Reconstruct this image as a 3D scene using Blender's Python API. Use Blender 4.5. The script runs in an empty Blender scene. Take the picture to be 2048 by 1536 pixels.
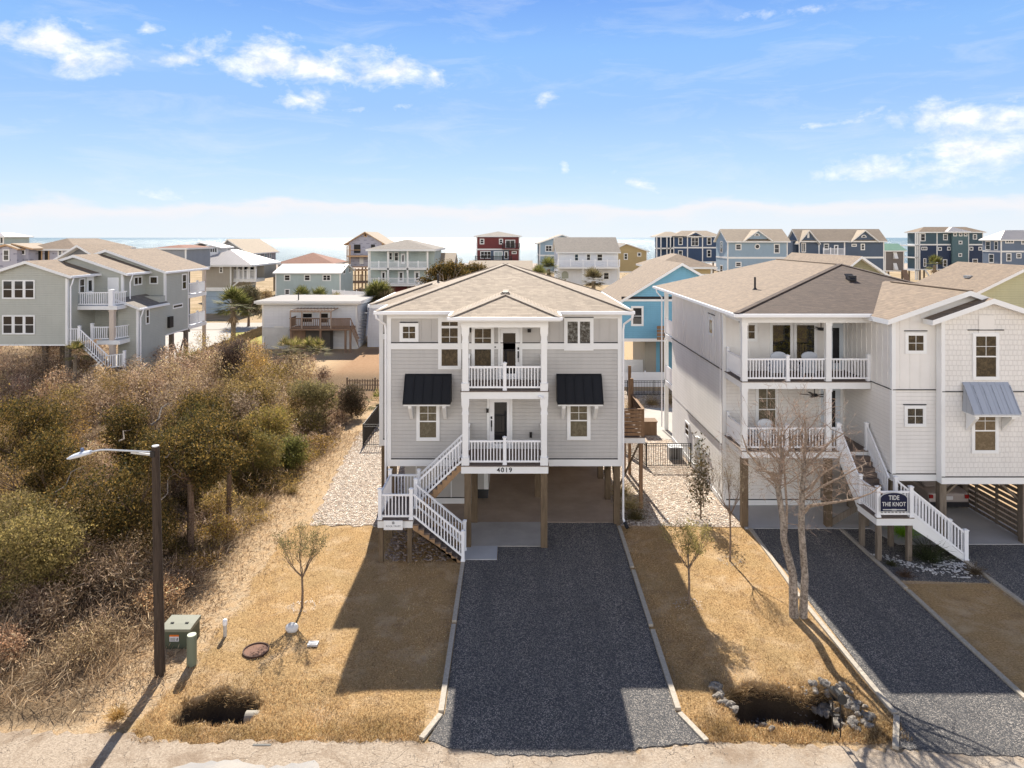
import bpy, math, random
import numpy as np
from mathutils import Vector, Matrix
R = math.radians
scene = bpy.context.scene
COL = scene.collection

# ---------------------------------------------------------------- camera
F = 1400.0; H = 12.2; CX = 1024.0; HY = 475.0      # photo focal length in px, eye height, axis, horizon row
cd = bpy.data.cameras.new('camera'); cam = bpy.data.objects.new('camera', cd); COL.objects.link(cam)
cam.location = (0, 0, H); cam.rotation_euler = (R(90), 0, 0)
cd.sensor_width = 36; cd.lens = F / 2048 * 36; cd.shift_y = (HY - 768) / 2048; cd.shift_x = 0
cd.clip_start = .1; cd.clip_end = 60000
scene.camera = cam

# ---------------------------------------------------------------- sky, sun, exposure
SUN_EL = 41.5; SUN_AZ = -5.5          # azimuth from +Y, positive towards +X
EXPO = 1.25; SKY = 0.10; SUNP = 4.2
scene.view_settings.view_transform = 'Standard'; scene.view_settings.look = 'None'
scene.view_settings.exposure = EXPO; scene.view_settings.gamma = 1
sd = bpy.data.lights.new('sun', 'SUN'); sd.energy = SUNP; sd.angle = R(.53); sd.color = (1, .93, .82)
so = bpy.data.objects.new('sun', sd); COL.objects.link(so)
sdir = Vector((math.sin(R(SUN_AZ)) * math.cos(R(SUN_EL)), math.cos(R(SUN_AZ)) * math.cos(R(SUN_EL)), math.sin(R(SUN_EL))))
so.rotation_euler = sdir.to_track_quat('Z', 'Y').to_euler(); so.location = (0, 0, 60)

w = bpy.data.worlds.new('World'); scene.world = w; w.use_nodes = True
nt = w.node_tree; N = nt.nodes; L = nt.links
for n in list(N): N.remove(n)
def nd(nt, t, **k):
    n = nt.nodes.new(t)
    for a, b in k.items():
        if a.startswith('i_'):
            n.inputs[a[2:].replace('_', ' ')].default_value = b
        else: setattr(n, a, b)
    return n
def mth(nt, op, a, b=None, c=None, clamp=False):
    n = nt.nodes.new('ShaderNodeMath'); n.operation = op; n.use_clamp = clamp
    for i, v in enumerate((a, b, c)):
        if v is None: continue
        if isinstance(v, (int, float)): n.inputs[i].default_value = v
        else: nt.links.new(v, n.inputs[i])
    return n.outputs[0]
def mixc(nt, fac, a, b, mode='MIX'):
    n = nt.nodes.new('ShaderNodeMix'); n.data_type = 'RGBA'; n.blend_type = mode
    for sock, v in ((n.inputs[0], fac), (n.inputs[6], a), (n.inputs[7], b)):
        if isinstance(v, (int, float)): sock.default_value = v
        elif isinstance(v, tuple): sock.default_value = v if len(v) == 4 else (*v, 1)
        else: nt.links.new(v, sock)
    return n.outputs[2]
def ramp(nt, fac, stops, interp='LINEAR'):
    n = nt.nodes.new('ShaderNodeValToRGB'); n.color_ramp.interpolation = interp
    e = n.color_ramp.elements
    while len(e) < len(stops): e.new(.5)
    for el, (p, c) in zip(e, stops):
        el.position = p; el.color = (c, c, c, 1) if isinstance(c, (int, float)) else (*c, 1)
    nt.links.new(fac, n.inputs[0]); return n.outputs[0]

sky = nd(nt, 'ShaderNodeTexSky', sky_type='NISHITA'); sky.sun_disc = False
sky.sun_elevation = R(SUN_EL); sky.sun_rotation = R(SUN_AZ); sky.air_density = 1.0; sky.dust_density = .15; sky.ozone_density = 2.5; sky.altitude = 0
tc = nd(nt, 'ShaderNodeTexCoord')
sep = nd(nt, 'ShaderNodeSeparateXYZ'); L.new(tc.outputs['Generated'], sep.inputs[0])
# direction -> (azimuth tangent, elevation tangent)
az = mth(nt, 'ARCTAN2', sep.outputs[0], sep.outputs[1])
hl = mth(nt, 'SQRT', mth(nt, 'ADD', mth(nt, 'POWER', mth(nt, 'ABSOLUTE', sep.outputs[0]), 2.0), mth(nt, 'POWER', mth(nt, 'ABSOLUTE', sep.outputs[1]), 2.0)))
el = mth(nt, 'ARCTAN2', sep.outputs[2], hl)
def dmap(u, v):
    a = math.atan2(u - CX, F); return a, math.atan2((HY - v) * math.cos(a), F)
# cirrus / cumulus noise sampled on the direction
def cnoise(sx, sz, scale, detail=8, rough=.6, dist=0., off=0.):
    cmb = nd(nt, 'ShaderNodeCombineXYZ'); L.new(mth(nt, 'MULTIPLY', az, sx), cmb.inputs[0]); L.new(mth(nt, 'MULTIPLY', el, sz), cmb.inputs[1]); cmb.inputs[2].default_value = off
    n = nd(nt, 'ShaderNodeTexNoise', i_Scale=scale, i_Detail=detail, i_Roughness=rough, i_Distortion=dist)
    L.new(cmb.outputs[0], n.inputs['Vector']); return n.outputs['Fac']
puff = cnoise(1, 1.9, 15, 11, .60, .5); puff2 = cnoise(1, 1.5, 34, 8, .65, .2, 7.)
def blob(u, v, ru, rv, rot=0, k=1.):
    a0, e0 = dmap(u, v); c, s = math.cos(rot), math.sin(rot)
    da = mth(nt, 'SUBTRACT', az, a0); de = mth(nt, 'SUBTRACT', el, e0)
    x = mth(nt, 'ADD', mth(nt, 'MULTIPLY', da, c / (ru / F)), mth(nt, 'MULTIPLY', de, s / (ru / F)))
    y = mth(nt, 'ADD', mth(nt, 'MULTIPLY', da, -s / (rv / F)), mth(nt, 'MULTIPLY', de, c / (rv / F)))
    d = mth(nt, 'SQRT', mth(nt, 'ADD', mth(nt, 'MULTIPLY', x, x), mth(nt, 'MULTIPLY', y, y)))
    return mth(nt, 'MULTIPLY', mth(nt, 'SUBTRACT', 1.0, d, clamp=True), k)
blobs = [(535, 108, 125, 52, 0), (545, 100, 95, 42, 0), (725, 128, 120, 48, 0), (790, 140, 90, 36, 0), (600, 130, 250, 55, -.03), (635, 195, 75, 35, 0), (195, 118, 85, 40, .2), (95, 78, 80, 42, .2),
         (360, 122, 65, 20, 0, .7), (10, 70, 35, 28, 0, .8), (1085, 203, 40, 20, .4, .5), (820, 212, 40, 12, .2, .5), (1127, 340, 14, 20, 0, .6),
         (1290, 375, 80, 18, -.45, .75), (1940, 235, 190, 42, -.08), (2010, 305, 330, 55, .1, .95), (1510, 30, 170, 14, 0, .42), (290, 60, 40, 16, .3, .7),
         (1650, 250, 130, 9, .06, .5), (700, 218, 40, 9, 0, .6), (340, 388, 70, 14, 0, .4), (325, 88, 30, 12, 0, .7), (610, 200, 90, 22, .1, .9), (870, 150, 50, 40, 0, .6)]
cur = None
for b in blobs:
    o = blob(*b); cur = o if cur is None else mth(nt, 'MAXIMUM', cur, o)
m1 = mth(nt, 'ADD', mth(nt, 'MULTIPLY', cur, .80), mth(nt, 'MULTIPLY', mth(nt, 'SUBTRACT', mth(nt, 'ADD', mth(nt, 'MULTIPLY', puff, .7), mth(nt, 'MULTIPLY', puff2, .3)), .545), 3.0))
m1 = ramp(nt, m1, [(.05, 0.), (.30, .30), (.80, 1.)], 'LINEAR')
gate = ramp(nt, cur, [(.0, 0.), (.12, 1.)]); m1 = mth(nt, 'MULTIPLY', m1, gate)
# bank of low white cloud over the horizon
wav = cnoise(1, 3.5, 5.5, 7, .55, .2, 3.)
elv = mth(nt, 'ADD', el, mth(nt, 'MULTIPLY', mth(nt, 'SUBTRACT', wav, .5), .085))
bank = ramp(nt, mth(nt, 'MULTIPLY', elv, 10.), [(.0, .25), (.18, .40), (.36, .95), (.50, .0)], 'EASE')
veil = ramp(nt, mth(nt, 'MULTIPLY', el, 1.0), [(0., .55), (.32, .0)])
thin = ramp(nt, cnoise(.7, 3.2, 9, 9, .65, .6, 9.), [(.5, 0.), (.9, .45)])
K_ = 1 / (2 ** EXPO * SKY)                  # one display unit of sky radiance
def dc(c, k=1.): return tuple(x * K_ * k for x in c)
air = ramp(nt, mth(nt, 'MULTIPLY', el, 1 / 1.57), [(0., (.76, .86, .96)), (.03, (.64, .80, .97)), (.06, (.50, .71, .99)), (.115, (.33, .56, .97)), (.165, (.27, .52, .96)), (.215, (.17, .38, .90)), (.30, (.08, .18, .45)), (1., (.022, .055, .16))])
airk = mixc(nt, 1.0, air, (K_, K_, K_), 'MULTIPLY')
base = mixc(nt, .95, sky.outputs[0], airk)
CW = 1.0
base = mixc(nt, thin, base, dc((.90, .95, 1.0)))
base = mixc(nt, bank, base, dc((.93, .93, .97)))
base = mixc(nt, m1, base, mixc(nt, ramp(nt, puff2, [(.35, 0.), (.65, 1.)]), dc((.93, .95, 1.0)), dc((1.2, 1.2, 1.2))))
# unseen bright cloud bank, added behind the camera to brighten the facing walls
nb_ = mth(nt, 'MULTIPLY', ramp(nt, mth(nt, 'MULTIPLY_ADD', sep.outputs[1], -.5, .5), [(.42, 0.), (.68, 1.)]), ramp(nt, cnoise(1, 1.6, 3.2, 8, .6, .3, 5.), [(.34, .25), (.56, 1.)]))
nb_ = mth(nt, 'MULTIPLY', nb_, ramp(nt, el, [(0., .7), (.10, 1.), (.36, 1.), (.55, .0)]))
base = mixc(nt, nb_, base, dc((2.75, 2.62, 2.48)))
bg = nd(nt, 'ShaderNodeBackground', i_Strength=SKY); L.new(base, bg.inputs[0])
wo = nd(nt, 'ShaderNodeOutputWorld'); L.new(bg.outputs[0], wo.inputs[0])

# ---------------------------------------------------------------- helpers
def X(u, Y): return (u - CX) * Y / F
def Z(v, Y): return H - (v - HY) * Y / F
def G(u, v):
    Y = F * H / (v - HY); return X(u, Y), Y
def tag(o, label=None, cat=None, group=None, kind=None):
    if label: o['label'] = label
    if cat: o['category'] = cat
    if group: o['group'] = group
    if kind: o['kind'] = kind
    return o
def thing(name, label, cat, loc=(0, 0, 0), group=None):
    o = bpy.data.objects.new(name, None); COL.objects.link(o); o.location = loc; o.empty_display_size = .3
    return tag(o, label, cat, group)
def worg(o):
    v = Vector((0, 0, 0))
    while o is not None: v += Vector(o.location); o = o.parent
    return v
def copy_tree(o, parent=None):
    c = o.copy(); COL.objects.link(c); c.parent = parent
    for ch in list(o.children): copy_tree(ch, c)
    return c

class MB:
    def __init__(s): s.v = []; s.f = []; s.m = []
    def box(s, x0, x1, y0, y1, z0, z1, m=0):
        if x0 > x1: x0, x1 = x1, x0
        if y0 > y1: y0, y1 = y1, y0
        if z0 > z1: z0, z1 = z1, z0
        b = len(s.v)
        s.v += [(x0, y0, z0), (x1, y0, z0), (x1, y1, z0), (x0, y1, z0), (x0, y0, z1), (x1, y0, z1), (x1, y1, z1), (x0, y1, z1)]
        for q in ((0, 3, 2, 1), (4, 5, 6, 7), (0, 1, 5, 4), (1, 2, 6, 5), (2, 3, 7, 6), (3, 0, 4, 7)):
            s.f.append([b + i for i in q]); s.m.append(m)
        return s
    def poly(s, pts, m=0):
        b = len(s.v); s.v += [tuple(p) for p in pts]; s.f.append(list(range(b, b + len(pts)))); s.m.append(m); return s
    def prism(s, pts, axis, a, b_, mats=None, cap=0):
        """2-D outline extruded along an axis. axis y: pts=(x,z); axis x: pts=(y,z); axis z: pts=(x,y)"""
        def P(p, t):
            return (p[0], t, p[1]) if axis == 'y' else (t, p[0], p[1]) if axis == 'x' else (p[0], p[1], t)
        n = len(pts); b = len(s.v)
        s.v += [P(p, a) for p in pts] + [P(p, b_) for p in pts]
        area = sum(pts[i][0] * pts[(i + 1) % n][1] - pts[(i + 1) % n][0] * pts[i][1] for i in range(n))
        flip = (area > 0) == (axis in ('x', 'z'))
        if b_ < a: flip = not flip
        f0 = [b + i for i in range(n)]; f1 = [b + n + i for i in range(n)]
        s.f.append(f0[::-1] if flip else f0); s.m.append(cap)
        s.f.append(f1 if flip else f1[::-1]); s.m.append(cap)
        for i in range(n):
            j = (i + 1) % n; q = [b + i, b + j, b + n + j, b + n + i]
            s.f.append(q if flip else q[::-1]); s.m.append(mats[i] if mats else cap)
        return s
    def bar(s, p, q, w, h=None, m=0, up=(0, 0, 1)):
        """box from p to q, w across, h in the 'up' sense"""
        h = h or w; p = Vector(p); q = Vector(q); d = (q - p).normalized(); u = Vector(up)
        a = d.cross(u)
        if a.length < 1e-4: a = Vector((1, 0, 0))
        a.normalize(); c = a.cross(d); a *= w / 2; c *= h / 2; b = len(s.v)
        for o in (p, q):
            for e in (-a - c, a - c, a + c, -a + c): s.v.append(tuple(o + e))
        for f in ((0, 1, 2, 3), (7, 6, 5, 4), (0, 4, 5, 1), (1, 5, 6, 2), (2, 6, 7, 3), (3, 7, 4, 0)):
            s.f.append([b + i for i in f]); s.m.append(m)
        return s
    def tube(s, pts, rs, n=8, m=0, cap=True):
        pts = [Vector(p) for p in pts]
        if isinstance(rs, (int, float)): rs = [rs] * len(pts)
        b = len(s.v); ref = None
        for i, p in enumerate(pts):
            d = (pts[min(i + 1, len(pts) - 1)] - pts[max(i - 1, 0)]).normalized()
            if ref is None: ref = Vector((1, 0, 0)) if abs(d.x) < .8 else Vector((0, 1, 0))
            a = ref - d * ref.dot(d)
            if a.length < 1e-3: a = d.orthogonal()
            a.normalize(); c = d.cross(a); ref = a
            for k in range(n):
                t = 2 * math.pi * k / n; s.v.append(tuple(p + (a * math.cos(t) + c * math.sin(t)) * rs[i]))
        for i in range(len(pts) - 1):
            for k in range(n):
                k2 = (k + 1) % n; s.f.append([b + i * n + k, b + i * n + k2, b + (i + 1) * n + k2, b + (i + 1) * n + k]); s.m.append(m)
        if cap:
            s.f.append([b + k for k in range(n)][::-1]); s.m.append(m)
            e = b + (len(pts) - 1) * n; s.f.append([e + k for k in range(n)]); s.m.append(m)
        return s
    def build_each(s, name, mats, parent=None):
        """every loose piece becomes a part of its own"""
        par = list(range(len(s.v)))
        def fd(i):
            while par[i] != i: par[i] = par[par[i]]; i = par[i]
            return i
        for f in s.f:
            for i in f[1:]: par[fd(i)] = fd(f[0])
        gr = {}
        for k, f in enumerate(s.f): gr.setdefault(fd(f[0]), []).append(k)
        for ks in gr.values():
            q = MB(); mp = {}
            for k in ks:
                for i in s.f[k]:
                    if i not in mp: mp[i] = len(q.v); q.v.append(s.v[i])
                q.f.append([mp[i] for i in s.f[k]]); q.m.append(s.m[k])
            q.build(name, mats, parent)
    def build(s, name, mats, parent=None, loc=None, smooth=False):
        if not isinstance(mats, (list, tuple)): mats = [mats]
        org = worg(parent) if parent is not None else Vector(loc or (0, 0, 0))
        me = bpy.data.meshes.new(name)
        vs = np.array(s.v, dtype=np.float64) - np.array(org)
        me.from_pydata([tuple(x) for x in vs], [], s.f)
        for mt in mats: me.materials.append(mt)
        me.polygons.foreach_set('material_index', s.m)
        # metre UVs: u runs level along the face, v runs up its slope (world metres)
        uv = me.uv_layers.new(name='UVMap'); data = np.zeros(len(me.loops) * 2); k = 0
        V = np.array(s.v)
        for f in s.f:
            p = V[f]; n = np.zeros(3)
            for i in range(len(f)):
                a, c = p[i], p[(i + 1) % len(f)]
                n += ((a[1] - c[1]) * (a[2] + c[2]), (a[2] - c[2]) * (a[0] + c[0]), (a[0] - c[0]) * (a[1] + c[1]))
            ln = np.linalg.norm(n); n = n / ln if ln > 1e-12 else np.array((0, 0, 1.))
            if abs(n[2]) > .999: t = np.array((1., 0, 0)); bb = np.array((0, 1., 0))
            else: t = np.array((-n[1], n[0], 0)); t /= np.linalg.norm(t); bb = np.cross(n, t)
            for q in p: data[k] = q @ t; data[k + 1] = q @ bb; k += 2
        uv.data.foreach_set('uv', data)
        if smooth: me.polygons.foreach_set('use_smooth', [True] * len(me.polygons))
        me.update()
        o = bpy.data.objects.new(name, me); COL.objects.link(o)
        if parent is not None: o.parent = parent
        else: o.location = org
        return o

def quads(name, c, a, b, col, mt, parent=None, loc=(0, 0, 0)):
    """many leaf-sized rhombi: centres c, half-vectors a and b, tint col"""
    org = np.array(worg(parent) if parent is not None else loc)
    n = len(c); V = np.empty((n, 4, 3), np.float32); c = c - org
    V[:, 0] = c - a; V[:, 1] = c + b; V[:, 2] = c + a; V[:, 3] = c - b
    me = bpy.data.meshes.new(name); me.vertices.add(4 * n); me.vertices.foreach_set('co', V.ravel())
    me.loops.add(4 * n); me.loops.foreach_set('vertex_index', np.arange(4 * n, dtype=np.int32))
    me.polygons.add(n); me.polygons.foreach_set('loop_start', np.arange(0, 4 * n, 4, dtype=np.int32))
    me.polygons.foreach_set('loop_total', np.full(n, 4, np.int32))
    me.update(calc_edges=True)
    at = me.color_attributes.new('tint', 'FLOAT_COLOR', 'POINT')
    C4 = np.ones((n, 4, 4), np.float32); C4[:, :, :3] = col[:, None, :]; at.data.foreach_set('color', C4.ravel())
    me.materials.append(mt); o = bpy.data.objects.new(name, me); COL.objects.link(o)
    if parent is not None: o.parent = parent
    else: o.location = tuple(org)
    return o

# ---------------------------------------------------------------- materials
def new(name):
    m = bpy.data.materials.new(name); m.use_nodes = True; nt = m.node_tree
    return m, nt, nt.nodes['Principled BSDF']
def pos(nt, scale=1.):
    g = nt.nodes.new('ShaderNodeNewGeometry')
    if scale == 1.: return g.outputs['Position']
    v = nt.nodes.new('ShaderNodeVectorMath'); v.operation = 'SCALE'; v.inputs['Scale'].default_value = scale
    nt.links.new(g.outputs['Position'], v.inputs[0]); return v.outputs[0]
def uvn(nt):
    return nt.nodes.new('ShaderNodeUVMap').outputs[0]
def noise(nt, vec, scale, detail=4, rough=.55, dist=0.):
    n = nd(nt, 'ShaderNodeTexNoise', i_Scale=scale, i_Detail=detail, i_Roughness=rough, i_Distortion=dist)
    nt.links.new(vec, n.inputs['Vector']); return n.outputs['Fac']
def bump(nt, bsdf, h, dist, strength=1., prev=None):
    b = nd(nt, 'ShaderNodeBump', i_Distance=dist, i_Strength=strength); nt.links.new(h, b.inputs['Height'])
    if prev: nt.links.new(prev, b.inputs['Normal'])
    nt.links.new(b.outputs[0], bsdf.inputs['Normal']); return b.outputs[0]
def sc(c, k): return tuple(min(1, x * k) for x in c)
def paint(name, c, rough=.6, var=.10, spec=.3, metal=0., bs=0.004):
    m, nt, b = new(name); p = pos(nt)
    f = ramp(nt, noise(nt, p, .8, 6, .65), [(.3, 0.), (.7, 1.)])
    col = mixc(nt, f, sc(c, 1 - var), sc(c, 1 + var * .6)); nt.links.new(col, b.inputs['Base Color'])
    b.inputs['Roughness'].default_value = rough; b.inputs['Specular IOR Level'].default_value = spec; b.inputs['Metallic'].default_value = metal
    if bs: bump(nt, b, noise(nt, p, 40, 2), bs, .4)
    return m
def siding(name, c, pitch=.155, kind='lap', var=.07):
    m, nt, b = new(name); uv = uvn(nt); s = nd(nt, 'ShaderNodeSeparateXYZ'); nt.links.new(uv, s.inputs[0])
    p = pos(nt); f = ramp(nt, noise(nt, p, .6, 6, .65), [(.3, 0.), (.7, 1.)])
    col = mixc(nt, f, sc(c, 1 - var), sc(c, 1 + var * .7))
    if kind == 'lap':
        fr = mth(nt, 'FRACT', mth(nt, 'DIVIDE', s.outputs[1], pitch))
        h = mth(nt, 'SUBTRACT', 1.0, fr)
        gap = mth(nt, 'LESS_THAN', fr, .1); col = mixc(nt, mth(nt, 'MULTIPLY', gap, .22), col, sc(c, .45))  # dark line at every lap: the board's shadow painted into the colour
        bump(nt, b, h, .022, 1.)
    elif kind == 'shake':
        br = nd(nt, 'ShaderNodeTexBrick', i_Scale=1.0); br.offset = .37; br.inputs['Brick Width'].default_value = .17; br.inputs['Row Height'].default_value = .2
        br.inputs['Mortar Size'].default_value = .012; br.inputs['Color1'].default_value = (1, 1, 1, 1); br.inputs['Color2'].default_value = (.8, .8, .8, 1); br.inputs['Mortar'].default_value = (.0, .0, .0, 1)
        wv = nd(nt, 'ShaderNodeVectorMath', operation='ADD'); nt.links.new(uv, wv.inputs[0])
        nn = nd(nt, 'ShaderNodeTexNoise', i_Scale=9.0); nt.links.new(uv, nn.inputs['Vector'])
        vs = nd(nt, 'ShaderNodeVectorMath', operation='SCALE'); vs.inputs['Scale'].default_value = .03; nt.links.new(nn.outputs['Color'], vs.inputs[0]); nt.links.new(vs.outputs[0], wv.inputs[1])
        nt.links.new(wv.outputs[0], br.inputs['Vector'])
        g = nd(nt, 'ShaderNodeRGBToBW'); nt.links.new(br.outputs['Color'], g.inputs[0])
        col = mixc(nt, mth(nt, 'MULTIPLY', br.outputs['Fac'], .22), col, sc(c, .5))
        bump(nt, b, g.outputs[0], .008, 1.)
    st = nd(nt, 'ShaderNodeMapping'); st.inputs['Scale'].default_value = (5, 5, .3); nt.links.new(p, st.inputs[0]); col = mixc(nt, mth(nt, 'MULTIPLY', ramp(nt, noise(nt, st.outputs[0], 1., 5, .7), [(.45, 0.), (.75, 1.)]), .16), col, sc(c, .55))
    nt.links.new(col, b.inputs['Base Color']); b.inputs['Roughness'].default_value = .65; b.inputs['Specular IOR Level'].default_value = .25
    return m
def shingles(name, c1, c2, c3, row=.14, w=.32, contrast=1.):
    m, nt, b = new(name); uv = uvn(nt)
    br = nd(nt, 'ShaderNodeTexBrick', i_Scale=1.0); br.offset = .43; br.inputs['Brick Width'].default_value = w; br.inputs['Row Height'].default_value = row
    br.inputs['Mortar Size'].default_value = .0025; br.inputs['Mortar Smooth'].default_value = .1; br.inputs['Bias'].default_value = -.1
    br.inputs['Color1'].default_value = (*c1, 1); br.inputs['Color2'].default_value = (*c2, 1); br.inputs['Mortar'].default_value = (*sc(c3, .8), 1)
    nt.links.new(uv, br.inputs['Vector'])
    # a second, wider lay of tabs breaks the regular pattern
    b2 = nd(nt, 'ShaderNodeTexBrick', i_Scale=1.0); b2.offset = .31; b2.inputs['Brick Width'].default_value = w * .61; b2.inputs['Row Height'].default_value = row
    b2.inputs['Mortar Size'].default_value = .0; b2.inputs['Color1'].default_value = (0, 0, 0, 1); b2.inputs['Color2'].default_value = (1, 1, 1, 1); nt.links.new(uv, b2.inputs['Vector'])
    col = mixc(nt, mth(nt, 'MULTIPLY', b2.outputs['Color'], .55), br.outputs['Color'], (*c3, 1))
    s = nd(nt, 'ShaderNodeSeparateXYZ'); nt.links.new(uv, s.inputs[0]); fr = mth(nt, 'FRACT', mth(nt, 'DIVIDE', s.outputs[1], row))
    gap = mth(nt, 'LESS_THAN', fr, .16); mpp = nd(nt, 'ShaderNodeMapping'); mpp.inputs['Scale'].default_value = (1.6, 7.2, 1); nt.links.new(uv, mpp.inputs[0]); br_n = ramp(nt, noise(nt, mpp.outputs[0], 1., 3, .7), [(.36, .1), (.60, 1.)])
    col = mixc(nt, mth(nt, 'MULTIPLY', mth(nt, 'MULTIPLY', gap, br_n), .75 * contrast), col, sc(c3, .35))
    f = ramp(nt, noise(nt, pos(nt), 1.1, 6, .7), [(.3, .0), (.75, .35)]); col = mixc(nt, f, col, sc(c1, 1.15))
    g = noise(nt, uv, 60, 2, .8); col = mixc(nt, mth(nt, 'MULTIPLY', g, .3), col, sc(c3, .8))
    nt.links.new(col, b.inputs['Base Color']); b.inputs['Roughness'].default_value = .85; b.inputs['Specular IOR Level'].default_value = .2
    bump(nt, b, mth(nt, 'ADD', mth(nt, 'SUBTRACT', 1.0, fr), mth(nt, 'MULTIPLY', g, .4)), .012, .8)
    return m
def wood(name, c, var=.35, rough=.75, scale=6):
    m, nt, b = new(name); uv = pos(nt)
    mp = nd(nt, 'ShaderNodeMapping'); mp.inputs['Scale'].default_value = (scale, scale, .7); nt.links.new(uv, mp.inputs[0])
    f = noise(nt, mp.outputs[0], 2.2, 6, .7, .6); col = mixc(nt, ramp(nt, f, [(.3, 0.), (.7, 1.)]), sc(c, 1 - var), sc(c, 1 + var))
    nt.links.new(col, b.inputs['Base Color']); b.inputs['Roughness'].default_value = rough; b.inputs['Specular IOR Level'].default_value = .2
    bump(nt, b, f, .01, .6); return m
def metal_roof(name, c, pitch=.4, rough=.35):
    m, nt, b = new(name); uv = uvn(nt); s = nd(nt, 'ShaderNodeSeparateXYZ'); nt.links.new(uv, s.inputs[0])
    fr = mth(nt, 'FRACT', mth(nt, 'DIVIDE', s.outputs[0], pitch)); rib = mth(nt, 'LESS_THAN', fr, .1)
    f = noise(nt, pos(nt), .9, 5, .6); col = mixc(nt, f, sc(c, .85), sc(c, 1.1)); col = mixc(nt, mth(nt, 'MULTIPLY', rib, .3), col, sc(c, .5))
    nt.links.new(col, b.inputs['Base Color']); b.inputs['Roughness'].default_value = rough; b.inputs['Metallic'].default_value = .3
    bump(nt, b, rib, .03, 1.); return m
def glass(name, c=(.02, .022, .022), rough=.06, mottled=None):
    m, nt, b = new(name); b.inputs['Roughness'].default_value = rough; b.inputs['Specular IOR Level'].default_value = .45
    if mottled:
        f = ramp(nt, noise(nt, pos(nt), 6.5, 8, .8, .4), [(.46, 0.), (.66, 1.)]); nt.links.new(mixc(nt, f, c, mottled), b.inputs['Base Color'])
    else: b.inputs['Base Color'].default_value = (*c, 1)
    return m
def foliage(name, trans=.3, rough=.7):
    m, nt, b = new(name); a = nd(nt, 'ShaderNodeAttribute', attribute_name='tint')
    nt.links.new(a.outputs['Color'], b.inputs['Base Color']); b.inputs['Roughness'].default_value = rough; b.inputs['Specular IOR Level'].default_value = .2
    t = nd(nt, 'ShaderNodeBsdfTranslucent'); nt.links.new(a.outputs['Color'], t.inputs[0]); mx = nd(nt, 'ShaderNodeMixShader'); mx.inputs[0].default_value = trans
    nt.links.new(b.outputs[0], mx.inputs[1]); nt.links.new(t.outputs[0], mx.inputs[2]); nt.links.new(mx.outputs[0], nt.nodes['Material Output'].inputs[0]); return m
def bark(name, c1, c2, scale=14):
    m, nt, b = new(name); p = pos(nt)
    f = ramp(nt, noise(nt, p, scale, 6, .7, .4), [(.38, 0.), (.6, 1.)]); nt.links.new(mixc(nt, f, c1, c2), b.inputs['Base Color'])
    b.inputs['Roughness'].default_value = .9; b.inputs['Specular IOR Level'].default_value = .1; bump(nt, b, f, .02, .7); return m
def pebbles(name, cell, cols, gapc, bh=.02, warp=.3, patch=.25):
    """loose stone: one random colour per voronoi cell, dark gaps between"""
    m, nt, b = new(name); p = pos(nt)
    vo = nd(nt, 'ShaderNodeTexVoronoi', i_Scale=1 / cell); nt.links.new(p, vo.inputs['Vector'])
    v2 = nd(nt, 'ShaderNodeTexVoronoi', i_Scale=1 / cell); v2.feature = 'DISTANCE_TO_EDGE'; nt.links.new(p, v2.inputs['Vector'])
    sp = nd(nt, 'ShaderNodeSeparateColor'); nt.links.new(vo.outputs['Color'], sp.inputs[0])
    n = len(cols); col = ramp(nt, sp.outputs[0], [(i / n, c) for i, c in enumerate(cols)], 'CONSTANT')
    pf = ramp(nt, noise(nt, p, .5, 5, .6), [(.3, 0.), (.7, 1.)]); col = mixc(nt, mth(nt, 'MULTIPLY', pf, patch), col, sc(cols[0], .7))
    e = ramp(nt, v2.outputs['Distance'], [(.0, 1.), (.13, 0.)]); col = mixc(nt, mth(nt, 'MULTIPLY', e, .8), col, gapc)
    nt.links.new(col, b.inputs['Base Color']); b.inputs['Roughness'].default_value = .8; b.inputs['Specular IOR Level'].default_value = .25
    h = mth(nt, 'ADD', ramp(nt, v2.outputs['Distance'], [(0., 0.), (.35, 1.)], 'EASE'), mth(nt, 'MULTIPLY', sp.outputs[1], .8))
    bump(nt, b, h, bh, 1.); return m

W = paint('white_trim', (.76, .77, .77), .5, .05)
WV = paint('white_vinyl', (.80, .81, .83), .4, .03)
M_SIDE = siding('taupe_lap_siding', (.475, .463, .445)); M_BOARD = paint('taupe_board', (.45, .437, .418), .65, .07)
M_WSIDE = siding('cream_lap_siding', (.73, .71, .68)); M_WBOARD = paint('cream_board', (.73, .715, .69), .65, .06); M_SHAKE = siding('cream_shake', (.73, .715, .69), kind='shake')
BLK = paint('black_flashing', (.02, .02, .024), .5); BLKM = metal_roof('black_standing_seam', (.010, .0105, .012), .38, .5)
GRYM = metal_roof('galvanised_seam', (.42, .45, .50), .32, .4)
SH_TAN = shingles('tan_shingles', (.46, .375, .285), (.335, .27, .205), (.20, .16, .125), contrast=1.2)
SH_TAN2 = shingles('warm_tan_shingles', (.30, .225, .16), (.225, .17, .125), (.155, .12, .092), contrast=.95)
SH_SHADE = shingles('shaded_tan_shingles', (.135, .098, .077), (.09, .067, .054), (.052, .04, .035), contrast=1.2)  # darker copy of the warm tan shingles, shade of the front hip painted in
SH_GRY = shingles('grey_brown_shingles', (.27, .235, .20), (.2, .175, .155), (.14, .125, .11), contrast=.4)
SH_RED = shingles('rust_shingles', (.30, .14, .09), (.24, .11, .075), (.16, .08, .06), contrast=.4)
DECK = wood('deck_board', (.16, .125, .105), .25); PILE = wood('treated_pile', (.135, .098, .062), .4); CEDAR = wood('cedar_slat', (.23, .14, .08), .35)
PILEG = wood('weathered_pile', (.17, .14, .11), .35); TIMBER = wood('edging_timber', (.40, .355, .29), .25, .85)
POLE = wood('creosote_pole', (.055, .04, .03), .4, .9)
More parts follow.
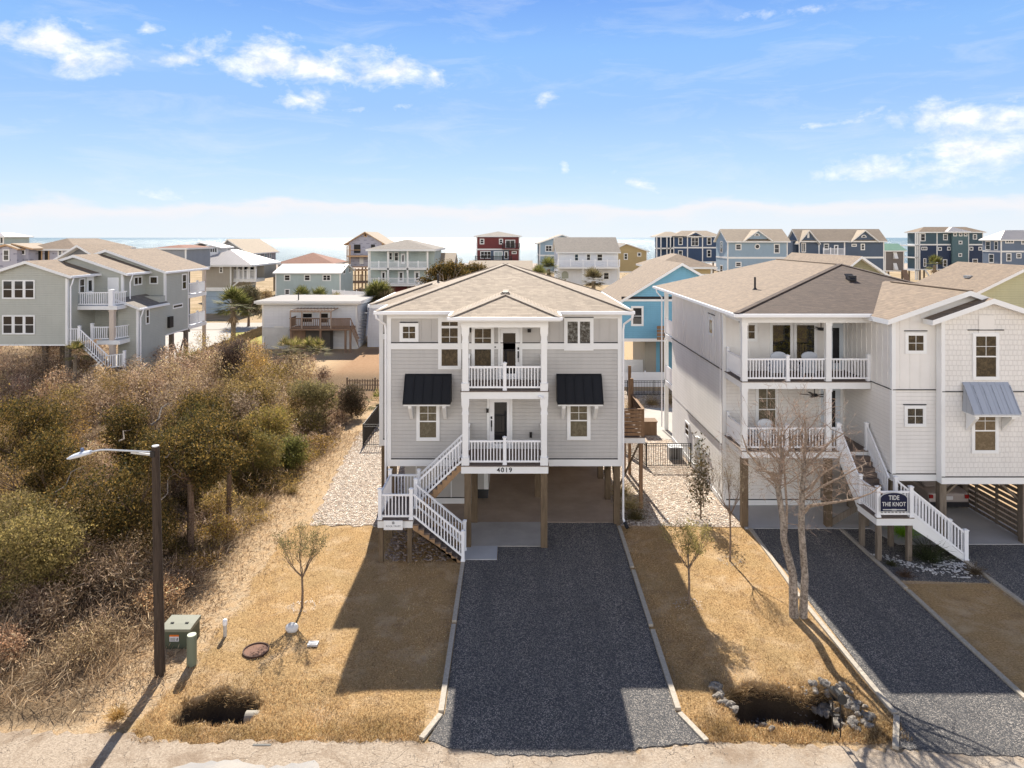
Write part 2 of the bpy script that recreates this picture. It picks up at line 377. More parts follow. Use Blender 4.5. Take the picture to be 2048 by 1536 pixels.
GL = glass('window_glass', (.028, .024, .018), .05, (.11, .085, .05)); GLD = glass('dark_window_glass', (.016, .016, .018), .05); GLB = glass('blinds_behind_glass', (.34, .33, .27), .08, (.24, .25, .22))
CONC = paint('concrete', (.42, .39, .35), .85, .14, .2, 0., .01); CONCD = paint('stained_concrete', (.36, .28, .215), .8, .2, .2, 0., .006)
GALV = paint('galvanised', (.5, .52, .54), .4, .1, .5, .6); IRON = paint('black_iron', (.018, .016, .015), .5, .1)
LEAF = foliage('leaf', .45); TWIG = foliage('twig', .30)

# ---------------------------------------------------------------- building kit
def wbox(mb, wall, a0, a1, z0, z1, d0, d1, m=0):
    k, c = wall
    if k == 'f': mb.box(a0, a1, c - d1, c - d0, z0, z1, m)
    elif k == 'r': mb.box(c + d0, c + d1, a0, a1, z0, z1, m)
    elif k == 'l': mb.box(c - d1, c - d0, a0, a1, z0, z1, m)
def window(par, wall, a0, a1, z0, z1, trim=.09, rows=(0, 0), split=True, mull=0, gm=None, tm=None, gcols=2, grow=2, ga='top', sill=True, tr=0.):
    """a0..z1: glazed area. ga: which sash carries the grille ('top','all','none')"""
    tm = tm or W; gm = gm or GL; fr = MB(); t = trim; dp = .045
    if a0 > a1: a0, a1 = a1, a0
    if z0 > z1: z0, z1 = z1, z0
    s = .035
    wbox(fr, wall, a0 - t - s, a1 + t + s, z1 + s, z1 + t + s, 0, dp); wbox(fr, wall, a0 - t - s, a1 + t + s, z0 - t - s, z0 - s, 0, dp)
    wbox(fr, wall, a0 - t - s, a0 - s, z0 - s, z1 + s, 0, dp); wbox(fr, wall, a1 + s, a1 + t + s, z0 - s, z1 + s, 0, dp)
    wbox(fr, wall, a0 - s, a0, z0 - s, z1 + s, 0, .039); wbox(fr, wall, a1, a1 + s, z0 - s, z1 + s, 0, .039)
    wbox(fr, wall, a0, a1, z1, z1 + s, 0, .039); wbox(fr, wall, a0, a1, z0 - s, z0, 0, .039)
    zt = z1 - tr if tr else z1
    if tr: wbox(fr, wall, a0, a1, zt - .05, zt + .05, 0, .042)
    zm = (z0 + (zt - (.05 if tr else 0))) / 2
    lo = z0
    if split: wbox(fr, wall, a0, a1, zm - .025, zm + .025, 0, .037); lo = zm
    xs = [a0]
    for i in range(1, mull + 1):
        x = a0 + (a1 - a0) * i / (mull + 1); wbox(fr, wall, x - .045, x + .045, z0, z1, 0, .041); xs.append(x)
    xs.append(a1)
    if ga != 'none':
        if ga == 'all': lo = z0
        for i in range(len(xs) - 1):
            for c in range(1, gcols):
                x = xs[i] + (xs[i + 1] - xs[i]) * c / gcols; wbox(fr, wall, x - .010, x + .010, lo, z1, 0, .0325)
            for r in range(1, grow):
                z = lo + (zt - lo) * r / grow; wbox(fr, wall, xs[i], xs[i + 1], z - .010, z + .010, 0, .032)
    o = fr.build('window', tm, par)
    g = MB(); wbox(g, wall, a0 + .001, a1 - .001, z0 + .001, z1 - .001, .018, .026); g.build('pane', gm, o)
    return o
def door(par, wall, a0, a1, z0, z1, glz=None, tm=None, dm=None, gm=None, handle=None):
    tm = tm or W; dm = dm or WV; t = .1; fr = MB()
    wbox(fr, wall, a0 - t, a0, z0, z1 + t, 0, .045); wbox(fr, wall, a1, a1 + t, z0, z1 + t, 0, .045); wbox(fr, wall, a0, a1, z1, z1 + t, 0, .045)
    wbox(fr, wall, a0 + .006, a1 - .006, z0 + .02, z1 - .006, .002, .02, 1)
    o = fr.build('door', [tm, dm], par)
    if glz:
        g = MB(); wbox(g, wall, glz[0], glz[1], glz[2], glz[3], .021, .028); g.build('pane', gm or GLD, o)
    if handle:
        h = MB(); wbox(h, wall, handle - .03, handle + .03, z0 + .92, z0 + 1.2, .021, .05); wbox(h, wall, handle - .035, handle + .035, z0 + 1.26, z0 + 1.36, .021, .045)
        wbox(h, wall, handle - .015, handle + .015, z0 + .75, z0 + .93, .05, .08); h.build('handle', BLK, o)
    return o
def railing(mb, p, q, h=.92, sp=.125, bw=.038, rail=.07, base=.09, bot=True, m=0):
    p = Vector(p); q = Vector(q); d = q - p; L_ = math.hypot(d.x, d.y); n = max(1, int(round(L_ / sp)))
    up = Vector((0, 0, 1)); slope = abs(d.z) > .05
    mb.bar(p + up * (h - rail / 2), q + up * (h - rail / 2), .06, rail, m); zb = base + .03
    if bot: mb.bar(p + up * zb, q + up * zb, .045, .07, m)
    for i in range(1, n):
        c = p + d * (i / n); mb.box(c.x - bw / 2, c.x + bw / 2, c.y - bw / 2, c.y + bw / 2, c.z + zb, c.z + h - rail / 2, m)
def newel(mb, x, y, z, h=1.05, w=.11, m=0, skirt=True):
    mb.box(x - w / 2, x + w / 2, y - w / 2, y + w / 2, z, z + h, m); mb.box(x - w / 2 - .02, x + w / 2 + .02, y - w / 2 - .02, y + w / 2 + .02, z + h, z + h + .035, m)
    b = len(mb.v); t = w / 2 + .01; mb.v += [(x - t, y - t, z + h + .035), (x + t, y - t, z + h + .035), (x + t, y + t, z + h + .035), (x - t, y + t, z + h + .035), (x, y, z + h + .075)]
    for i in range(4): mb.f.append([b + i, b + (i + 1) % 4, b + 4]); mb.m.append(m)
    if skirt: mb.box(x - w / 2 - .018, x + w / 2 + .018, y - w / 2 - .018, y + w / 2 + .018, z, z + .07, m)
def rail_run(par, p, q, **k): m_ = MB(); railing(m_, p, q, **k); return m_.build('railing', WV, par)
def newel_post(par, *a, **k): m_ = MB(); newel(m_, *a, **k); return m_.build('newel_post', WV, par)
def hip_roof(mb, x0, x1, y0, y1, z, rise, th=.16, m=(0, 1), gut=True):
    wx = x1 - x0; wy = y1 - y0; t = th
    if wx <= wy: h = wx / 2; a = ((x0 + x1) / 2, y0 + h, z + rise); b = ((x0 + x1) / 2, y1 - h, z + rise); ax = 'y'
    else: h = wy / 2; a = (x0 + h, (y0 + y1) / 2, z + rise); b = (x1 - h, (y0 + y1) / 2, z + rise); ax = 'x'
    A, B, C, D = (x0, y0, z), (x1, y0, z), (x1, y1, z), (x0, y1, z)
    if ax == 'y':
        fs = [[A, B, a], [B, C, b, a], [C, D, b], [D, A, a, b]]
        if abs(wx - wy) < .01: fs = [[A, B, a], [B, C, a], [C, D, a], [D, A, a]]
    else: fs = [[A, B, b, a], [B, C, b], [C, D, a, b], [D, A, a]]
    for f in fs: mb.poly(f, m[0])
    lo = z - t
    for p, q in ((A, B), (B, C), (C, D), (D, A)): mb.poly([(p[0], p[1], lo), (q[0], q[1], lo), q, p], m[1])
    mb.poly([(x0, y0, lo), (x0, y1, lo), (x1, y1, lo), (x1, y0, lo)], m[1])
    return a, b
def gable_roof(mb, axis, s0, s1, t0, t1, z, zr, sr=None, th=.16, m=(0, 1)):
    """ridge runs along `axis` from t0 to t1; eaves at s0 and s1"""
    sr = (s0 + s1) / 2 if sr is None else sr
    pts = [(s0, z), (sr, zr), (s1, z), (s1, z - th), (sr, zr - th), (s0, z - th)]
    mb.prism(pts, axis, t0, t1, [m[0], m[0], m[1], m[1], m[1], m[1]], m[1])
def text_obj(name, s, x, y, z, size, mt, parent, ext=.012, bold=.0, align='CENTER', sx=1., kern=1.):
    cu = bpy.data.curves.new(name, 'FONT'); cu.body = s; cu.size = size; cu.extrude = ext; cu.offset = bold; cu.align_x = align; cu.space_character = kern
    to = bpy.data.objects.new(name, cu); COL.objects.link(to); dg = bpy.context.evaluated_depsgraph_get()
    me = bpy.data.meshes.new_from_object(to.evaluated_get(dg)); bpy.data.objects.remove(to)
    me.transform(Matrix.Translation(Vector((x, y, z)) - worg(parent)) @ Matrix.Rotation(R(90), 4, 'X') @ Matrix.Diagonal((sx, 1, 1, 1)))
    me.materials.clear(); me.materials.append(mt); o = bpy.data.objects.new(name, me); COL.objects.link(o); o.parent = parent; return o
def wall_text(*a, **k): return text_obj(*a, **k)
# ================================================================ GROUND
rng = np.random.default_rng(7)
def sstep(a, b, x): t = np.clip((x - a) / (b - a), 0, 1); return t * t * (3 - 2 * t)
def wig(x, y, f=1., s=0.):
    return (np.sin(x * 1.7 * f + y * .6 * f + s) + np.sin(x * 3.1 * f - y * 2.3 * f + 1.3 + s) * .6 + np.sin(x * 6.3 * f + y * 5.1 * f + 2.2 + s) * .35 + np.sin(-x * 11.1 * f + y * 9.7 * f + .4 + s) * .2) / 2.15
def ditch(x, y, x0, x1, yc, hw, dep, ex):
    """steep-sided bowl: flat bottom, ragged lip"""
    wv = wig(x, y, 1.6) * .17 + .12 * np.sin(x * 2.6) + .06 * np.sin(x * 7.3)
    x = x + .16 * wig(x, y * 1.5, 1.1, 3.); fx = sstep(x0 - ex, x0 + ex * .4, x) * (1 - sstep(x1 - ex * .4, x1 + ex, x)); hw = hw * (.80 + .22 * np.sin((x - x0) / (x1 - x0) * 3.14159).clip(0, 1)) ; fy = 1 - sstep(hw * .62, hw * 1.06, np.abs((y - yc) * np.where(y < yc, 1.05, 1.) + wv))
    return -dep * fx * fy
def ground_h(x, y):
    h = ditch(x, y, -8.6, -6.75, 18.25, .66, .62, .3) + ditch(x, y, 5.95, 8.55, 18.32, .86, .80, .30)
    # soft swale in the verge, low dune swells far off
    h = h - .10 * np.exp(-((y - 18.35) / 1.3) ** 2) * (sstep(4.9, 5.6, x) * (1 - sstep(9.2, 9.6, x)) + (1 - sstep(-5.2, -3.5, x)))
    h = h + .025 * wig(x, y, .5) * sstep(17, 19, y) * (1 - sstep(4., 4.3, np.abs(x - 1.2) * (y < 30) + 3.9 * 0)) * 0
    far = sstep(110, 170, y); h = h + far * .35 * np.sin(x * .11 + y * .07) * np.cos(x * .045)
    h = h - 1.6 * sstep(262, 320, y)
    return h
xs = np.concatenate([np.array([-4000, -1500, -600, -300, -180, -120]), np.arange(-90, -16, 2.), np.arange(-16, -11, .5), np.arange(-11, -5.5, .085), np.arange(-5.5, 4.6, .3), np.arange(4.6, 9.6, .085), np.arange(9.6, 22, .5), np.arange(22, 90, 2.), np.array([120, 180, 300, 600, 1500, 4000])])
ys = np.concatenate([np.array([-80, -30, -5, 5, 10, 13, 15]), np.arange(16, 17.2, .14), np.arange(17.2, 19.8, .085), np.arange(19.8, 34, .25), np.arange(34, 64, .6), np.arange(64, 340, 3.)])
GX, GY = np.meshgrid(xs, ys); GZ = ground_h(GX, GY)
near = (np.abs(GX) < 60) & (GY > 17) & (GY < 60)
GZ = GZ + .018 * wig(GX, GY, 2.3, 5.) * ((GX < -5.2) | ((GX > 4.6) & (GX < 9.4))) * near
def lawn_mask(x, y):
    a = sstep(-9.7, -8.7, x + .35 * wig(x, y, .8)) * (x < -1.8) * (y < 29.7)
    b = ((x > 4.3) & (x < 9.8) & (y < 29.8)); c = ((x > 13.5) & (x < 17.1) & (y < 24.6))
    ed = sstep(16.75, 17.15, y + .12 * wig(x, y, 2.1))
    d = sstep(-9.9, -9.3, x + .3 * wig(x, y, .9)) * (x < -6) * (y > 52) * (y < 79) + 0 * x
    return np.clip(np.maximum(a, np.maximum(b * 1., c * 1.)) * ed + 0 * d, 0, 1)
def brown_mask(x, y):
    return np.clip(sstep(-17, -15.5, x) * (1 - sstep(-6, -5, x)) * sstep(50, 54, y) * (1 - sstep(77, 79, y)), 0, 1)
LM = lawn_mask(GX, GY); BMk = brown_mask(GX, GY)
verge = (1 - sstep(17.3, 18.0, GY + .3 * wig(GX, GY, 1.2))) * sstep(16.8, 17.2, GY + .15 * wig(GX, GY, 2.))     # greener rough verge by the road
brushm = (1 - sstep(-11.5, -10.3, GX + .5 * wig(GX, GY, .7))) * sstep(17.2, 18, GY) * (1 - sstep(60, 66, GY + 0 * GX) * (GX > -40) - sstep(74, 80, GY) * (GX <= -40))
mud = np.clip(-GZ / .45, 0, 1) * near
nyy, nxx = GX.shape
verts = np.stack([GX, GY, GZ], -1).reshape(-1, 3)
idx = np.arange(nyy * nxx).reshape(nyy, nxx)
qf = np.stack([idx[:-1, :-1], idx[:-1, 1:], idx[1:, 1:], idx[1:, :-1]], -1).reshape(-1, 4)
me = bpy.data.meshes.new('ground'); me.vertices.add(len(verts)); me.vertices.foreach_set('co', verts.ravel())
me.loops.add(qf.size); me.loops.foreach_set('vertex_index', qf.ravel().astype(np.int32)); me.polygons.add(len(qf))
me.polygons.foreach_set('loop_start', np.arange(0, qf.size, 4, dtype=np.int32)); me.polygons.foreach_set('loop_total', np.full(len(qf), 4, np.int32))
me.update(calc_edges=True); me.polygons.foreach_set('use_smooth', [True] * len(qf))
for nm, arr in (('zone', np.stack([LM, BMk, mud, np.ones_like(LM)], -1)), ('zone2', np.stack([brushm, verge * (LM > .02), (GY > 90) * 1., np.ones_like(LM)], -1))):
    at = me.color_attributes.new(nm, 'FLOAT_COLOR', 'POINT'); at.data.foreach_set('color', arr.astype(np.float32).ravel())
m, nt, b = new('ground_cover'); p = pos(nt)
z1 = nd(nt, 'ShaderNodeAttribute', attribute_name='zone'); s1 = nd(nt, 'ShaderNodeSeparateColor'); nt.links.new(z1.outputs['Color'], s1.inputs[0])
z2 = nd(nt, 'ShaderNodeAttribute', attribute_name='zone2'); s2 = nd(nt, 'ShaderNodeSeparateColor'); nt.links.new(z2.outputs['Color'], s2.inputs[0])
fine = noise(nt, p, 17, 6, .78, .3); mid = noise(nt, p, 3.2, 6, .7, .4); big = noise(nt, p, .35, 5, .6)
# thatched dry lawn: straw blades over darker crowns
gold = mixc(nt, ramp(nt, fine, [(.36, 0.), (.60, 1.)]), (.175, .10, .042), (.61, .405, .20)); gold = mixc(nt, ramp(nt, mid, [(.35, 0.), (.7, .55)]), gold, (.44, .285, .13))
gold = mixc(nt, ramp(nt, big, [(.42, 0.), (.66, .55)]), gold, (.37, .27, .14)); gold = mixc(nt, ramp(nt, noise(nt, p, 1.3, 6, .75), [(.54, 0.), (.66, .6)]), gold, (.24, .155, .09)); gold = mixc(nt, ramp(nt, noise(nt, p, .75, 7, .7, .4), [(.50, 0.), (.64, .55)]), gold, (.60, .45, .29))
pale = mixc(nt, ramp(nt, fine, [(.36, 0.), (.62, 1.)]), (.20, .135, .075), (.66, .51, .34)); pale = mixc(nt, ramp(nt, mid, [(.4, 0.), (.62, .8)]), pale, (.50, .335, .185))
sand = mixc(nt, ramp(nt, mid, [(.35, 0.), (.65, 1.)]), (.56, .42, .27), (.44, .29, .155)); dune = mixc(nt, ramp(nt, noise(nt, p, .16, 7, .7), [(.40, 0.), (.62, 1.)]), (.42, .32, .21), (.28, .21, .12))
brn = mixc(nt, ramp(nt, mid, [(.3, 0.), (.7, 1.)]), (.30, .175, .095), (.39, .255, .155))
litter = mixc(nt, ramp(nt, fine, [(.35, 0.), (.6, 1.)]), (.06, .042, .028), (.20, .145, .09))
col = mixc(nt, s2.outputs[2], pale, dune)
lm = ramp(nt, mth(nt, 'ADD', s1.outputs[0], mth(nt, 'MULTIPLY', mth(nt, 'SUBTRACT', mid, .5), .9)), [(.42, 0.), (.58, 1.)]); lm = mth(nt, 'MULTIPLY', lm, ramp(nt, s1.outputs[0], [(0., 0.), (.1, 1.)]))
col = mixc(nt, lm, col, gold)
vg = mth(nt, 'MULTIPLY', s2.outputs[1], ramp(nt, mid, [(.35, .2), (.6, .75)])); col = mixc(nt, vg, col, (.24, .155, .05))
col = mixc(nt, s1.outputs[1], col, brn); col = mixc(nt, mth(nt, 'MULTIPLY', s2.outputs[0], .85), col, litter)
mdm = ramp(nt, mth(nt, 'ADD', s1.outputs[2], mth(nt, 'MULTIPLY', mth(nt, 'SUBTRACT', mid, .5), .5)), [(.38, 0.), (.7, 1.)]); col = mixc(nt, mdm, col, mixc(nt, fine, (.035, .026, .018), (.12, .09, .06)))
nt.links.new(col, b.inputs['Base Color']); b.inputs['Roughness'].default_value = .95; b.inputs['Specular IOR Level'].default_value = .05
bump(nt, b, mth(nt, 'ADD', fine, mth(nt, 'MULTIPLY', mid, .8)), .05, 1.)
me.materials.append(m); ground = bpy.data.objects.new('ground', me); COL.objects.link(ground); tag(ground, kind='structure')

def sheet(name, pts, z, mt, kind='structure', rag=None, th=None):
    mb = MB()
    if rag:
        out = []
        for i in range(len(pts)):
            a = Vector((*pts[i], 0)); c = Vector((*pts[(i + 1) % len(pts)], 0)); n = max(1, int((c - a).length / rag[0])); d = (c - a); nn = Vector((-d.y, d.x, 0)).normalized()
            for k in range(n):
                q = a + d * (k / n); r_ = (random.random() - .5) * rag[1] if (i in rag[2]) else 0; out.append((q.x + nn.x * r_, q.y + nn.y * r_))
        pts = out
    mb.prism(pts, 'z', z - (th or .05), z)
    o = mb.build(name, mt); o['kind'] = kind; return o
random.seed(3)
# road: pale cracked asphalt with sand drifted over it
m, nt, b = new('road_surface'); p = pos(nt)
f1 = noise(nt, p, 1.3, 7, .7, .6); f2 = noise(nt, p, 22, 4, .8)
col = mixc(nt, ramp(nt, f1, [(.35, 0.), (.62, 1.)]), (.36, .315, .265), (.46, .405, .34)); col = mixc(nt, mth(nt, 'MULTIPLY', f2, .35), col, (.24, .205, .17))
wp = nd(nt, 'ShaderNodeTexNoise', i_Scale=2.2, i_Detail=5.); nt.links.new(p, wp.inputs['Vector']); va = nd(nt, 'ShaderNodeVectorMath', operation='MULTIPLY_ADD'); nt.links.new(wp.outputs['Color'], va.inputs[0]); va.inputs[1].default_value = (.7, .7, 0); nt.links.new(p, va.inputs[2])
vo = nd(nt, 'ShaderNodeTexVoronoi', i_Scale=1.35); vo.feature = 'DISTANCE_TO_EDGE'; nt.links.new(va.outputs[0], vo.inputs['Vector'])
ck = ramp(nt, vo.outputs['Distance'], [(.0, 1.), (.014, 0.)]); ck = mth(nt, 'MULTIPLY', ck, ramp(nt, noise(nt, p, .6, 3), [(.42, 0.), (.55, .75)])); col = mixc(nt, ck, col, (.17, .125, .10))
sy = nd(nt, 'ShaderNodeSeparateXYZ'); nt.links.new(p, sy.inputs[0]); sm = mth(nt, 'ADD', sy.outputs[1], mth(nt, 'MULTIPLY', mth(nt, 'SUBTRACT', noise(nt, p, 1.1, 7, .7, .5), .5), 2.6)); sm = mth(nt, 'ADD', sm, mth(nt, 'MULTIPLY', sy.outputs[0], -.035)); sm = ramp(nt, mth(nt, 'MULTIPLY', mth(nt, 'SUBTRACT', sm, 15.), .5), [(.25, 0.), (.62, 1.)])
grit = noise(nt, p, 17, 6, .8); sc_ = mixc(nt, ramp(nt, grit, [(.36, 0.), (.62, 1.)]), (.28, .22, .165), (.48, .395, .305)); sc_ = mixc(nt, ramp(nt, noise(nt, p, .9, 7, .75, .6), [(.48, 0.), (.62, .75)]), sc_, (.24, .175, .12)); col = mixc(nt, sm, col, sc_)
nt.links.new(col, b.inputs['Base Color']); b.inputs['Roughness'].default_value = .9; b.inputs['Specular IOR Level'].default_value = .1; bump(nt, b, mth(nt, 'SUBTRACT', mth(nt, 'ADD', f2, mth(nt, 'MULTIPLY', grit, .8)), ck), .025, .9)
M_ROAD = m
sheet('road', [(-120, 3), (120, 3), (120, 16.55), (60, 16.6), (9.1, 16.62), (4.7, 16.95), (3, 16.6), (-2.2, 16.95), (-5, 16.95), (-8, 16.9), (-9.3, 17.15), (-14, 17.35), (-30, 17.5), (-120, 17.5)], .012, M_ROAD, rag=(.13, .20, {1, 2, 3, 4, 5, 6, 7, 8, 9, 10, 11, 12}), th=.04)
m, nt, b = new('asphalt_patch'); p = pos(nt); f = noise(nt, p, 1.1, 6, .7, .5)
nt.links.new(mixc(nt, ramp(nt, f, [(.4, 0.), (.6, 1.)]), (.31, .295, .28), (.40, .365, .32)), b.inputs['Base Color']); b.inputs['Roughness'].default_value = .85; bump(nt, b, noise(nt, p, 30, 4, .8), .012, .8)
sheet('road_patch', [(-8.1, 15.0), (-4.9, 15.0), (-4.75, 15.6), (-4.4, 16.05), (-4.6, 16.3), (-5.6, 16.1), (-6.4, 16.35), (-7.6, 16.2), (-8.0, 15.9)], .017, m, rag=(.15, .09, set(range(9))), th=.005)
GRAVEL = pebbles('crushed_gravel', .026, [(.10, .10, .102), (.155, .152, .15), (.30, .275, .25), (.125, .124, .126), (.46, .41, .36), (.19, .182, .175), (.58, .52, .45), (.085, .085, .09)], (.05, .05, .055), .014, patch=.3)
nt = GRAVEL.node_tree; b = nt.nodes['Principled BSDF']; lk = b.inputs['Base Color'].links[0].from_socket; mp = nd(nt, 'ShaderNodeMapping'); mp.inputs['Scale'].default_value = (1.25, .10, 1); nt.links.new(pos(nt), mp.inputs[0])
rt = ramp(nt, noise(nt, mp.outputs[0], 1., 4, .6, .2), [(.42, 0.), (.62, 1.)]); nt.links.new(mixc(nt, mth(nt, 'MULTIPLY', rt, .4), lk, (.10, .098, .10)), b.inputs['Base Color'])
PEB = pebbles('pale_river_pebbles', .105, [(.66, .52, .40), (.76, .66, .54), (.48, .37, .28), (.82, .75, .64), (.38, .30, .24), (.70, .58, .46), (.56, .45, .36)], (.16, .10, .065), .05, patch=.2)
sheet('gravel_driveway', [(-1.72, 17.9), (-2.05, 16.95), (-1.5, 16.72), (-.4, 16.5), (.9, 16.42), (2.2, 16.55), (3.4, 16.75), (4.7, 16.88), (4.2, 17.95), (4.42, 29.88), (1.25, 29.88), (1.25, 27.55), (-.55, 27.55), (-.55, 26.42), (-1.76, 26.42)], .03, GRAVEL, rag=(.12, .09, {1, 2, 3, 4, 5, 6}), th=.04)
sheet('neighbour_driveway', [(9.85, 17.9), (9.2, 16.7), (10.5, 16.5), (13, 16.4), (15.6, 16.5), (14.0, 17.4), (13.45, 18.2), (13.55, 24.3), (13.62, 29.25), (10.05, 29.25)], .03, GRAVEL, rag=(.12, .08, {1, 2, 3}), th=.04)
sheet('far_driveway', [(17.05, 16.6), (23, 16.5), (23, 27.72), (17.15, 27.72)], .03, GRAVEL)
sheet('planting_bed', [(13.78, 24.9), (16.9, 24.7), (16.95, 27.7), (15.1, 29.2), (13.8, 29.25)], .028, GRAVEL)
sheet('concrete_apron', [(-1.95, 29.9), (-1.8, 27.58), (1.22, 27.58), (1.22, 29.9)], .05, paint('apron_concrete', (.40, .375, .34), .85, .16, .2, 0., .008), th=.08)
sheet('stair_pad', [(-1.9, 27.572), (-1.9, 26.42), (-.57, 26.42), (-.57, 27.572)], .055, paint('new_concrete', (.46, .46, .46), .8, .1, .2, 0., .008), th=.08)
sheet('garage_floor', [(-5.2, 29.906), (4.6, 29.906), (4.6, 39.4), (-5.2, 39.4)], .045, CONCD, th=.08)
sheet('neighbour_slab', [(9.75, 29.26), (15.0, 29.26), (15.0, 29.0), (15.3, 27.75), (20.9, 27.75), (20.9, 42), (9.7, 42)], .05, paint('neighbour_concrete', (.42, .41, .40), .8, .12, .2, 0., .006), th=.08)
sheet('pebble_bed', [(-8.55, 29.62), (-4.5, 29.62), (-4.5, 39.6), (-6.2, 46), (-6.2, 56), (-8.7, 56), (-9.5, 46), (-9.35, 40), (-8.9, 34)], .02, PEB, rag=(.3, .3, {0, 6, 7, 8}), th=.03)
sheet('side_pebble_bed', [(4.62, 29.62), (9.72, 29.45), (9.6, 42), (11, 46), (12, 55.6), (3.5, 55.6), (4.62, 40)], .02, PEB, rag=(.3, .05, {0}), th=.03)
sheet('patio', [(7.4, 43.5), (9.4, 42.2), (13, 42.2), (13, 50), (8.0, 50)], .03, CONC, th=.02)
sheet('back_street', [(-120, 92.5), (-3, 92.5), (-3, 100), (-120, 100)], .03, paint('street_concrete', (.40, .375, .34), .85, .1, .1))
sheet('house_drive', [(-40, 66), (-31.4, 68), (-34.6, 92), (-44, 92)], .02, paint('drive_concrete', (.44, .41, .37), .85, .08, .1))
sheet('lawn_strip', [(-31, 72), (-28.6, 76), (-28.6, 90), (-35.5, 90)], .03, paint('green_lawn', (.33, .30, .10), .95, .2, .05))
sheet('beach', [(-3000, 262), (3000, 262), (3000, 330), (-3000, 330)], .0, paint('beach_sand', (.40, .33, .27), .9, .08, .1), th=.01).location.z = .02
# sea
m, nt, b = new('sea'); p = pos(nt)
b.inputs['Roughness'].default_value = .30; b.inputs['Specular IOR Level'].default_value = .25
mp = nd(nt, 'ShaderNodeMapping'); mp.inputs['Scale'].default_value = (.35, 1.0, 1); nt.links.new(p, mp.inputs[0])
n1 = noise(nt, mp.outputs[0], .5, 8, .75); bump(nt, b, n1, 2.2, 1.)
nt.links.new(mixc(nt, ramp(nt, noise(nt, mp.outputs[0], .012, 5, .6), [(.35, 0.), (.65, 1.)]), (.13, .20, .215), (.17, .235, .245)), b.inputs['Base Color'])
mb = MB(); mb.poly([(-30000, 330, 0), (30000, 330, 0), (30000, 40000, 0), (-30000, 40000, 0)]); o = mb.build('sea', m); o.location.z = -.9; o['kind'] = 'structure'

# timber edging boards, one per length
def edging(side_label, pts, n, grp):
    cnt = sum(max(1, round((Vector((*pts[i + 1], 0)) - Vector((*pts[i], 0))).length / n)) for i in range(len(pts) - 1)); no = 0; ORD = ['first', 'second', 'third', 'fourth', 'fifth', 'sixth', 'seventh']
    tot = [(Vector((*pts[i], 0)), Vector((*pts[i + 1], 0))) for i in range(len(pts) - 1)]
    for si, (a, c) in enumerate(tot):
        Ls = (c - a).length; k = max(1, round(Ls / n))
        for i in range(k):
            p = a.lerp(c, i / k + .012); q = a.lerp(c, (i + 1) / k - .012); mb = MB(); e = .004 * (i % 3)
            mb.bar(p + Vector((0, 0, .03 + e)), q + Vector((0, 0, .03 + e)), .14, .09); o = mb.build('edging_board', TIMBER, loc=tuple(p))
            tag(o, side_label % (ORD[no] if no < cnt - 1 or cnt < 2 else 'last'), 'edging board', grp); no += 1
edging('%s timber edging board from the house, left side of the centre driveway', [(-1.84, 26.3), (-1.82, 17.85), (-2.2, 16.98)], 4.0, 'boards along the left of the centre driveway')
edging('%s timber edging board from the house, right side of the centre driveway', [(4.51, 29.6), (4.28, 17.9), (4.7, 16.9)], 3.4, 'boards along the right of the centre driveway')
edging('%s timber edging board from the cream house, along the sunlit lawn strip', [(9.96, 29.3), (9.72, 23.6), (9.78, 17.8), (9.14, 16.68)], 4.2, 'boards along the left of the neighbouring driveway')
edging('%s timber edging board from the cream house, between driveway and shaded lawn', [(13.72, 29.2), (13.66, 24.2), (13.55, 18.4), (14.1, 17.3)], 4.6, 'boards along the right of the neighbouring driveway')
edging('%s timber edging board from the planting bed, along the far right driveway', [(17.05, 26.4), (16.95, 17.0)], 4.6, 'boards along the far right driveway')
# ================================================================ MAIN HOUSE (number 4019)
HM = thing('raised_house', 'grey two-storey house on piles with black awnings and the number 4019 on its porch', 'house', (-.32, 34.5, 0))
x0, x1, yf, yb = -5.26, 4.62, 29.6, 39.6; Zb, Zt = 2.54, 8.96
mb = MB(); mb.box(x0, x1, yf, yb, 2.82, 7.48, 0); mb.box(x0 - .001, x1 + .001, yf - .001, yb, 7.48, Zt, 1)
mb.box(-6.13, x0, 32.5, yb - .002, 2.82, 7.48, 0); mb.box(-6.131, x0, 32.499, yb - .002, 7.48, Zt, 1); mb.box(x0 + .03, x1 - .03, yf + .03, yb - .03, Zb + .02, 2.82, 1); mb.box(-6.1, x0 + .03, 32.53, yb - .03, Zb + .02, 2.82, 1)
mb.build('wall', [M_SIDE, M_BOARD], HM)
t = MB()
def front_trim(y, a, c, d=.03):
    t.box(a, c, y - d, y, Zb, 2.82); t.box(a, c, y - d, y, 7.48, 7.73); t.box(a, c, y - d, y, 8.78, Zt)
front_trim(yf, x0, -1.99); front_trim(yf, 1.42, x1); t.box(-1.99, 1.42, yf - .03, yf, 7.48, 7.73)
for a, c in ((x0 - .03, x0 + .15), (x1 - .15, x1 + .03)): t.box(a, c, yf - .035, yf + .15, Zb, Zt)
front_trim(32.5, -6.13, x0 - .03); t.box(-6.16, -5.98, 32.465, 32.65, Zb, Zt); t.box(x0 - .16, x0 - .03, 32.47, 32.5, Zb, Zt)
for z0_, z1_ in ((Zb, 2.82), (7.48, 7.73), (8.78, Zt)):
    t.box(x1, x1 + .028, yf + .15, yb, z0_, z1_); t.box(x0 - .028, x0, yf + .15, 32.46, z0_, z1_); t.box(-6.158, -6.13, 32.65, yb, z0_, z1_)
t.build('trim', W, HM)
k = MB()   # dark flashing strips over the bands
for a, c in ((x0 + .15, -1.99), (1.42, x1 - .15)):
    k.box(a, c, yf - .036, yf, 2.825, 2.865); k.box(a, c, yf - .036, yf, 7.735, 7.775)
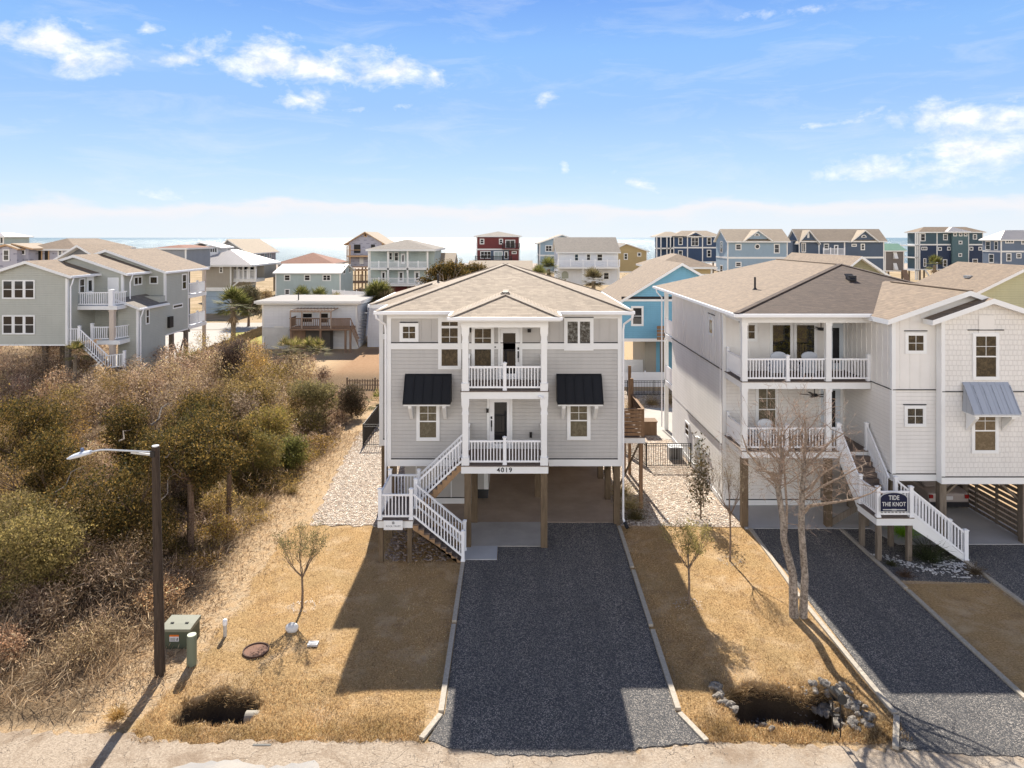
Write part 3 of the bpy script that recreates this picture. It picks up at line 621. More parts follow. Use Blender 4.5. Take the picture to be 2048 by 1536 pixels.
k.box(-1.99, 1.42, yf - .036, yf, 7.735, 7.765); k.box(-5.98, -5.42, 32.46, 32.5, 7.735, 7.78); k.box(-5.98, -5.42, 32.46, 32.5, 2.825, 2.87)
k.build_each('flashing', BLK, HM)
b_ = MB()
for i in range(1, 24):
    xx = x0 + .15 + i * .42
    if xx < x1 - .2: b_.box(xx - .02, xx + .02, yf - .018, yf - .001, 7.775, 8.78)
for i in range(23):
    yy = yf + .3 + i * .42
    b_.box(x1 + .001, x1 + .02, yy - .02, yy + .02, 7.73, 8.78)
b_.build('batten', M_BOARD, HM)
# roofs
ov = .4
rf = MB(); hip_roof(rf, x0 - ov, x1 + ov, yf - ov, 39.85, 9.13, 1.78, .17)
hip_roof(rf, -6.5, -1.5, 32.1, 39.4, 9.128, .82, .168)
# porch roof: small hip whose ridge runs back into the big slope
pa, pc = -2.42, 1.87; py = 26.92; pm = (pa + pc) / 2; hw = (pc - pa) / 2; rz = 9.14 + hw * .333
rf.poly([(pa, py, 9.14), (pc, py, 9.14), (pm, py + hw, rz)]); rf.poly([(pc, py, 9.14), (pc, 29.3, 9.14), (pm, 31.4, rz), (pm, py + hw, rz)]); rf.poly([(pa, 29.3, 9.14), (pa, py, 9.14), (pm, py + hw, rz), (pm, 31.4, rz)])
rf.poly([(pa, py, 8.97), (pc, py, 8.97), (pc, py, 9.14), (pa, py, 9.14)], 1); rf.poly([(pc, py, 8.97), (pc, 29.2, 8.97), (pc, 29.2, 9.14), (pc, py, 9.14)], 1); rf.poly([(pa, 29.2, 8.97), (pa, py, 8.97), (pa, py, 9.14), (pa, 29.2, 9.14)], 1)
rf.poly([(pa, py, 8.97), (pa, 29.2, 8.97), (pc, 29.2, 8.97), (pc, py, 8.97)], 1)
rfo = rf.build('roof', [SH_TAN, W], HM)
cp = MB()      # hip and ridge caps
ap = (-.32, yf - ov + 5.34, 10.91)
def cap(p, q): cp.bar((p[0], p[1], p[2] + .008), (q[0], q[1], q[2] + .008), .26, .03)
for c in ((x0 - ov, yf - ov, 9.13), (x1 + ov, yf - ov, 9.13), (x0 - ov, 39.85, 9.13), (x1 + ov, 39.85, 9.13)): cap(c, ap)
cap((pa, py, 9.14), (pm, py + hw, rz)); cap((pc, py, 9.14), (pm, py + hw, rz)); cap((pm, py + hw, rz), (pm, 31.35, rz)); cap((-6.5, 32.1, 9.13), (-4, 34.6, 9.95))
cp.build('ridge_cap', shingles('cap_shingles', (.42, .355, .285), (.35, .295, .24), (.27, .23, .19), .2, .2, .4), rfo)
v = MB(); v.box(pm - .2, pm + .2, py + hw + .0, py + hw + .25, rz + .03, rz + .05); v.tube([(pm - .2, py + hw - .02, rz + .02), (pm - .1, py + hw - .02, rz + .075), (pm + .1, py + hw - .02, rz + .075), (pm + .2, py + hw - .02, rz + .02)], .02, 5); v.build('ridge_vent', BLK, rfo)
v = MB(); px_, py_ = X(876, 36.2), 36.2; v.tube([(px_, py_, 9.7), (px_, py_, 10.3)], .045, 8); v.tube([(px_, py_, 9.8), (px_, py_, 9.93)], [.14, .06], 8); v.build('vent_pipe', BLK, rfo)
g = MB()
for a, c in ((x0 - ov, pa), (pc, x1 + ov)): g.box(a, c, yf - ov - .1, yf - ov, 9.0, 9.125)
g.box(pa - .05, pc + .05, py - .1, py, 9.02, 9.14); g.box(x0 - ov - .1, x0 - ov, yf - ov - .1, 32.0, 9.0, 9.125); g.box(x1 + ov, x1 + ov + .1, yf - ov - .1, 39.85, 9.0, 9.125); g.box(pc, pc + .09, py, 29.1, 9.02, 9.14); g.box(pa - .09, pa, py, 29.1, 9.02, 9.14)
g.box(-6.6, -6.5, 32.0, 39.4, 9.0, 9.12); g.build_each('gutter', WV, HM)
for s, xx in ((1, x1), (-1, x0)):
    d = MB(); d.tube([(xx + s * .42, yf - .42, 9.0), (xx + s * .40, yf - .42, 8.85), (xx + s * .10, yf - .10, 8.55), (xx + s * .075, yf - .06, 8.3), (xx + s * .075, yf - .06, .35), (xx + s * .12, yf - .25, .2)], .045, 8)
    o = d.build('downspout', WV, HM); d = MB(); d.tube([(xx + s * .12, yf - .22, .24), (xx + s * .2, yf - .4, .08)], .08, 8); d.build('elbow', BLK, o)
# windows
Y_ = yf - .002
def wf(u0, v0, u1, v1, **k_): return window(HM, ('f', Y_), X(u0, yf), X(u1, yf), Z(v1, yf), Z(v0, yf), **k_)
wf(806, 653, 830.5, 676.5, split=False, ga='all', trim=.11); wf(883.3, 643.5, 915.5, 731.5, split=True, trim=.11, tr=.22, ga='top')
wf(949.5, 657.5, 982, 731.5, trim=.1, ga='top'); wf(1135, 643, 1180, 694, split=False, mull=1, ga='none', trim=.11, gm=glass('painted_cloud_reflection', (.03, .03, .03), .04, (.30, .32, .31)))  # cloud reflection painted into the last pane as pale mottling
wf(839.7, 810, 872.5, 874.5, trim=.11, gm=GLB if False else glass('lower_glass', (.09, .075, .045), .06, (.17, .15, .10))); wf(1141, 809, 1174, 872.5, trim=.11, gm=bpy.data.materials['lower_glass'])
k = MB()
for u0, u1, v0 in ((800, 836, 645.3), (1129, 1187, 635.3)): k.box(X(u0, yf), X(u1, yf), yf - .055, yf - .002, Z(v0, yf), Z(v0, yf) + .035)
k.build_each('window_flashing', BLK, HM)
door(HM, ('f', Y_), X(1001, yf), X(1040, yf), 6.2, 8.35, (X(1006, yf), X(1031, yf), 6.45, 8.16), handle=X(1036.5, yf)); door(HM, ('f', Y_), X(979, yf), X(1020, yf), 3.28, 5.38, (X(988.6, yf), X(1013.8, yf), 3.5, 5.24), handle=X(983, yf))
fx = MB(); fx.box(X(975, yf) - .05, X(975, yf) + .05, yf - .14, yf - .002, 4.82, 4.98); fx.box(X(990.5, yf) - .03, X(990.5, yf) + .03, yf - .05, yf - .002, 7.55, 7.6); fx.box(X(1059, yf), X(1064, yf), yf - .08, yf - .002, 3.75, 3.98); fx.box(X(938, yf), X(942, yf), yf - .12, yf - .002, 8.2, 8.38); fx.box(X(1055, yf), X(1062, yf), yf - .12, yf - .002, 8.2, 8.34); fx.build_each('wall_fixture', IRON, HM)
# awnings
for ua, ub, uc, ud in ((809.9, 902.8, 805.5, 901.6), (1112, 1202, 1115.5, 1208.3)):
    a0, a1 = X(ua, yf), X(ub, yf); yb_ = 28.86; c0, c1 = X(uc, yb_), X(ud, yb_); zt = Z(751, yf); z_b = 5.34
    c0, c1 = (a0 + c0) / 2, (a1 + c1) / 2; a = MB()
    a.poly([(c0, yb_, z_b), (c1, yb_, z_b), (c1, yf - .12, zt - .02), (c0, yf - .12, zt - .02)]); a.poly([(c0, yf - .12, zt - .02), (c1, yf - .12, zt - .02), (c1, yf - .01, zt + .08), (c0, yf - .01, zt + .08)])
    a.poly([(c0, yb_, z_b - .035), (c1, yb_, z_b - .035), (c1, yb_, z_b), (c0, yb_, z_b)]); a.poly([(c0, yf, z_b - .035), (c0, yb_, z_b - .035), (c0, yb_, z_b), (c0, yf - .12, zt - .02), (c0, yf, zt)]); a.poly([(c1, yb_, z_b - .035), (c1, yf, z_b - .035), (c1, yf, zt), (c1, yf - .12, zt - .02), (c1, yb_, z_b)])
    a.poly([(c0, yb_, z_b - .035), (c0, yf, z_b - .035), (c1, yf, z_b - .035), (c1, yb_, z_b - .035)])
    for i in range(6):
        xx = c0 + .015 + (c1 - c0 - .03) * i / 5; a.bar((xx, yb_, z_b + .02), (xx, yf - .13, zt + .0), .03, .04)
    ao = a.build('awning', paint('awning_black_%d' % int(ua), (.010, .0105, .0125), .55, .1, .3), HM)
    for s in (.62, 1.0 if False else 1):
        pass
    f = MB(); f.box(c0 + .03, c1 - .03, yb_ + .03, yf - .01, z_b - .10, z_b - .036); f.build('frame', W, ao)
    for xx in ((c0 + .28), (c1 - .28)):
        f = MB(); f.prism([(yf - .01, z_b - .10), (yb_ + .12, z_b - .10), (yb_ + .12, z_b - .22), (yf - .22, z_b - .62), (yf - .01, z_b - .82)], 'x', xx - .07, xx + .07); f.build('bracket', W, ao)
# porch: two decks, four columns, railings
pl, pr, pf = -1.99, 1.42, 27.4
dk = MB(); dk.box(pl, pr, pf, yf - .036, 2.96, 3.24, 1); dk.box(pl - .03, pr + .03, pf - .04, yf - .04, 3.24, 3.27, 0); dk.build('porch_deck', [DECK, W], HM); dk = MB(); dk.box(pl, pr, pf, yf - .036, 5.88, 6.16, 1); dk.box(pl - .03, pr + .03, pf - .04, yf - .04, 6.16, 6.19, 0)
dk.build('porch_deck', [DECK, W], HM)
bm = MB(); bm.box(pl, pr, pf - .0, pf + .22, 8.68, 8.968); bm.box(pl, pl + .2, pf + .22, yf - .04, 8.68, 8.968); bm.box(pr - .2, pr, pf + .22, yf - .04, 8.68, 8.968); bm.box(pl + .2, pr - .2, pf + .22, yf - .04, 8.90, 8.968); bm.build('porch_beam', W, HM)
for z0_, z1_ in ((3.27, 5.88), (6.19, 8.68)):
    for xx in (pl + .16, pr - .16):
        c = MB(); y_ = pf + .15
        def sq(w_, a, b2): c.box(xx - w_, xx + w_, y_ - w_, y_ + w_, a, b2)
        sq(.115, z0_, z1_); sq(.15, z0_, z0_ + .26); sq(.16, z0_ + .26, z0_ + .3); sq(.15, z1_ - .26, z1_); sq(.135, z1_ - .34, z1_ - .26); sq(.14, z1_ - .62, z1_ - .58); sq(.128, z1_ - .58, z1_ - .52)
        c.build('column', W, HM)
for z_ in (3.27, 6.19):
    r = MB(); y_ = pf + .15; xm = (pl + pr) / 2
    rail_run(HM, (pl + .28, y_, z_), (xm - .06, y_, z_), h=.95); rail_run(HM, (xm + .06, y_, z_), (pr - .28, y_, z_), h=.95); newel_post(HM, xm, y_, z_, 1.05, .13)
    rail_run(HM, (pr - .16, pf + .28, z_), (pr - .16, yf - .14, z_), h=.95); newel_post(HM, pr - .16, yf - .12, z_, 1.05)
    if z_ > 5: rail_run(HM, (pl + .16, pf + .28, z_), (pl + .16, yf - .14, z_), h=.95); newel_post(HM, pl + .16, yf - .12, z_, 1.05)
    else: newel_post(HM, pl + .16, 28.5, z_, 1.05); newel_post(HM, pl + .16, yf - .12, z_, 1.05); rail_run(HM, (pl + .16, 28.56, z_), (pl + .16, yf - .18, z_), h=.95)
text_obj('house_number', '4019', X(1009, pf), pf - .002, 3.02, .25, BLK, HM, .012, .004, sx=1.0, kern=1.25)
sp = MB(); sp.tube([(X(1077, pf), pf - .03, 5.98), (X(1079, pf), pf - .1, 6.0), (X(1086, pf), pf - .16, 5.95)], [.05, .04, .06], 8); sp.build('flood_light', WV, HM)
# piles
def pile(par, x, y, z1_, w_=.26, mt=None):
    p = MB(); p.box(x - w_ / 2, x + w_ / 2, y - w_ / 2, y + w_ / 2, -.1, z1_); return p.build('pile', mt or PILE, par)
for xx in (pl + .16 + .09, pr - .16): pile(HM, xx, pf + .18, 2.96)
for xx, yy in ((x1 - .16, 29.85), (x0 + .2, 29.85), (x1 - .16, 32.6), (x1 - .16, 35.4), (x1 - .2, 38.6), (1.2, 32.9), (1.2, 38.4), (-1.6, 29.95), (-6.0, 33), (-6.0, 39)): pile(HM, xx, yy, Zb + .02)
br = MB(); br.bar((x1 - .16, 29.98, 1.5), (x1 - .16, 31.2, 2.5), .1, .2); br.bar((x1 - .16, 32.5, 1.5), (x1 - .16, 31.3, 2.5), .1, .2); br.bar((x1 - .16, 32.7, 1.3), (x1 - .16, 34, 2.5), .1, .2); br.bar((pr - .16, pf + .3, 2.0), (pr - .16, pf + 1.3, 2.9), .08, .16); br.bar((pl + .3, pf + .3, 2.2), (pl + .3, pf + 1., 2.9), .08, .16)
br.bar((1.2, 33, 1.6), (1.2, 34, 2.5), .1, .2); br.build_each('brace', PILE, HM)
e = MB()
e.box(-4.9, -1.8, 32.0, 33.0, .30, Zb, 0); e.box(-4.9, -1.15, 33.0, 38.9, .30, Zb, 0); e.box(-4.9, -1.77, 31.97, 33.02, .045, .30, 1); e.box(-1.97, -1.77, 31.965, 32.05, .30, Zb, 1); e.box(-4.9, -1.12, 32.98, 38.9, .045, .297, 1); e.box(-1.32, -1.12, 32.975, 33.1, .297, Zb, 1)
for xx in (-4.4, -3.6, -2.8): e.box(xx, xx + .05, 31.975, 32.01, .31, Zb, 1)
e.box(-4.9, -1.1, 31.96, 32.99, .300, .335, 2); e.build('storage_enclosure', [M_BOARD, W, BLK], HM)
la = MB(); y_ = 37.4
for i in range(60):
    xx = -1.0 + i * .12
    if xx < 4.3:
        la.bar((xx, y_, .1), (xx + 1.2 if xx + 1.2 < 4.4 else 4.4, y_, 2.5 if xx + 1.2 < 4.4 else .1 + 2 * (4.4 - xx)), .03, .012, up=(0, 1, 0)); la.bar((xx, y_ + .02, 2.5), (xx + 1.2 if xx + 1.2 < 4.4 else 4.4, y_ + .02, .1 if xx + 1.2 < 4.4 else 2.5 - 2 * (4.4 - xx)), .03, .012, up=(0, 1, 0))
la.box(-1.1, 4.4, y_ - .04, y_ + .04, 0, .1); la.box(-1.1, 4.4, y_ - .03, y_ + .05, 2.42, 2.54); la.box(-1.1, 4.4, y_ + .06, y_ + .08, .1, 1.1)
la.build('lattice_screen', CEDAR, HM)
# switchback stair: landing at the left, upper flight to the porch, lower flight to the ground
LX0, LX1, LY0, LY1, LZ = -5.03, -3.72, 26.2, 28.5, 1.63; LYm = 27.35
s = MB(); s.box(LX0, LX1, LY0, LY1, LZ - .3, LZ - .03, 1); s.box(LX0 - .03, LX1 + .03, LY0 - .04, LY1 + .03, LZ - .03, LZ, 0); s.build('stair_landing', [DECK, W], HM)
for xx in (LX0 + .12, LX1 - .12):
    for yy in (LY0 + .12, LY1 - .12): pile(HM, xx, yy, LZ - .3, .16)
def flight(par, x_a, z_a, x_b, z_b, y0_, y1_, n, white=False, yax=False):
    s = MB(); dx = (x_b - x_a) / n; dz = (z_b - z_a) / n
    def B(a0, a1, b0, b1, c0, c1, m):
        if yax: s.box(b0, b1, a0, a1, c0, c1, m)
        else: s.box(a0, a1, b0, b1, c0, c1, m)
    for i in range(n):
        xa = x_a + dx * i; za = z_a + dz * (i + 1)
        B(xa, xa + dx * 1.08, y0_ + .04, y1_ - .04, za - .04, za, 0)
        if dz > 0: B(xa - .01, xa + .012, y0_ + .04, y1_ - .04, za - dz, za - .04, 0)
        else: B(xa + dx - .01, xa + dx + .012, y0_ + .04, y1_ - .04, za + dz * 0 - abs(dz), za - .04, 0)
    for yy in (y0_, y1_ - .04):
        ya, yb__ = yy, yy + .04
        if white: pts = [(x_a, z_a + .1), (x_b, z_b + .1), (x_b, max(z_b - .05, 0)), (x_b - dx * .5, max(z_b - .2, 0)), (x_a, z_a - .42)]
        else:
            pts = [(x_a, z_a - .02)]
            for i in range(n): pts += [(x_a + dx * i, z_a + dz * (i + 1) - .045), (x_a + dx * (i + 1), z_a + dz * (i + 1) - .045)]
            pts += [(x_b, z_b - .2), (x_a, z_a - .36)]
            if dz < 0: pts = [(x_a, z_a + dz - .045)] + pts[2:]
            pts = [(px, max(pz, .02)) for px, pz in pts]
        if yax: s.prism(pts, 'x', ya, yb__, None, 1)
        else: s.prism(pts, 'y', ya, yb__, None, 1)
    return s
STR = wood('stringer_board', (.30, .19, .105), .22)
flight(HM, LX1, LZ, -1.86, .06, LY0, LYm - .08, 9).build('lower_stair', [DECK, STR], HM); flight(HM, LX1 + .05, LZ, pl, 3.27, LYm + .1, LY1, 9).build('upper_stair', [DECK, STR], HM)
r = MB(); x_e = -1.84
for yy in (LY0 + .06, LYm - .14): rail_run(HM, (LX1 + .02, yy, LZ + .02), (x_e, yy, .12), h=.95, sp=.12); newel_post(HM, x_e, yy, .055, 1.12, .12)
for yy in (LYm + .16, LY1 - .06): rail_run(HM, (LX1 + .0, yy, LZ + .05), (pl + .02, yy, 3.30), h=.95, sp=.12)
for xx, yy in ((LX0 + .08, LY0 + .06), (LX1 - .06, LY0 + .06), (LX0 + .08, LY1 - .06), (LX1 - .06, LY1 - .06), (LX1 - .04, LYm)): newel_post(HM, xx, yy, LZ, 1.12, .13)
rail_run(HM, (LX0 + .15, LY0 + .06, LZ), (LX1 - .13, LY0 + .06, LZ), h=.95, sp=.13); rail_run(HM, (LX0 + .15, LY1 - .06, LZ), (LX1 - .13, LY1 - .06, LZ), h=.95, sp=.13); rail_run(HM, (LX0 + .08, LY0 + .13, LZ), (LX0 + .08, LY1 - .13, LZ), h=.95, sp=.13)
# builder's board hung on the landing
BS = thing('notice_board', 'small white sign with faint grey lettering hung on the stair landing', 'sign', (X(786, 26.1), 26.12, 1.2))
s = MB(); s.box(X(767.5, 26.12), X(805.5, 26.12), 26.10, 26.125, Z(1059.5, 26.12), Z(1041, 26.12)); s.build('panel', paint('sign_white', (.80, .81, .82), .4, .03), BS)
GTX = paint('grey_lettering', (.30, .31, .32), .5); text_obj('lettering', 'ROCK TRUST', X(786.5, 26.1), 26.098, Z(1054, 26.1), .085, GTX, BS, .003, .002, kern=1.1)
s = MB(); s.prism([(X(784, 26.1), Z(1048.5, 26.1)), (X(789, 26.1), Z(1048.5, 26.1)), (X(789, 26.1), Z(1044, 26.1)), (X(786.5, 26.1), Z(1042.3, 26.1)), (X(784, 26.1), Z(1044, 26.1))], 'y', 26.095, 26.0995); s.build('emblem', GTX, BS)
# slatted side deck on the right
SD = thing('side_deck', 'raised brown slatted side deck standing against the right of the grey house', 'deck', (5.3, 33, 0))
s = MB(); s.box(4.7, 5.95, 31.3, 36.5, 3.0, 3.24, 1); s.box(4.68, 5.98, 31.27, 36.5, 3.24, 3.275, 0); s.build('platform', [DECK, W], SD)
s = MB()
for i in range(7): s.box(4.72, 5.86, 31.33, 31.36, 3.33 + i * .165, 3.33 + i * .165 + .13); s.box(5.86, 5.89, 31.4, 34.2, 3.33 + i * .165, 3.33 + i * .165 + .13)
s.box(4.7, 5.92, 31.3, 31.42, 4.49, 4.53); s.box(5.82, 5.94, 31.42, 34.2, 4.49, 4.53); s.build('slat_railing', CEDAR, SD)
for xx, yy, zz in ((5.86, 31.42, 4.49), (4.78, 31.42, 4.49), (5.86, 34.25, 5.3), (6.05, 36.0, 5.6)):
    p = MB(); p.box(xx - .07, xx + .07, yy - .05, yy + .09, 3.2 if yy < 36 else .0, zz); p.build('post', CEDAR, SD)
s = MB()
for i in range(9): s.box(4.75, 5.7, 36.0, 36.03, 3.3 + i * .2, 3.3 + i * .2 + .16)
s.build('privacy_screen', CEDAR, SD)
for xx, yy in ((5.8, 31.5), (5.8, 36.2), (4.85, 36.2)): pile(SD, xx, yy, 3.0, .15, CEDAR)
s = MB(); s.bar((4.75, 31.42, .9), (5.7, 31.42, 2.95), .05, .15, up=(0, 1, 0)); s.build_each('brace', PILE, SD)
# ================================================================ CREAM NEIGHBOUR HOUSE
HN = thing('neighbour_house', 'cream three-level house with two stacked porches, grey awning and navy name sign', 'house', (15, 34, 0))
nx0, nx1 = 9.6, 21.0; nf = 31.8; nb = 42.0; b1x, b1y = 15.1, 27.8; b2x, b2y = 16.85, 27.45; b2r = 20.7
mb = MB()
mb.box(nx0, nx1, nf, nb, 2.75, 6.15, 0); mb.box(nx0 - .001, nx1, nf - .001, nb, 6.15, 9.0, 1)
mb.box(b1x, nx1, b1y, nf, 2.75, 6.15, 0); mb.box(b1x - .001, nx1, b1y - .001, nf, 6.15, 9.0, 1)
mb.prism([(b2x, 2.75), (b2r, 2.75), (b2r, 9.1), ((b2x + b2r) / 2 - .18, 9.68), (b2x, 9.1)], 'y', b2y, b1y - .002, None, 2)
mb.prism([(b1x, 9.0), (21.0, 9.0), (17.95, 9.98)], 'y', b1y + .002, b1y + .2, None, 1)
mb.box(nx0 + .01, 14.0, nf + .005, nb - .01, .28, 2.75, 0)
mb.build('wall', [M_WSIDE, M_WBOARD, M_SHAKE], HN)
t = MB()
t.box(b1x - .02, b2x, b1y - .03, b1y, 2.54, 2.8); t.box(b2x - .02, b2r + .02, b2y - .03, b2y + .3, 2.54, 2.8); t.box(b1x - .028, b1x, b1y - .03, nf, 2.54, 2.8)
t.box(b1x - .03, b1x + .12, b1y - .035, b1y + .12, 2.8, 9.0); t.box(b2x - .03, b2x + .12, b2y - .034, b2y, 2.8, 9.05); t.box(b2x - .03, b2x, b2y, b1y - .04, 2.8, 9.05); t.box(b2r - .12, b2r + .03, b2y - .034, b2y + .3, 2.8, 9.05)
t.box(nx0 - .03, nx0 + .12, nf - .034, nf + .14, .05, 9.0); t.box(nx0 + .12, 14.02, nf - .025, nf + .0, .05, .28); t.box(nx0 - .028, nx0, nf + .14, nb, .05, .28); t.box(nx0 + .12, b1x, nf - .03, nf, 8.75, 9.0)
t.build('trim', W, HN)
k = MB()
def kl(a, c, z_, y_=b1y, h=.035): k.box(a, c, y_ - .04, y_, z_, z_ + h)
kl(b1x, b2x - .03, 6.14, b1y); kl(b2x, b2r + .02, 6.14, b2y); k.box(b1x - .036, b1x, b1y, nf, 6.14, 6.175); kl(b1x, b2x - .03, 2.8, b1y); kl(b2x - .02, b2r, 2.8, b2y - .001); k.box(b1x - .036, b1x, b1y, nf, 2.8, 2.835)
kl(nx0 + .12, 14.0, .285, nf + .0); k.box(nx0 - .035, nx0, nf + .15, nb, 6.14, 6.185); k.box(nx0 - .035, nx0, nf + .2, 38.4, 2.72, 2.765)
kl(X(1808, b1y), X(1854, b1y), Z(662.5, b1y)); kl(X(1806, b1y), X(1852, b1y), Z(809.8, b1y)); kl(X(1935, b2y), X(2007, b2y), Z(660.8, b2y), b2y)
kl(X(1539, nf), X(1640, nf), Z(644, nf), nf); kl(X(1477, nf), X(1516, nf), Z(644, nf), nf); kl(X(1665, nf), X(1690, nf), Z(645, nf), nf)
k.box(nx0 - .04, nx0, 33.0, 34.2, 8.5, 8.535); k.box(nx0 - .04, nx0, 36.6, 37.2, 1.75, 1.785); k.box(nx0 - .04, nx0, 34.0, 34.9, 1.55, 1.585)
k.build_each('flashing', BLK, HN)
b_ = MB()
for i in range(24):
    yy = nf + .4 + i * .41
    if yy < nb: b_.box(nx0 - .018, nx0 - .001, yy - .022, yy + .022, 6.19, 8.95)
for i in range(9):
    yy = b1y + .35 + i * .42
    if yy < nf: b_.box(b1x - .02, b1x - .001, yy - .022, yy + .022, 6.18, 8.95)
for i in range(12): b_.box(nx0 + .4 + i * .42, nx0 + .444 + i * .42, nf - .018, nf - .001, 6.2, 8.75)
for i in range(4): b_.box(b1x + .3 + i * .4, b1x + .344 + i * .4, b1y - .018, b1y - .001, 6.18, 9.2 + i * .12)
b_.build('batten', M_WBOARD, HN)
# roof
A, B, P, Rr, C_, D_ = (9.25, 28.9, 9.05), (21.5, 28.9, 9.05), (17.3, 36.9, 10.78), (17.3, 45.6, 10.78), (9.25, 45.6, 9.05), (21.5, 45.6, 9.05)
rf = MB(); rf.poly([A, P, Rr, C_][::-1], 0); rf.poly([A, B, P], 1); rf.poly([B, D_, Rr, P], 0); lo = lambda p: (p[0], p[1], p[2] - .17)
for p, q in ((A, B), (B, D_), (C_, A)): rf.poly([lo(p), lo(q), q, p], 2)
rf.poly([lo(D_), lo(C_), C_, Rr, D_], 2); rf.poly([lo(A), lo(C_), lo(D_), lo(B)], 2)
gable_roof(rf, 'y', 14.72, 21.15, b1y - .42, 33.6, 8.98, 10.12, 17.93, .2, (0, 2)); gable_roof(rf, 'y', 16.25, 21.2, b2y - .42, b1y - .1, 9.0, 9.84, 18.62, .2, (0, 2))
rfo = rf.build('roof', [SH_TAN2, SH_SHADE, W], HN)
cp = MB()
for p, q in ((A, P), (P, B)): cp.bar((p[0], p[1], p[2] + .015), (q[0], q[1], q[2] + .015), .24, .05)
cp.build('ridge_cap', SH_SHADE, rfo); cp = MB(); cp.bar((P[0], P[1], P[2] + .01), (Rr[0], Rr[1], Rr[2] + .01), .24, .05); cp.bar((17.93, b1y - .42, 10.13), (17.93, 33, 10.13), .24, .04); cp.build('ridge_cap', SH_TAN2, rfo)
v = MB(); xx, yy = X(1510, 34.5), 34.5; v.tube([(xx, yy, 9.5), (xx, yy, 10.25)], .05, 8); v.tube([(xx, yy, 9.6), (xx, yy, 9.72)], [.15, .06], 8); v.build('vent_pipe', BLK, rfo)
v = MB(); v.box(X(1700, 34) - .17, X(1700, 34) + .17, 33.7, 34.1, 10.1, 10.36); v.prism([(33.6, 10.14), (34.0, 10.40), (34.0, 10.44), (33.6, 10.2)], 'x', X(1700, 34) - .28, X(1700, 34) + .1); v.build('roof_vent', BLK, rfo)
g = MB(); g.box(9.2, 14.8, 28.79, 28.9, 8.92, 9.045); g.box(9.14, 9.25, 28.8, 45.6, 8.92, 9.045); g.build_each('gutter', WV, HN)
d = MB(); d.tube([(9.2, 44.7, 8.95), (9.25, 44.7, 8.7), (9.5, 44.4, 8.4), (9.5, 44.4, .2)], .045, 8); d.build('downspout', WV, HN)
d = MB(); d.box(nx0 - .06, nx0 - .036, 32.1, 32.15, .1, 8.9); d.build('conduit', WV, HN)
# windows
def wn(u0, v0, u1, v1, y_, **k_): return window(HN, ('f', y_ - .002), X(u0, y_), X(u1, y_), Z(v1, y_), Z(v0, y_), **k_)
wn(1816, 671, 1846, 701, b1y, split=False, ga='all'); wn(1814.5, 817, 1845, 847, b1y, split=False, ga='all'); wn(1951, 672.5, 1991, 753, b2y); wn(1949, 822, 1989.5, 900, b2y, gm=glass('amber_glass', (.12, .085, .045), .08, (.20, .15, .09)))
wn(1484, 650, 1509, 677, nf, split=False, ga='all'); wn(1545, 650, 1580, 737, nf, split=False, ga='none', gm=glass('painted_garden_reflection', (.012, .012, .012), .04, (.10, .085, .015))); wn(1593, 650, 1628, 737, nf, split=False, ga='none', gm=bpy.data.materials['painted_garden_reflection'])  # garden reflection painted into the two tall panes as mottled colour
wn(1517, 775, 1550, 862, nf, gm=bpy.data.materials['lower_glass'])
M_PD = paint('pale_blue_door', (.56, .62, .68), .45, .04)
door(HN, ('f', nf - .002), X(1660, nf), X(1686, nf), 6.2, 8.3, (X(1665, nf), X(1678, nf), 6.5, 8.1), dm=M_PD); door(HN, ('f', nf - .002), X(1641, nf), X(1680, nf), 3.3, 5.4, (X(1647, nf), X(1670, nf), 3.6, 5.25), dm=M_PD)
window(HN, ('l', nx0 - .002), 33.45, 33.95, Z(666, 33.7), Z(640, 33.7), split=False, ga='none', trim=.08); window(HN, ('l', nx0 - .002), 37.95, 38.6, Z(870, 38.2), Z(849, 38.2), trim=.08, ga='none')
# porches
pl2, pr2, pf2 = 9.66, 15.1, 29.4
for zt in (3.24, 6.15):
    dk = MB(); dk.box(pl2, pr2 - .03, pf2, nf - .04, zt - .31, zt - .03, 1); dk.box(pl2 - .03, pr2 - .04, pf2 - .04, nf - .045, zt - .03, zt, 0); dk.build('porch_deck', [DECK, W], HN)
bm = MB(); bm.box(pl2, pr2 - .03, pf2, pf2 + .2, 8.62, 8.878); bm.box(pl2 + .02, pl2 + .2, pf2 + .2, nf - .04, 8.62, 8.878); bm.build('porch_beam', W, HN)
cx2 = X(1658.5, pf2)
for z0_, z1_ in ((3.24, 5.84), (6.15, 8.62)):
    for xx in (pl2 + .13, cx2):
        c = MB(); c.box(xx - .115, xx + .115, pf2 + .02, pf2 + .25, z0_, z1_); c.box(xx - .135, xx + .135, pf2, pf2 + .27, z1_ - .12, z1_); c.build('column', W, HN)
for z_ in (3.24, 6.15):
    r = MB(); y_ = pf2 + .13; xm = X(1577.5 if z_ > 5 else 1576, pf2); ends = (X(1740, pf2), ) if z_ > 5 else (X(1681, pf2),)
    rail_run(HN, (pl2 + .26, y_, z_), (xm - .06, y_, z_), h=.95); rail_run(HN, (xm + .06, y_, z_), (cx2 - .12, y_, z_), h=.95); newel_post(HN, xm, y_, z_, 1.05, .13)
    rail_run(HN, (cx2 + .12, y_, z_), (ends[0] - .06, y_, z_), h=.95); newel_post(HN, ends[0], y_, z_, 1.08, .13)
    rail_run(HN, (pl2 + .1, pf2 + .26, z_), (pl2 + .1, nf - .2, z_), h=.95); newel_post(HN, pl2 + .1, nf - .16, z_, 1.05)
text_obj('house_number', '402', X(1569, pf2), pf2 - .002, 3.02, .25, BLK, HN, .01, .01, kern=1.2)
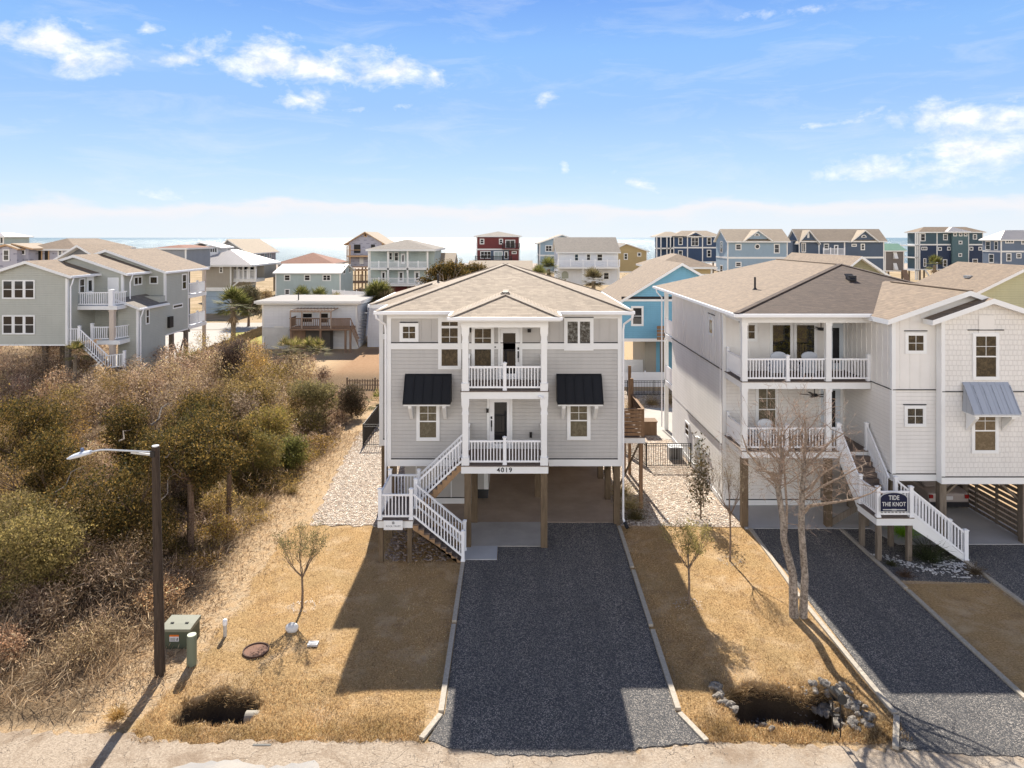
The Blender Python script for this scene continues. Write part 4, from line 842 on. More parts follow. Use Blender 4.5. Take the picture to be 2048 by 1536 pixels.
# rear corner porch
for zt in (3.24, 6.15): dk = MB(); dk.box(nx0 + .05, 14, nb, 44.4, zt - .3, zt - .001, 0); dk.build('rear_deck', W, HN)
for yy in (44.3,):
    c = MB(); c.box(nx0 + .05, nx0 + .28, yy - .12, yy + .1, .05, 8.9); c.build('column', W, HN)
for z_ in (3.24, 6.15): r = MB(); r.box(nx0 + .08, nx0 + .12, nb + .02, 44.2, z_ + .08, z_ + .95); r.build('rear_railing', WV, HN)
# awning
a0, a1 = X(1924, b2y), X(2016, b2y); yo = b2y - .72; zt = Z(769, b2y); zb = Z(829, yo); a = MB()
a.poly([(a0, yo, zb), (a1, yo, zb), (a1, b2y - .1, zt - .02), (a0, b2y - .1, zt - .02)]); a.poly([(a0, b2y - .1, zt - .02), (a1, b2y - .1, zt - .02), (a1, b2y - .01, zt + .1), (a0, b2y - .01, zt + .1)])
a.poly([(a0, yo, zb - .04), (a1, yo, zb - .04), (a1, yo, zb), (a0, yo, zb)]); a.poly([(a0, b2y, zb - .04), (a0, yo, zb - .04), (a0, yo, zb), (a0, b2y - .1, zt)]); a.poly([(a1, yo, zb - .04), (a1, b2y, zb - .04), (a1, b2y - .1, zt), (a1, yo, zb)]); a.poly([(a0, yo, zb - .04), (a0, b2y, zb - .04), (a1, b2y, zb - .04), (a1, yo, zb - .04)])
for i in range(6):
    xx = a0 + .015 + (a1 - a0 - .03) * i / 5; a.bar((xx, yo, zb + .02), (xx, b2y - .11, zt), .03, .04)
ao = a.build('awning', GRYM, HN)
f = MB(); f.box(a0 + .03, a1 - .03, yo + .03, b2y - .035, zb - .1, zb - .042); f.build('frame', W, ao)
for xx in (a0 + .2, a1 - .2):
    f = MB(); f.prism([(b2y - .035, zb - .1), (yo + .12, zb - .1), (yo + .12, zb - .2), (b2y - .2, zb - .6), (b2y - .035, zb - .8)], 'x', xx - .07, xx + .07); f.build('bracket', W, ao)
# gable vent
v = MB(); v.box(18.3, 18.9, b2y - .025, b2y - .001, 8.45, 9.15); v.build('gable_vent', M_WBOARD, HN)
# piles, slab-level parts
for xx, yy in ((pl2 + .13, pf2 + .13), (cx2, pf2 + .13), (14.9, 29.6), (17.1, b2y + .45), (20.4, b2y + .45), (17.1, 31.5), (20.4, 31.6), (15.3, 31.6), (15.3, 36), (17.1, 36), (20.4, 36)): pile(HN, xx, yy, 2.56 if xx > 15 else 2.93, .27, PILE if xx < 14.5 else PILEG)
br = MB(); br.bar((17.1, 28.1, 1.7), (18.0, 28.1, 2.5), .08, .16, up=(0, 1, 0)); br.bar((20.3, 28.1, 1.7), (19.4, 28.1, 2.5), .08, .16, up=(0, 1, 0)); br.bar((cx2 + .1, 29.55, .15), (14.9, 29.0, 1.35), .06, .24); br.bar((17.1, 31.5, 1.6), (17.1, 30.4, 2.5), .1, .16); br.build_each('brace', PILEG, HN)
sl = MB()
for i in range(11): sl.box(20.52, 20.56, 27.95, 33.0, .08 + i * .22, .08 + i * .22 + .14)
for yy in (28.4, 29.7, 31.0, 32.3): sl.box(20.56, 20.64, yy, yy + .09, .05, 2.5)
sl.build('slat_screen', PILEG, HN)
mt_ = MB(); mt_.box(nx0 - .2, nx0 - .036, 35.6, 36.0, .9, 2.0); mt_.box(nx0 - .14, nx0 - .036, 35.75, 35.85, .1, .9); mt_.build('meter_box', GALV, HN)
# stair: first flight towards the street, landing, second flight to the right
fx0, fx1 = 13.72, 14.98; LYb, LYf = 27.75, 26.3; LZ2 = 1.68
flight(HN, 29.36, 3.24, LYb, LZ2, fx0, fx1, 9, True, True).build('upper_stair', [DECK, W], HN)
s = MB(); s.box(fx0 - .02, fx1 + .1, LYf, LYb, LZ2 - .3, LZ2 - .03, 1); s.box(fx0 - .05, fx1 + .12, LYf - .04, LYb, LZ2 - .03, LZ2, 0); s.build('stair_landing', [DECK, W], HN)
flight(HN, fx1 + .1, LZ2, 17.1, .06, LYf + .02, LYb - .35, 10, True).build('lower_stair', [DECK, W], HN)
r = MB()
for xx in (fx0 + .04, fx1 - .04): rail_run(HN, (xx, 29.4, 3.27), (xx, LYb, LZ2 + .04), h=.98, sp=.12)
newel_post(HN, fx0 + .02, 29.5, 3.24, 1.12, .12); newel_post(HN, fx1 - .04, 29.5, 3.24, 1.12, .12)
for xx, yy in ((fx0 + .06, LYf + .06), (fx1 + .04, LYf + .06), (fx0 + .06, LYb - .05), (fx1 + .04, LYb - .33)): newel_post(HN, xx, yy, LZ2, 1.12, .13)
rail_run(HN, (fx0 + .13, LYf + .06, LZ2), (fx1 - .03, LYf + .06, LZ2), h=.98, sp=.13); rail_run(HN, (fx0 + .06, LYf + .13, LZ2), (fx0 + .06, LYb - .12, LZ2), h=.98, sp=.13)
for yy in (LYf + .06, LYb - .4): rail_run(HN, (fx1 + .1, yy, LZ2 + .04), (17.05, yy, .14), h=.98, sp=.12); newel_post(HN, 17.08, yy, .05, 1.12, .14)
for xx in (fx0 + .1, fx1 - .02):
    for yy in (LYf + .1, LYb - .1): pile(HN, xx, yy, LZ2 - .3, .17, PILEG)
# name sign
NS = thing('name_sign', 'navy arched sign reading TIDE THE KNOT on the neighbouring stair railing', 'sign', (X(1787, 26.2), 26.25, 1.8))
a0, a1 = X(1761, 26.24), X(1814, 26.24); z0_, z1_ = Z(1022.5, 26.24), Z(992, 26.24); xm = (a0 + a1) / 2; NAVY = paint('sign_navy', (.012, .016, .045), .35, .05); SILV = paint('sign_silver', (.62, .62, .60), .4, .03)
def arch(g_, dz=0): return [(a0 - g_, z0_ - g_)] + [(a1 + g_, z0_ - g_)] + [(xm + (a1 - xm + g_) * math.cos(t_), z1_ - .10 + (.22 + g_) * math.sin(t_)) for t_ in [math.pi * i / 16 for i in range(17)]]
s = MB(); s.prism(arch(.022), 'y', 26.235, 26.26); s.build('border', SILV, NS); s = MB(); s.prism(arch(0.), 'y', 26.222, 26.234); s.build('panel', NAVY, NS)
text_obj('lettering', 'TIDE', xm, 26.219, z1_ - .135, .235, SILV, NS, .003, .004, sx=.78, kern=1.05); text_obj('lettering', 'THE KNOT', xm, 26.219, z1_ - .37, .215, SILV, NS, .003, .004, sx=.80, kern=1.05)
s = MB(); s.box(a0 + .08, a1 - .08, 26.216, 26.2215, z0_ + .05, z0_ + .085); s.box(xm - .09, xm + .09, 26.213, 26.2158, z0_ + .04, z0_ + .095); s.build('bar', SILV, NS)
# ---- parked car under the house
def prism_body(name, prof, x0_, x1_, y0_, mt, par, inset=.0):
    pass
CARP = paint('champagne_car_paint', (.36, .32, .31), .28, .04, .5, .35, 0); TYRE = paint('tyre_rubber', (.02, .02, .02), .8); CARG = glass('car_glass', (.015, .017, .02), .05); RED = paint('tail_lamp_red', (.25, .01, .01), .2, .05, .6, 0, 0)
CR = thing('parked_car', 'champagne car parked under the cream house with its tail towards the street', 'car', (19.2, 32.9, .05))
cx_, cy_ = 19.2, 30.75; w2 = .88
body = [(0, .36), (0, .62), (.05, .95), (.35, 1.04), (1.0, 1.07), (3.2, 1.02), (4.25, .9), (4.55, .66), (4.58, .36)]
cb = MB(); pr_ = [(cy_ + a, c) for a, c in body]; cb.prism(pr_, 'x', cx_ - w2, cx_ + w2)
gh = [(.55, 1.05), (.95, 1.44), (2.3, 1.48), (3.15, 1.05)]; cb.prism([(cy_ + a, c) for a, c in gh], 'x', cx_ - w2 + .14, cx_ + w2 - .14); o = cb.build('body', CARP, CR)
bv = o.modifiers.new('bevel', 'BEVEL'); bv.width = .07; bv.segments = 3; bv.limit_method = 'ANGLE'; bv.angle_limit = R(25)
g = MB(); g.poly([(cx_ - w2 + .24, cy_ + .60, 1.09), (cx_ + w2 - .24, cy_ + .60, 1.09), (cx_ + w2 - .28, cy_ + .915, 1.40), (cx_ - w2 + .28, cy_ + .915, 1.40)]); g.build('rear_window', CARG, CR)
for s_ in (-1, 1):
    g = MB(); g.box(cx_ + s_ * .86 - .16 * (s_ > 0), cx_ + s_ * .86 + .16 * (s_ < 0), cy_ - .015, cy_ + .1, .74, .9); g.build('tail_light', RED, CR)
    for yy in (.85, 3.75):
        g = MB(); g.tube([(cx_ + s_ * (w2 - .2), cy_ + yy, .32 + .05), (cx_ + s_ * (w2 + .01), cy_ + yy, .32 + .05)], .32, 20); wo_ = g.build('wheel', TYRE, CR); g = MB(); g.tube([(cx_ + s_ * (w2 + .005), cy_ + yy, .37), (cx_ + s_ * (w2 + .02), cy_ + yy, .37)], .2, 14); g.build('rim', GALV, wo_)
g = MB(); g.box(cx_ - w2 + .04, cx_ + w2 - .04, cy_ - .05, cy_ + .1, .38, .58); g.build('bumper', BLK, CR)
g = MB(); g.box(cx_ - .16, cx_ + .16, cy_ - .02, cy_ + .001, .68, .84); o = g.build('number_plate', paint('plate_white', (.6, .6, .62), .4), CR)
# wicker chairs on the porches
WICK = paint('grey_wicker', (.50, .54, .60), .7, .15, .2, 0, .02)
def wicker(x, y, z, lab, col=None):
    t_ = thing('wicker_chair', lab, 'chair', (x, y, z), 'wicker chairs on the stacked porches'); mt = col or WICK
    # back facing the street: rounded fan back
    pts = [(x - .26, z + .42), (x - .34, z + .92)] + [(x + .34 * math.cos(a), z + .92 + .2 * math.sin(a)) for a in [math.pi * (1 - i / 10) for i in range(11)]][1:-1] + [(x + .34, z + .92), (x + .26, z + .42)]
    b = MB(); b.prism(pts, 'y', y - .26, y - .20); b.build('backrest', mt, t_)
    for i in range(1): pass
    b = MB(); b.box(x - .30, x + .30, y - .2, y + .32, z + .38, z + .46); b.box(x - .27, x + .27, y - .17, y + .29, z + .18, z + .38); b.build('seat', mt, t_)
    for s_ in (-1, 1):
        b = MB(); b.tube([(x + s_ * .31, y - .22, z + .66), (x + s_ * .34, y + .1, z + .68), (x + s_ * .31, y + .3, z + .62), (x + s_ * .29, y + .3, z + .4)], .035, 7); b.build('arm', mt, t_)
        for yy in (-.2, .28):
            b = MB(); b.tube([(x + s_ * .27, y + yy, z), (x + s_ * .27, y + yy, z + .38)], .025, 6); b.build('leg', mt, t_)
    return t_
wicker(X(1553, 30.5), 30.5, 6.15, 'grey wicker chair on the upper porch, left of the small plant'); wicker(X(1614, 30.5), 30.5, 6.15, 'grey wicker chair on the upper porch, right of the small plant'); wicker(X(1526, 30.5), 30.5, 3.24, 'white wicker chair alone on the lower porch', paint('white_wicker', (.62, .65, .68), .7, .1))
# ceiling fans
for xx, z_, lb in ((X(1642, 30.6), 8.2, 'dark ceiling fan hanging over the upper porch'), (X(1629, 30.6), 5.3, 'dark ceiling fan hanging over the lower porch')):
    t_ = thing('ceiling_fan', lb, 'fan', (xx, 30.6, z_)); b = MB(); b.tube([(xx, 30.6, z_), (xx, 30.6, z_ + .55)], .02, 6); b.tube([(xx, 30.6, z_ - .06), (xx, 30.6, z_ + .06)], .12, 12); b.build('motor', BLK, t_)
    for i in range(5):
        a = i * 2 * math.pi / 5 + .3; b = MB(); b.bar((xx + .1 * math.cos(a), 30.6 + .1 * math.sin(a), z_), (xx + .6 * math.cos(a), 30.6 + .6 * math.sin(a), z_ + .02), .13, .012); b.build('blade', BLK, t_)
# ================================================================ GREEN-GREY HOUSE ON THE LEFT
M_GS = siding('sage_grey_siding', (.43, .44, .395), .13); M_GS2 = siding('sage_grey_siding_b', (.31, .32, .32), .13)
HL = thing('stepped_house', 'sage grey house of three stepped gables with white balcony railings behind the thicket', 'house', (-31.7, 57, 0))
XR = -28.02
def zl(v, Y): return Z(v, Y)
mb = MB()
# wing nearest the street
ya, yb1, yc, yd, ye = 50.0, 53.3, 56.6, 60.6, 64.0
xa = -31.75; x_l1 = -38.6; zba = zl(690, ya); zea = zl(557, ya); zra = zl(525, ya); xra = X(56, ya)
mb.prism([(x_l1, zba), (xa, zba), (xa, zea), (xra, zra), (x_l1, zea - .2)], 'y', ya, yb1)
# middle wing
zeb = zl(549, yb1); zrb = zl(513, yb1); xrb = X(150.7, yb1); xb = X(246, yb1)
mb.prism([(X(40, yb1), zba), (xb, zba), (xb, zeb), (xrb, zrb), (X(40, yb1), zrb - 2.)], 'y', yb1 + .001, yc)
# rear wing down its right side
zec = zl(546, yc); zrc = zl(503, yc); xrc = X(214.3, yc); zbc = zl(671, yc)
mb.prism([(X(100, yc), zbc), (XR, zbc), (XR, zec), (xrc, zrc), (X(100, yc), zec - .3)], 'y', yc + .001, yd)
mb.prism([(X(100, yc), zbc), (XR + .002, zbc), (XR + .002, zbc + .02), (X(100, yc), zbc + .02)], 'y', yc, yd)
# low box with its own roof, walls to the ground
yl = 52.5; zel = zl(619, yl); zrl = zl(600, yl); xl0 = X(236, yl)
mb.prism([(xl0, 0), (XR - .002, 0), (XR - .002, zel), (xl0, zrl)], 'y', yl, yc - .002); mb.prism([(xb, zba), (XR, zba), (XR, zl(600, yl)), (xb, zl(600, yl))], 'y', yc - .9, yc - .004)
mb.build('wall', M_GS, HL)
def rake_roof(name, s0, sr, s1, y0_, y1_, ze, zr_, z0e=None, mt=SH_TAN2):
    r_ = MB(); z0e = ze if z0e is None else z0e; th = .2
    pts = [(s0, z0e), (sr, zr_), (s1, ze), (s1, ze - th), (sr, zr_ - th), (s0, z0e - th)]
    r_.prism(pts, 'y', y0_, y1_, [0, 0, 1, 1, 1, 1], 1); return r_.build('roof', [mt, W], HL)
sl = lambda x1_, z1_, xr_, zr_, x0_: z1_ + (zr_ - z1_) * (abs(x0_ - xr_) / abs(x1_ - xr_)) * -1 + (zr_ - z1_)
rake_roof('r', 2 * xra - X(141, ya - .3), xra, X(141, ya - .3), ya - .35, yb1, zl(551.5, ya - .3), zl(521.8, ya - .3), mt=SH_TAN2)
rake_roof('r', 2 * xrb - X(253, yb1 - .3), xrb, X(253, yb1 - .3), yb1 - .3, yc, zl(546.4, yb1 - .3), zl(509.5, yb1 - .3), mt=SH_TAN2)
rake_roof('r', 2 * xrc - X(331, yc - .3), xrc, X(331, yc - .3), yc - .3, ye + .3, zl(543, yc - .3), zl(499, yc - .3), mt=SH_TAN2)
r_ = MB(); e0 = X(280, yl - .2); r_.prism([(xl0 - .05, zl(597, yl - .2)), (e0, zl(616, yl - .2)), (e0, zl(616, yl - .2) - .18), (xl0 - .05, zl(597, yl - .2) - .18)], 'y', yl - .25, yc + .1, [0, 1, 1, 1], 1); r_.build('roof', [SH_GRY, W], HL)
t = MB()
t.box(xa - .14, xa + .02, ya - .03, ya + .14, zba, zea); t.box(xa - .001, xa + .03, ya + .0, ya + .16, zba, zea - .2); t.box(xb - .14, xb + .02, yb1 - .03, yb1 + .14, zl(586, yb1), zeb); t.box(XR - .14, XR + .02, yc - .04, yc + .14, zl(602, yc), zec); t.box(XR - .15, XR + .02, yl - .04, yl + .12, 0, zel)
t.box(XR, XR + .03, yc + .1, yd, zbc - .02, zbc + .08); t.box(x_l1, xa, ya - .02, ya + .02, zba - .05, zba + .04); t.box(XR, XR + .03, yd - .12, yd + .03, zbc, zec)
t.build('trim', W, HL)
g = MB(); xg = X(141, ya - .3); g.box(xg, xg + .1, ya - .35, yb1 + .3, zl(551.5, ya - .3) - .18, zl(551.5, ya - .3) - .04); xg2 = X(253, yb1 - .3); g.box(xg2, xg2 + .1, yb1 - .3, yc + .3, zl(546.4, yb1) - .18, zl(546.4, yb1) - .04); xg3 = X(331, yc - .3); g.box(xg3, xg3 + .1, yc - .3, ye + .3, zl(543, yc) - .18, zl(543, yc) - .04); g.box(e0, e0 + .09, yl - .25, yc + .1, zl(616, yl) - .16, zl(616, yl) - .03); g.build_each('gutter', WV, HL)
for xx, yy, z1_, z0_ in ((xg, ya - .1, zea, zba), (xg2, yb1 + .4, zeb, 6.2), (e0, yl + .1, zel, .2)):
    d = MB(); d.tube([(xx + .1, yy, z1_), (xx - .15 + .2, yy - .1, z1_ - .35), (xx - .05, yy - .1, z1_ - .6), (xx - .05, yy - .1, z0_)], .05, 6); d.build('downspout', WV, HL)
PG = glass('pale_green_blind', (.20, .27, .24), .1, (.15, .21, .19)); PT = glass('teal_curtain', (.16, .27, .27), .1)
# triple windows of the street gable
for v0, v1 in ((562.5, 595), (633, 666)):
    for i, (u0, u1) in enumerate(((7.5, 24), (30, 46), (51.5, 67.5))):
        o = window(HL, ('f', ya - .002), X(u0, ya), X(u1, ya), zl(v1, ya), zl(v0, ya), ga='none', trim=.06, gm=GLD)
        p = MB(); zm = (zl(v0, ya) + zl(v1, ya)) / 2; p.box(X(u0, ya) + .01, X(u1, ya) - .01, ya - .02, ya - .016, zm + .03, zl(v0, ya) - .01); p.build('blind', PG if v0 < 600 or i else bpy.data.materials['blinds_behind_glass'], o)
def wr(y0_, y1_, v0, v1, yy=None, x_=XR, **k_):
    yy = yy or (y0_ + y1_) / 2; return window(HL, ('r', x_ + .002), y0_, y1_, zl(v1, yy), zl(v0, yy), ga='none', trim=.07, **k_)
wr(51.4, 51.9, 559, 585, x_=xa); door(HL, ('r', xa + .002), 52.3, 53.0, zl(590, 52.6), zl(556, 52.6), (52.45, 52.85, zl(582, 52.6), zl(561, 52.6)), dm=WV)
d = MB(); d.box(X(216, yb1), X(238, yb1), yb1 - .06, yb1 - .002, zl(587, yb1), zl(555, yb1)); d.build('storage_door', W, HL)
yq = 54.3; wr(54.9, 55.9, 555, 568, x_=xb, split=False, mull=1); window(HL, ('f', yc - .002), X(301.5, yc), X(314, yc), zl(566, yc), zl(554.5, yc), split=False, ga='none', trim=.06)
wr(59.5, 60.1, 550, 577); wr(53.6, 53.95, 620, 646, x_=XR); wr(57.9, 59.4, 610, 614, split=False); b = MB(); b.box(XR + .002, XR + .22, 56.9, 57.5, zl(655, 57.2), zl(633, 57.2)); b.build('meter_box', IRON, HL)
# balcony and entry porch in the notch
bx0, bx1, by = xa + .02, X(234, 51.1), 51.1
dk = MB(); z2 = zl(612, by); z1_ = zl(681, by); dk.box(bx0, bx1, by, yb1, z2 - .28, z2); dk.build('porch_deck', W, HL); dk = MB(); dk.box(bx0 + 1.4, bx1 + .2, by, yl + 1.5, z1_ - .3, z1_); dk.build('porch_deck', W, HL)
cx_ = X(222, by)
for zz0, zz1 in ((z1_, z2 - .28), (1.0, z1_ - .3)):
    c = MB(); c.box(cx_ - .17, cx_ + .17, by + .05, by + .35, zz0, zz1); c.box(cx_ - .2, cx_ + .2, by + .02, by + .38, zz1 - .15, zz1 - .001); c.build('column', paint('tan_column_%d' % int(zz0), (.55, .47, .40), .6), HL)
r = MB(); rail_run(HL, (bx0, by + .1, z2), (cx_ - .1, by + .1, z2), h=1., sp=.16, bw=.05); rail_run(HL, (cx_ + .1, by + .1, z2), (bx1, by + 1.3, z2), h=1., sp=.16, bw=.05); newel_post(HL, cx_, by + .1, z2, 1.15, .3)
xs0 = X(183, by); rail_run(HL, (xs0, by + .1, z1_), (cx_ - .2, by + .1, z1_), h=1., sp=.16, bw=.05); newel_post(HL, xs0, by + .1, z1_, 1.2, .18); rail_run(HL, (cx_ + .15, by + .2, z1_), (bx1 + .1, by + 1.4, z1_), h=1., sp=.16, bw=.05)
xs1 = X(159, by - .9); y5 = by - .9; rail_run(HL, (X(134, y5), y5, z1_), (xs1, y5, z1_), h=1., sp=.16, bw=.05); newel_post(HL, xs1, y5, z1_, 1.15, .16); rail_run(HL, (xs1, y5, z1_), (X(215, y5), y5, z1_ - 1.9), h=1., sp=.16, bw=.05)
rail_run(HL, (X(215, y5), y5 - .2, z1_ - 1.9), (X(252, y5), y5 - .2, z1_ - 1.75), h=1., sp=.16, bw=.05); newel_post(HL, X(252, y5), y5 - .2, z1_ - 2, 1.4, .16)
flight(HL, xs1 + .1, z1_, X(215, y5), z1_ - 1.9, y5 + .05, by + .0, 10).build('entry_stair', [DECK, W], HL)
s = MB(); s.box(X(215, y5), X(252, y5), y5 - .25, by, z1_ - 2.1, z1_ - 1.9); s.build('stair_landing', [DECK], HL)
dm = door(HL, ('f', yb1 - .0), X(176, yb1), X(186, yb1), z1_ + .02, z1_ + 2.05, (X(178, yb1), X(184, yb1), z1_ + .3, z1_ + 1.9), dm=paint('tan_door', (.35, .28, .22), .5))
# rear porches
dk = MB()
for v_ in (584, 640 + 3):
    dk = MB(); dk.box(XR - 4, XR + .1, yd + .04, ye, zl(v_ + 6, ye) - .0, zl(v_, ye) + .02); dk.build('rear_deck', W, HL)
for v_ in (584, 643):
    z_ = zl(v_, ye) + .02; rail_run(HL, (XR + .02, yd + .1, z_), (XR + .02, ye - .1, z_), h=1., sp=.16, bw=.05); newel_post(HL, XR + .02, (yd + ye) / 2, z_, 1.1, .14)
c = MB(); c.box(XR - .2, XR + .05, ye - .25, ye, 0, zec - .1); c.build('column', bpy.data.materials['tan_column_1'] if 'tan_column_1' in bpy.data.materials else DECK, HL)
w_ = MB(); w_.box(XR - 4, XR - .3, yd + .9, yd + 1.0, 3.9, zec); w_.build('porch_wall', M_GS2, HL)
for xx, yy in ((XR - .15, yc + 1.3), (XR - .15, yd - .15), (XR - 2.6, yc + 1.3), (XR - 2.6, yd - .15), (XR - 5, yd - .15), (-34, 51), (-37.8, 51), (-34, 53), (-31.9, 50.3), (-38.2, 50.3)): pile(HL, xx, yy, zbc if yy > 55 else zba, .3, PILEG)
b = MB(); b.bar((XR - .15, yc + 1.3, .3), (XR - .15, yd - .2, 4.0), .08, .16); b.bar((XR - .2, yc + 1.3, 4.0), (XR - .2, yd - .2, .3), .08, .16); b.build_each('brace', PILEG, HL)
# ================================================================ HOUSES BEHIND
def wallmat(n, c): return siding(n, c, .17)
SB = paint('far_white_trim', (.70, .70, .68), .6, .04)
def far_house(name, label, Y, D, u0, u1, ve, vb, vr, kind, wm, rm, wins=(), bands=(), corners=(), posts=True, ov=.45, ridge=None, trim=None, doors=(), lower=None, swin=(), gable_m=None):
    """u0,u1: wall sides, ve: eave, vb: underside of the lowest floor, vr: ridge, all as seen at the front wall (ridge at its own depth)"""
    tm = trim or SB; xa, xb = X(u0, Y), X(u1, Y); ze, zb = Z(ve, Y), Z(vb, Y); t = thing(name, label, 'house', ((xa + xb) / 2, Y + D / 2, 0), None)
    mb = MB(); rf = MB(); t['dims'] = [xa, xb, ze, zb]
    if kind == 'gy':
        xr = X(ridge, Y) if ridge else (xa + xb) / 2; zr = Z(vr, Y)
        mb.prism([(xa, zb), (xb, zb), (xb, ze), (xr, zr - .12), (xa, ze)], 'y', Y, Y + D)
        k1 = (zr - ze) / (xb - xr); k0 = (zr - ze) / (xr - xa); gable_roof_ = [(xa - ov, ze - k0 * ov + .02), (xr, zr + .02), (xb + ov, ze - k1 * ov + .02)]
        p = gable_roof_; th = .22; rf.prism([p[0], p[1], p[2], (p[2][0], p[2][1] - th), (p[1][0], p[1][1] - th), (p[0][0], p[0][1] - th)], 'y', Y - ov, Y + D + ov, [0, 0, 1, 1, 1, 1], 1)
    elif kind == 'gx':
        zr = Z(vr, Y + D / 2); mb.prism([(Y, zb), (Y + D, zb), (Y + D, ze), (Y + D / 2, zr - .12), (Y, ze)], 'x', xa, xb)
        gable_roof(rf, 'x', Y - ov, Y + D + ov, xa - ov * .6, xb + ov * .6, ze, zr, None, .22)
    else:
        mb.box(xa, xb, Y, Y + D, zb, ze); h = min(xb - xa, D) / 2 + ov; yr = Y - ov + h; zr = Z(vr, yr); hip_roof(rf, xa - ov, xb + ov, Y - ov, Y + D + ov, ze + .02, zr - ze, .24)
    mb.build('wall', wm, t); rf.build('roof', [rm, tm], t)
    tr = MB(); tr.box(xa - .03, xa + .16, Y - .035, Y, zb, ze); tr.box(xb - .16, xb + .03, Y - .035, Y, zb, ze); tr.box(xa + .16, xb - .16, Y - .03, Y, zb, zb + .25)
    if xa > 0: tr.box(xa - .03, xa, Y, Y + .16, zb, ze); tr.box(xa - .03, xa, Y + .16, Y + D, zb, zb + .25)
    if xb < 0: tr.box(xb, xb + .03, Y, Y + .16, zb, ze); tr.box(xb, xb + .03, Y + .16, Y + D, zb, zb + .25)
    for v in bands:
        z_ = Z(v, Y); tr.box(xa + .16, xb - .16, Y - .034, Y, z_ - .16, z_ + .16)
        if xa > 0: tr.box(xa - .034, xa, Y + .16, Y + D, z_ - .16, z_ + .16)
        if xb < 0: tr.box(xb, xb + .034, Y + .16, Y + D, z_ - .16, z_ + .16)
    for u in corners: tr.box(X(u, Y) - .12, X(u, Y) + .12, Y - .038, Y, zb, ze)
    tr.build('trim', tm, t)
    for wd in wins:
        a, b_, c, d = wd[:4]; o = wd[4] if len(wd) > 4 else {}
        window(t, ('f', Y - .004), X(a, Y), X(c, Y), Z(d, Y), Z(b_, Y), trim=o.get('trim', .13), split=o.get('split', True), ga='none', mull=o.get('mull', 0), gm=GLD, tm=tm)
    for a, b_, c, d in doors:
        door(t, ('f', Y - .004), X(a, Y), X(c, Y), Z(d, Y), Z(b_, Y), (X(a + (c - a) * .25, Y), X(a + (c - a) * .75, Y), Z(d - (d - b_) * .2, Y), Z(b_ + (d - b_) * .12, Y)), tm=tm)
    for s_, y0_, y1_, z0_, z1_ in swin: window(t, (s_, (xa - .004) if s_ == 'l' else (xb + .004)), y0_, y1_, z0_, z1_, trim=.13, ga='none', gm=GLD, tm=tm)
    if posts and zb > .6:
        n = max(2, int((xb - xa) / 3.2) + 1)
        for i in range(n):
            for yy in (Y + .25, Y + D - .25):
                p = MB(); xx = xa + .25 + (xb - xa - .5) * i / (n - 1); p.box(xx - .15, xx + .15, yy - .15, yy + .15, -.3, zb); p.build('pile', PILEG, t)
    if lower: l = MB(); l.box(xa + .6, xb - .6, Y + 1.0, Y + D - .5, 0, zb - .01); l.build('ground_floor', lower, t)
    return t
def far_rail(t, u0, u1, v, Y, h=1.0, mt=None, name='railing', posts_=3, sp=.2):
    r = MB(); z_ = Z(v, Y); xa, xb = X(u0, Y), X(u1, Y); railing(r, (xa, Y, z_), (xb, Y, z_), h=h, sp=sp, bw=.06, rail=.1)
    for i in range(posts_): newel(r, xa + (xb - xa) * i / max(1, posts_ - 1), Y, z_, h + .1, .16, skirt=False)
    return r.build(name, mt or WV, t)
def far_deck(t, u0, u1, v, Y, D, th=.35, mt=None):
    d = MB(); d.box(X(u0, Y), X(u1, Y), Y, Y + D, Z(v, Y) - th, Z(v, Y)); return d.build('deck', mt or SB, t)
def far_cols(t, us, v0, v1, Y, w_=.2, mt=None):
    for u in us:
        c = MB(); x_ = X(u, Y); c.box(x_ - w_ / 2, x_ + w_ / 2, Y, Y + w_, Z(v1, Y), Z(v0, Y)); c.build('column', mt or SB, t)
def dormer(t, Y, ua, ub, ve, vr, wm, rm, d=4., ov=.3, arch=None):
    xa, xb = X(ua, Y), X(ub, Y); xr = (xa + xb) / 2; zr, ze = Z(vr, Y), Z(ve, Y); m_ = MB(); m_.prism([(xa, ze), (xb, ze), (xr, zr - .1)], 'y', Y, Y + .3); m_.build('dormer_wall', wm, t)
    r = MB(); k = (zr - ze) / (xb - xr); th = .2; p = [(xa - ov, ze - k * ov), (xr, zr), (xb + ov, ze - k * ov)]
    r.prism([p[0], p[1], p[2], (p[2][0], p[2][1] - th), (p[1][0], p[1][1] - th), (p[0][0], p[0][1] - th)], 'y', Y - ov, Y + d, [0, 0, 1, 1, 1, 1], 1); r.build('dormer_roof', [rm, SB], t)
    if arch:
        u, v, rr = arch; g = MB(); cx, cz = X(u, Y), Z(v, Y); w2 = rr * Y / F
        g.prism([(cx + w2 * math.cos(a), cz + w2 * math.sin(a)) for a in [math.pi * i / 10 for i in range(11)]], 'y', Y - .06, Y - .001); o = g.build('window', SB, t)
        g = MB(); g.prism([(cx + w2 * .6 * math.cos(a), cz + .08 + w2 * .55 * math.sin(a)) for a in [math.pi * i / 10 for i in range(11)]], 'y', Y - .075, Y - .061); g.build('pane', GLD, o)
FT = shingles('far_tan_shingles', (.42, .34, .25), (.37, .30, .23), (.30, .25, .20), .2, .5, .4)
TEAL = wallmat('pale_teal_siding', (.39, .46, .45)); NAVYW = siding('navy_batten', (.04, .07, .135), .17); LBLU = wallmat('light_blue_siding', (.27, .36, .44)); SLATE = wallmat('slate_blue_siding', (.085, .115, .165))
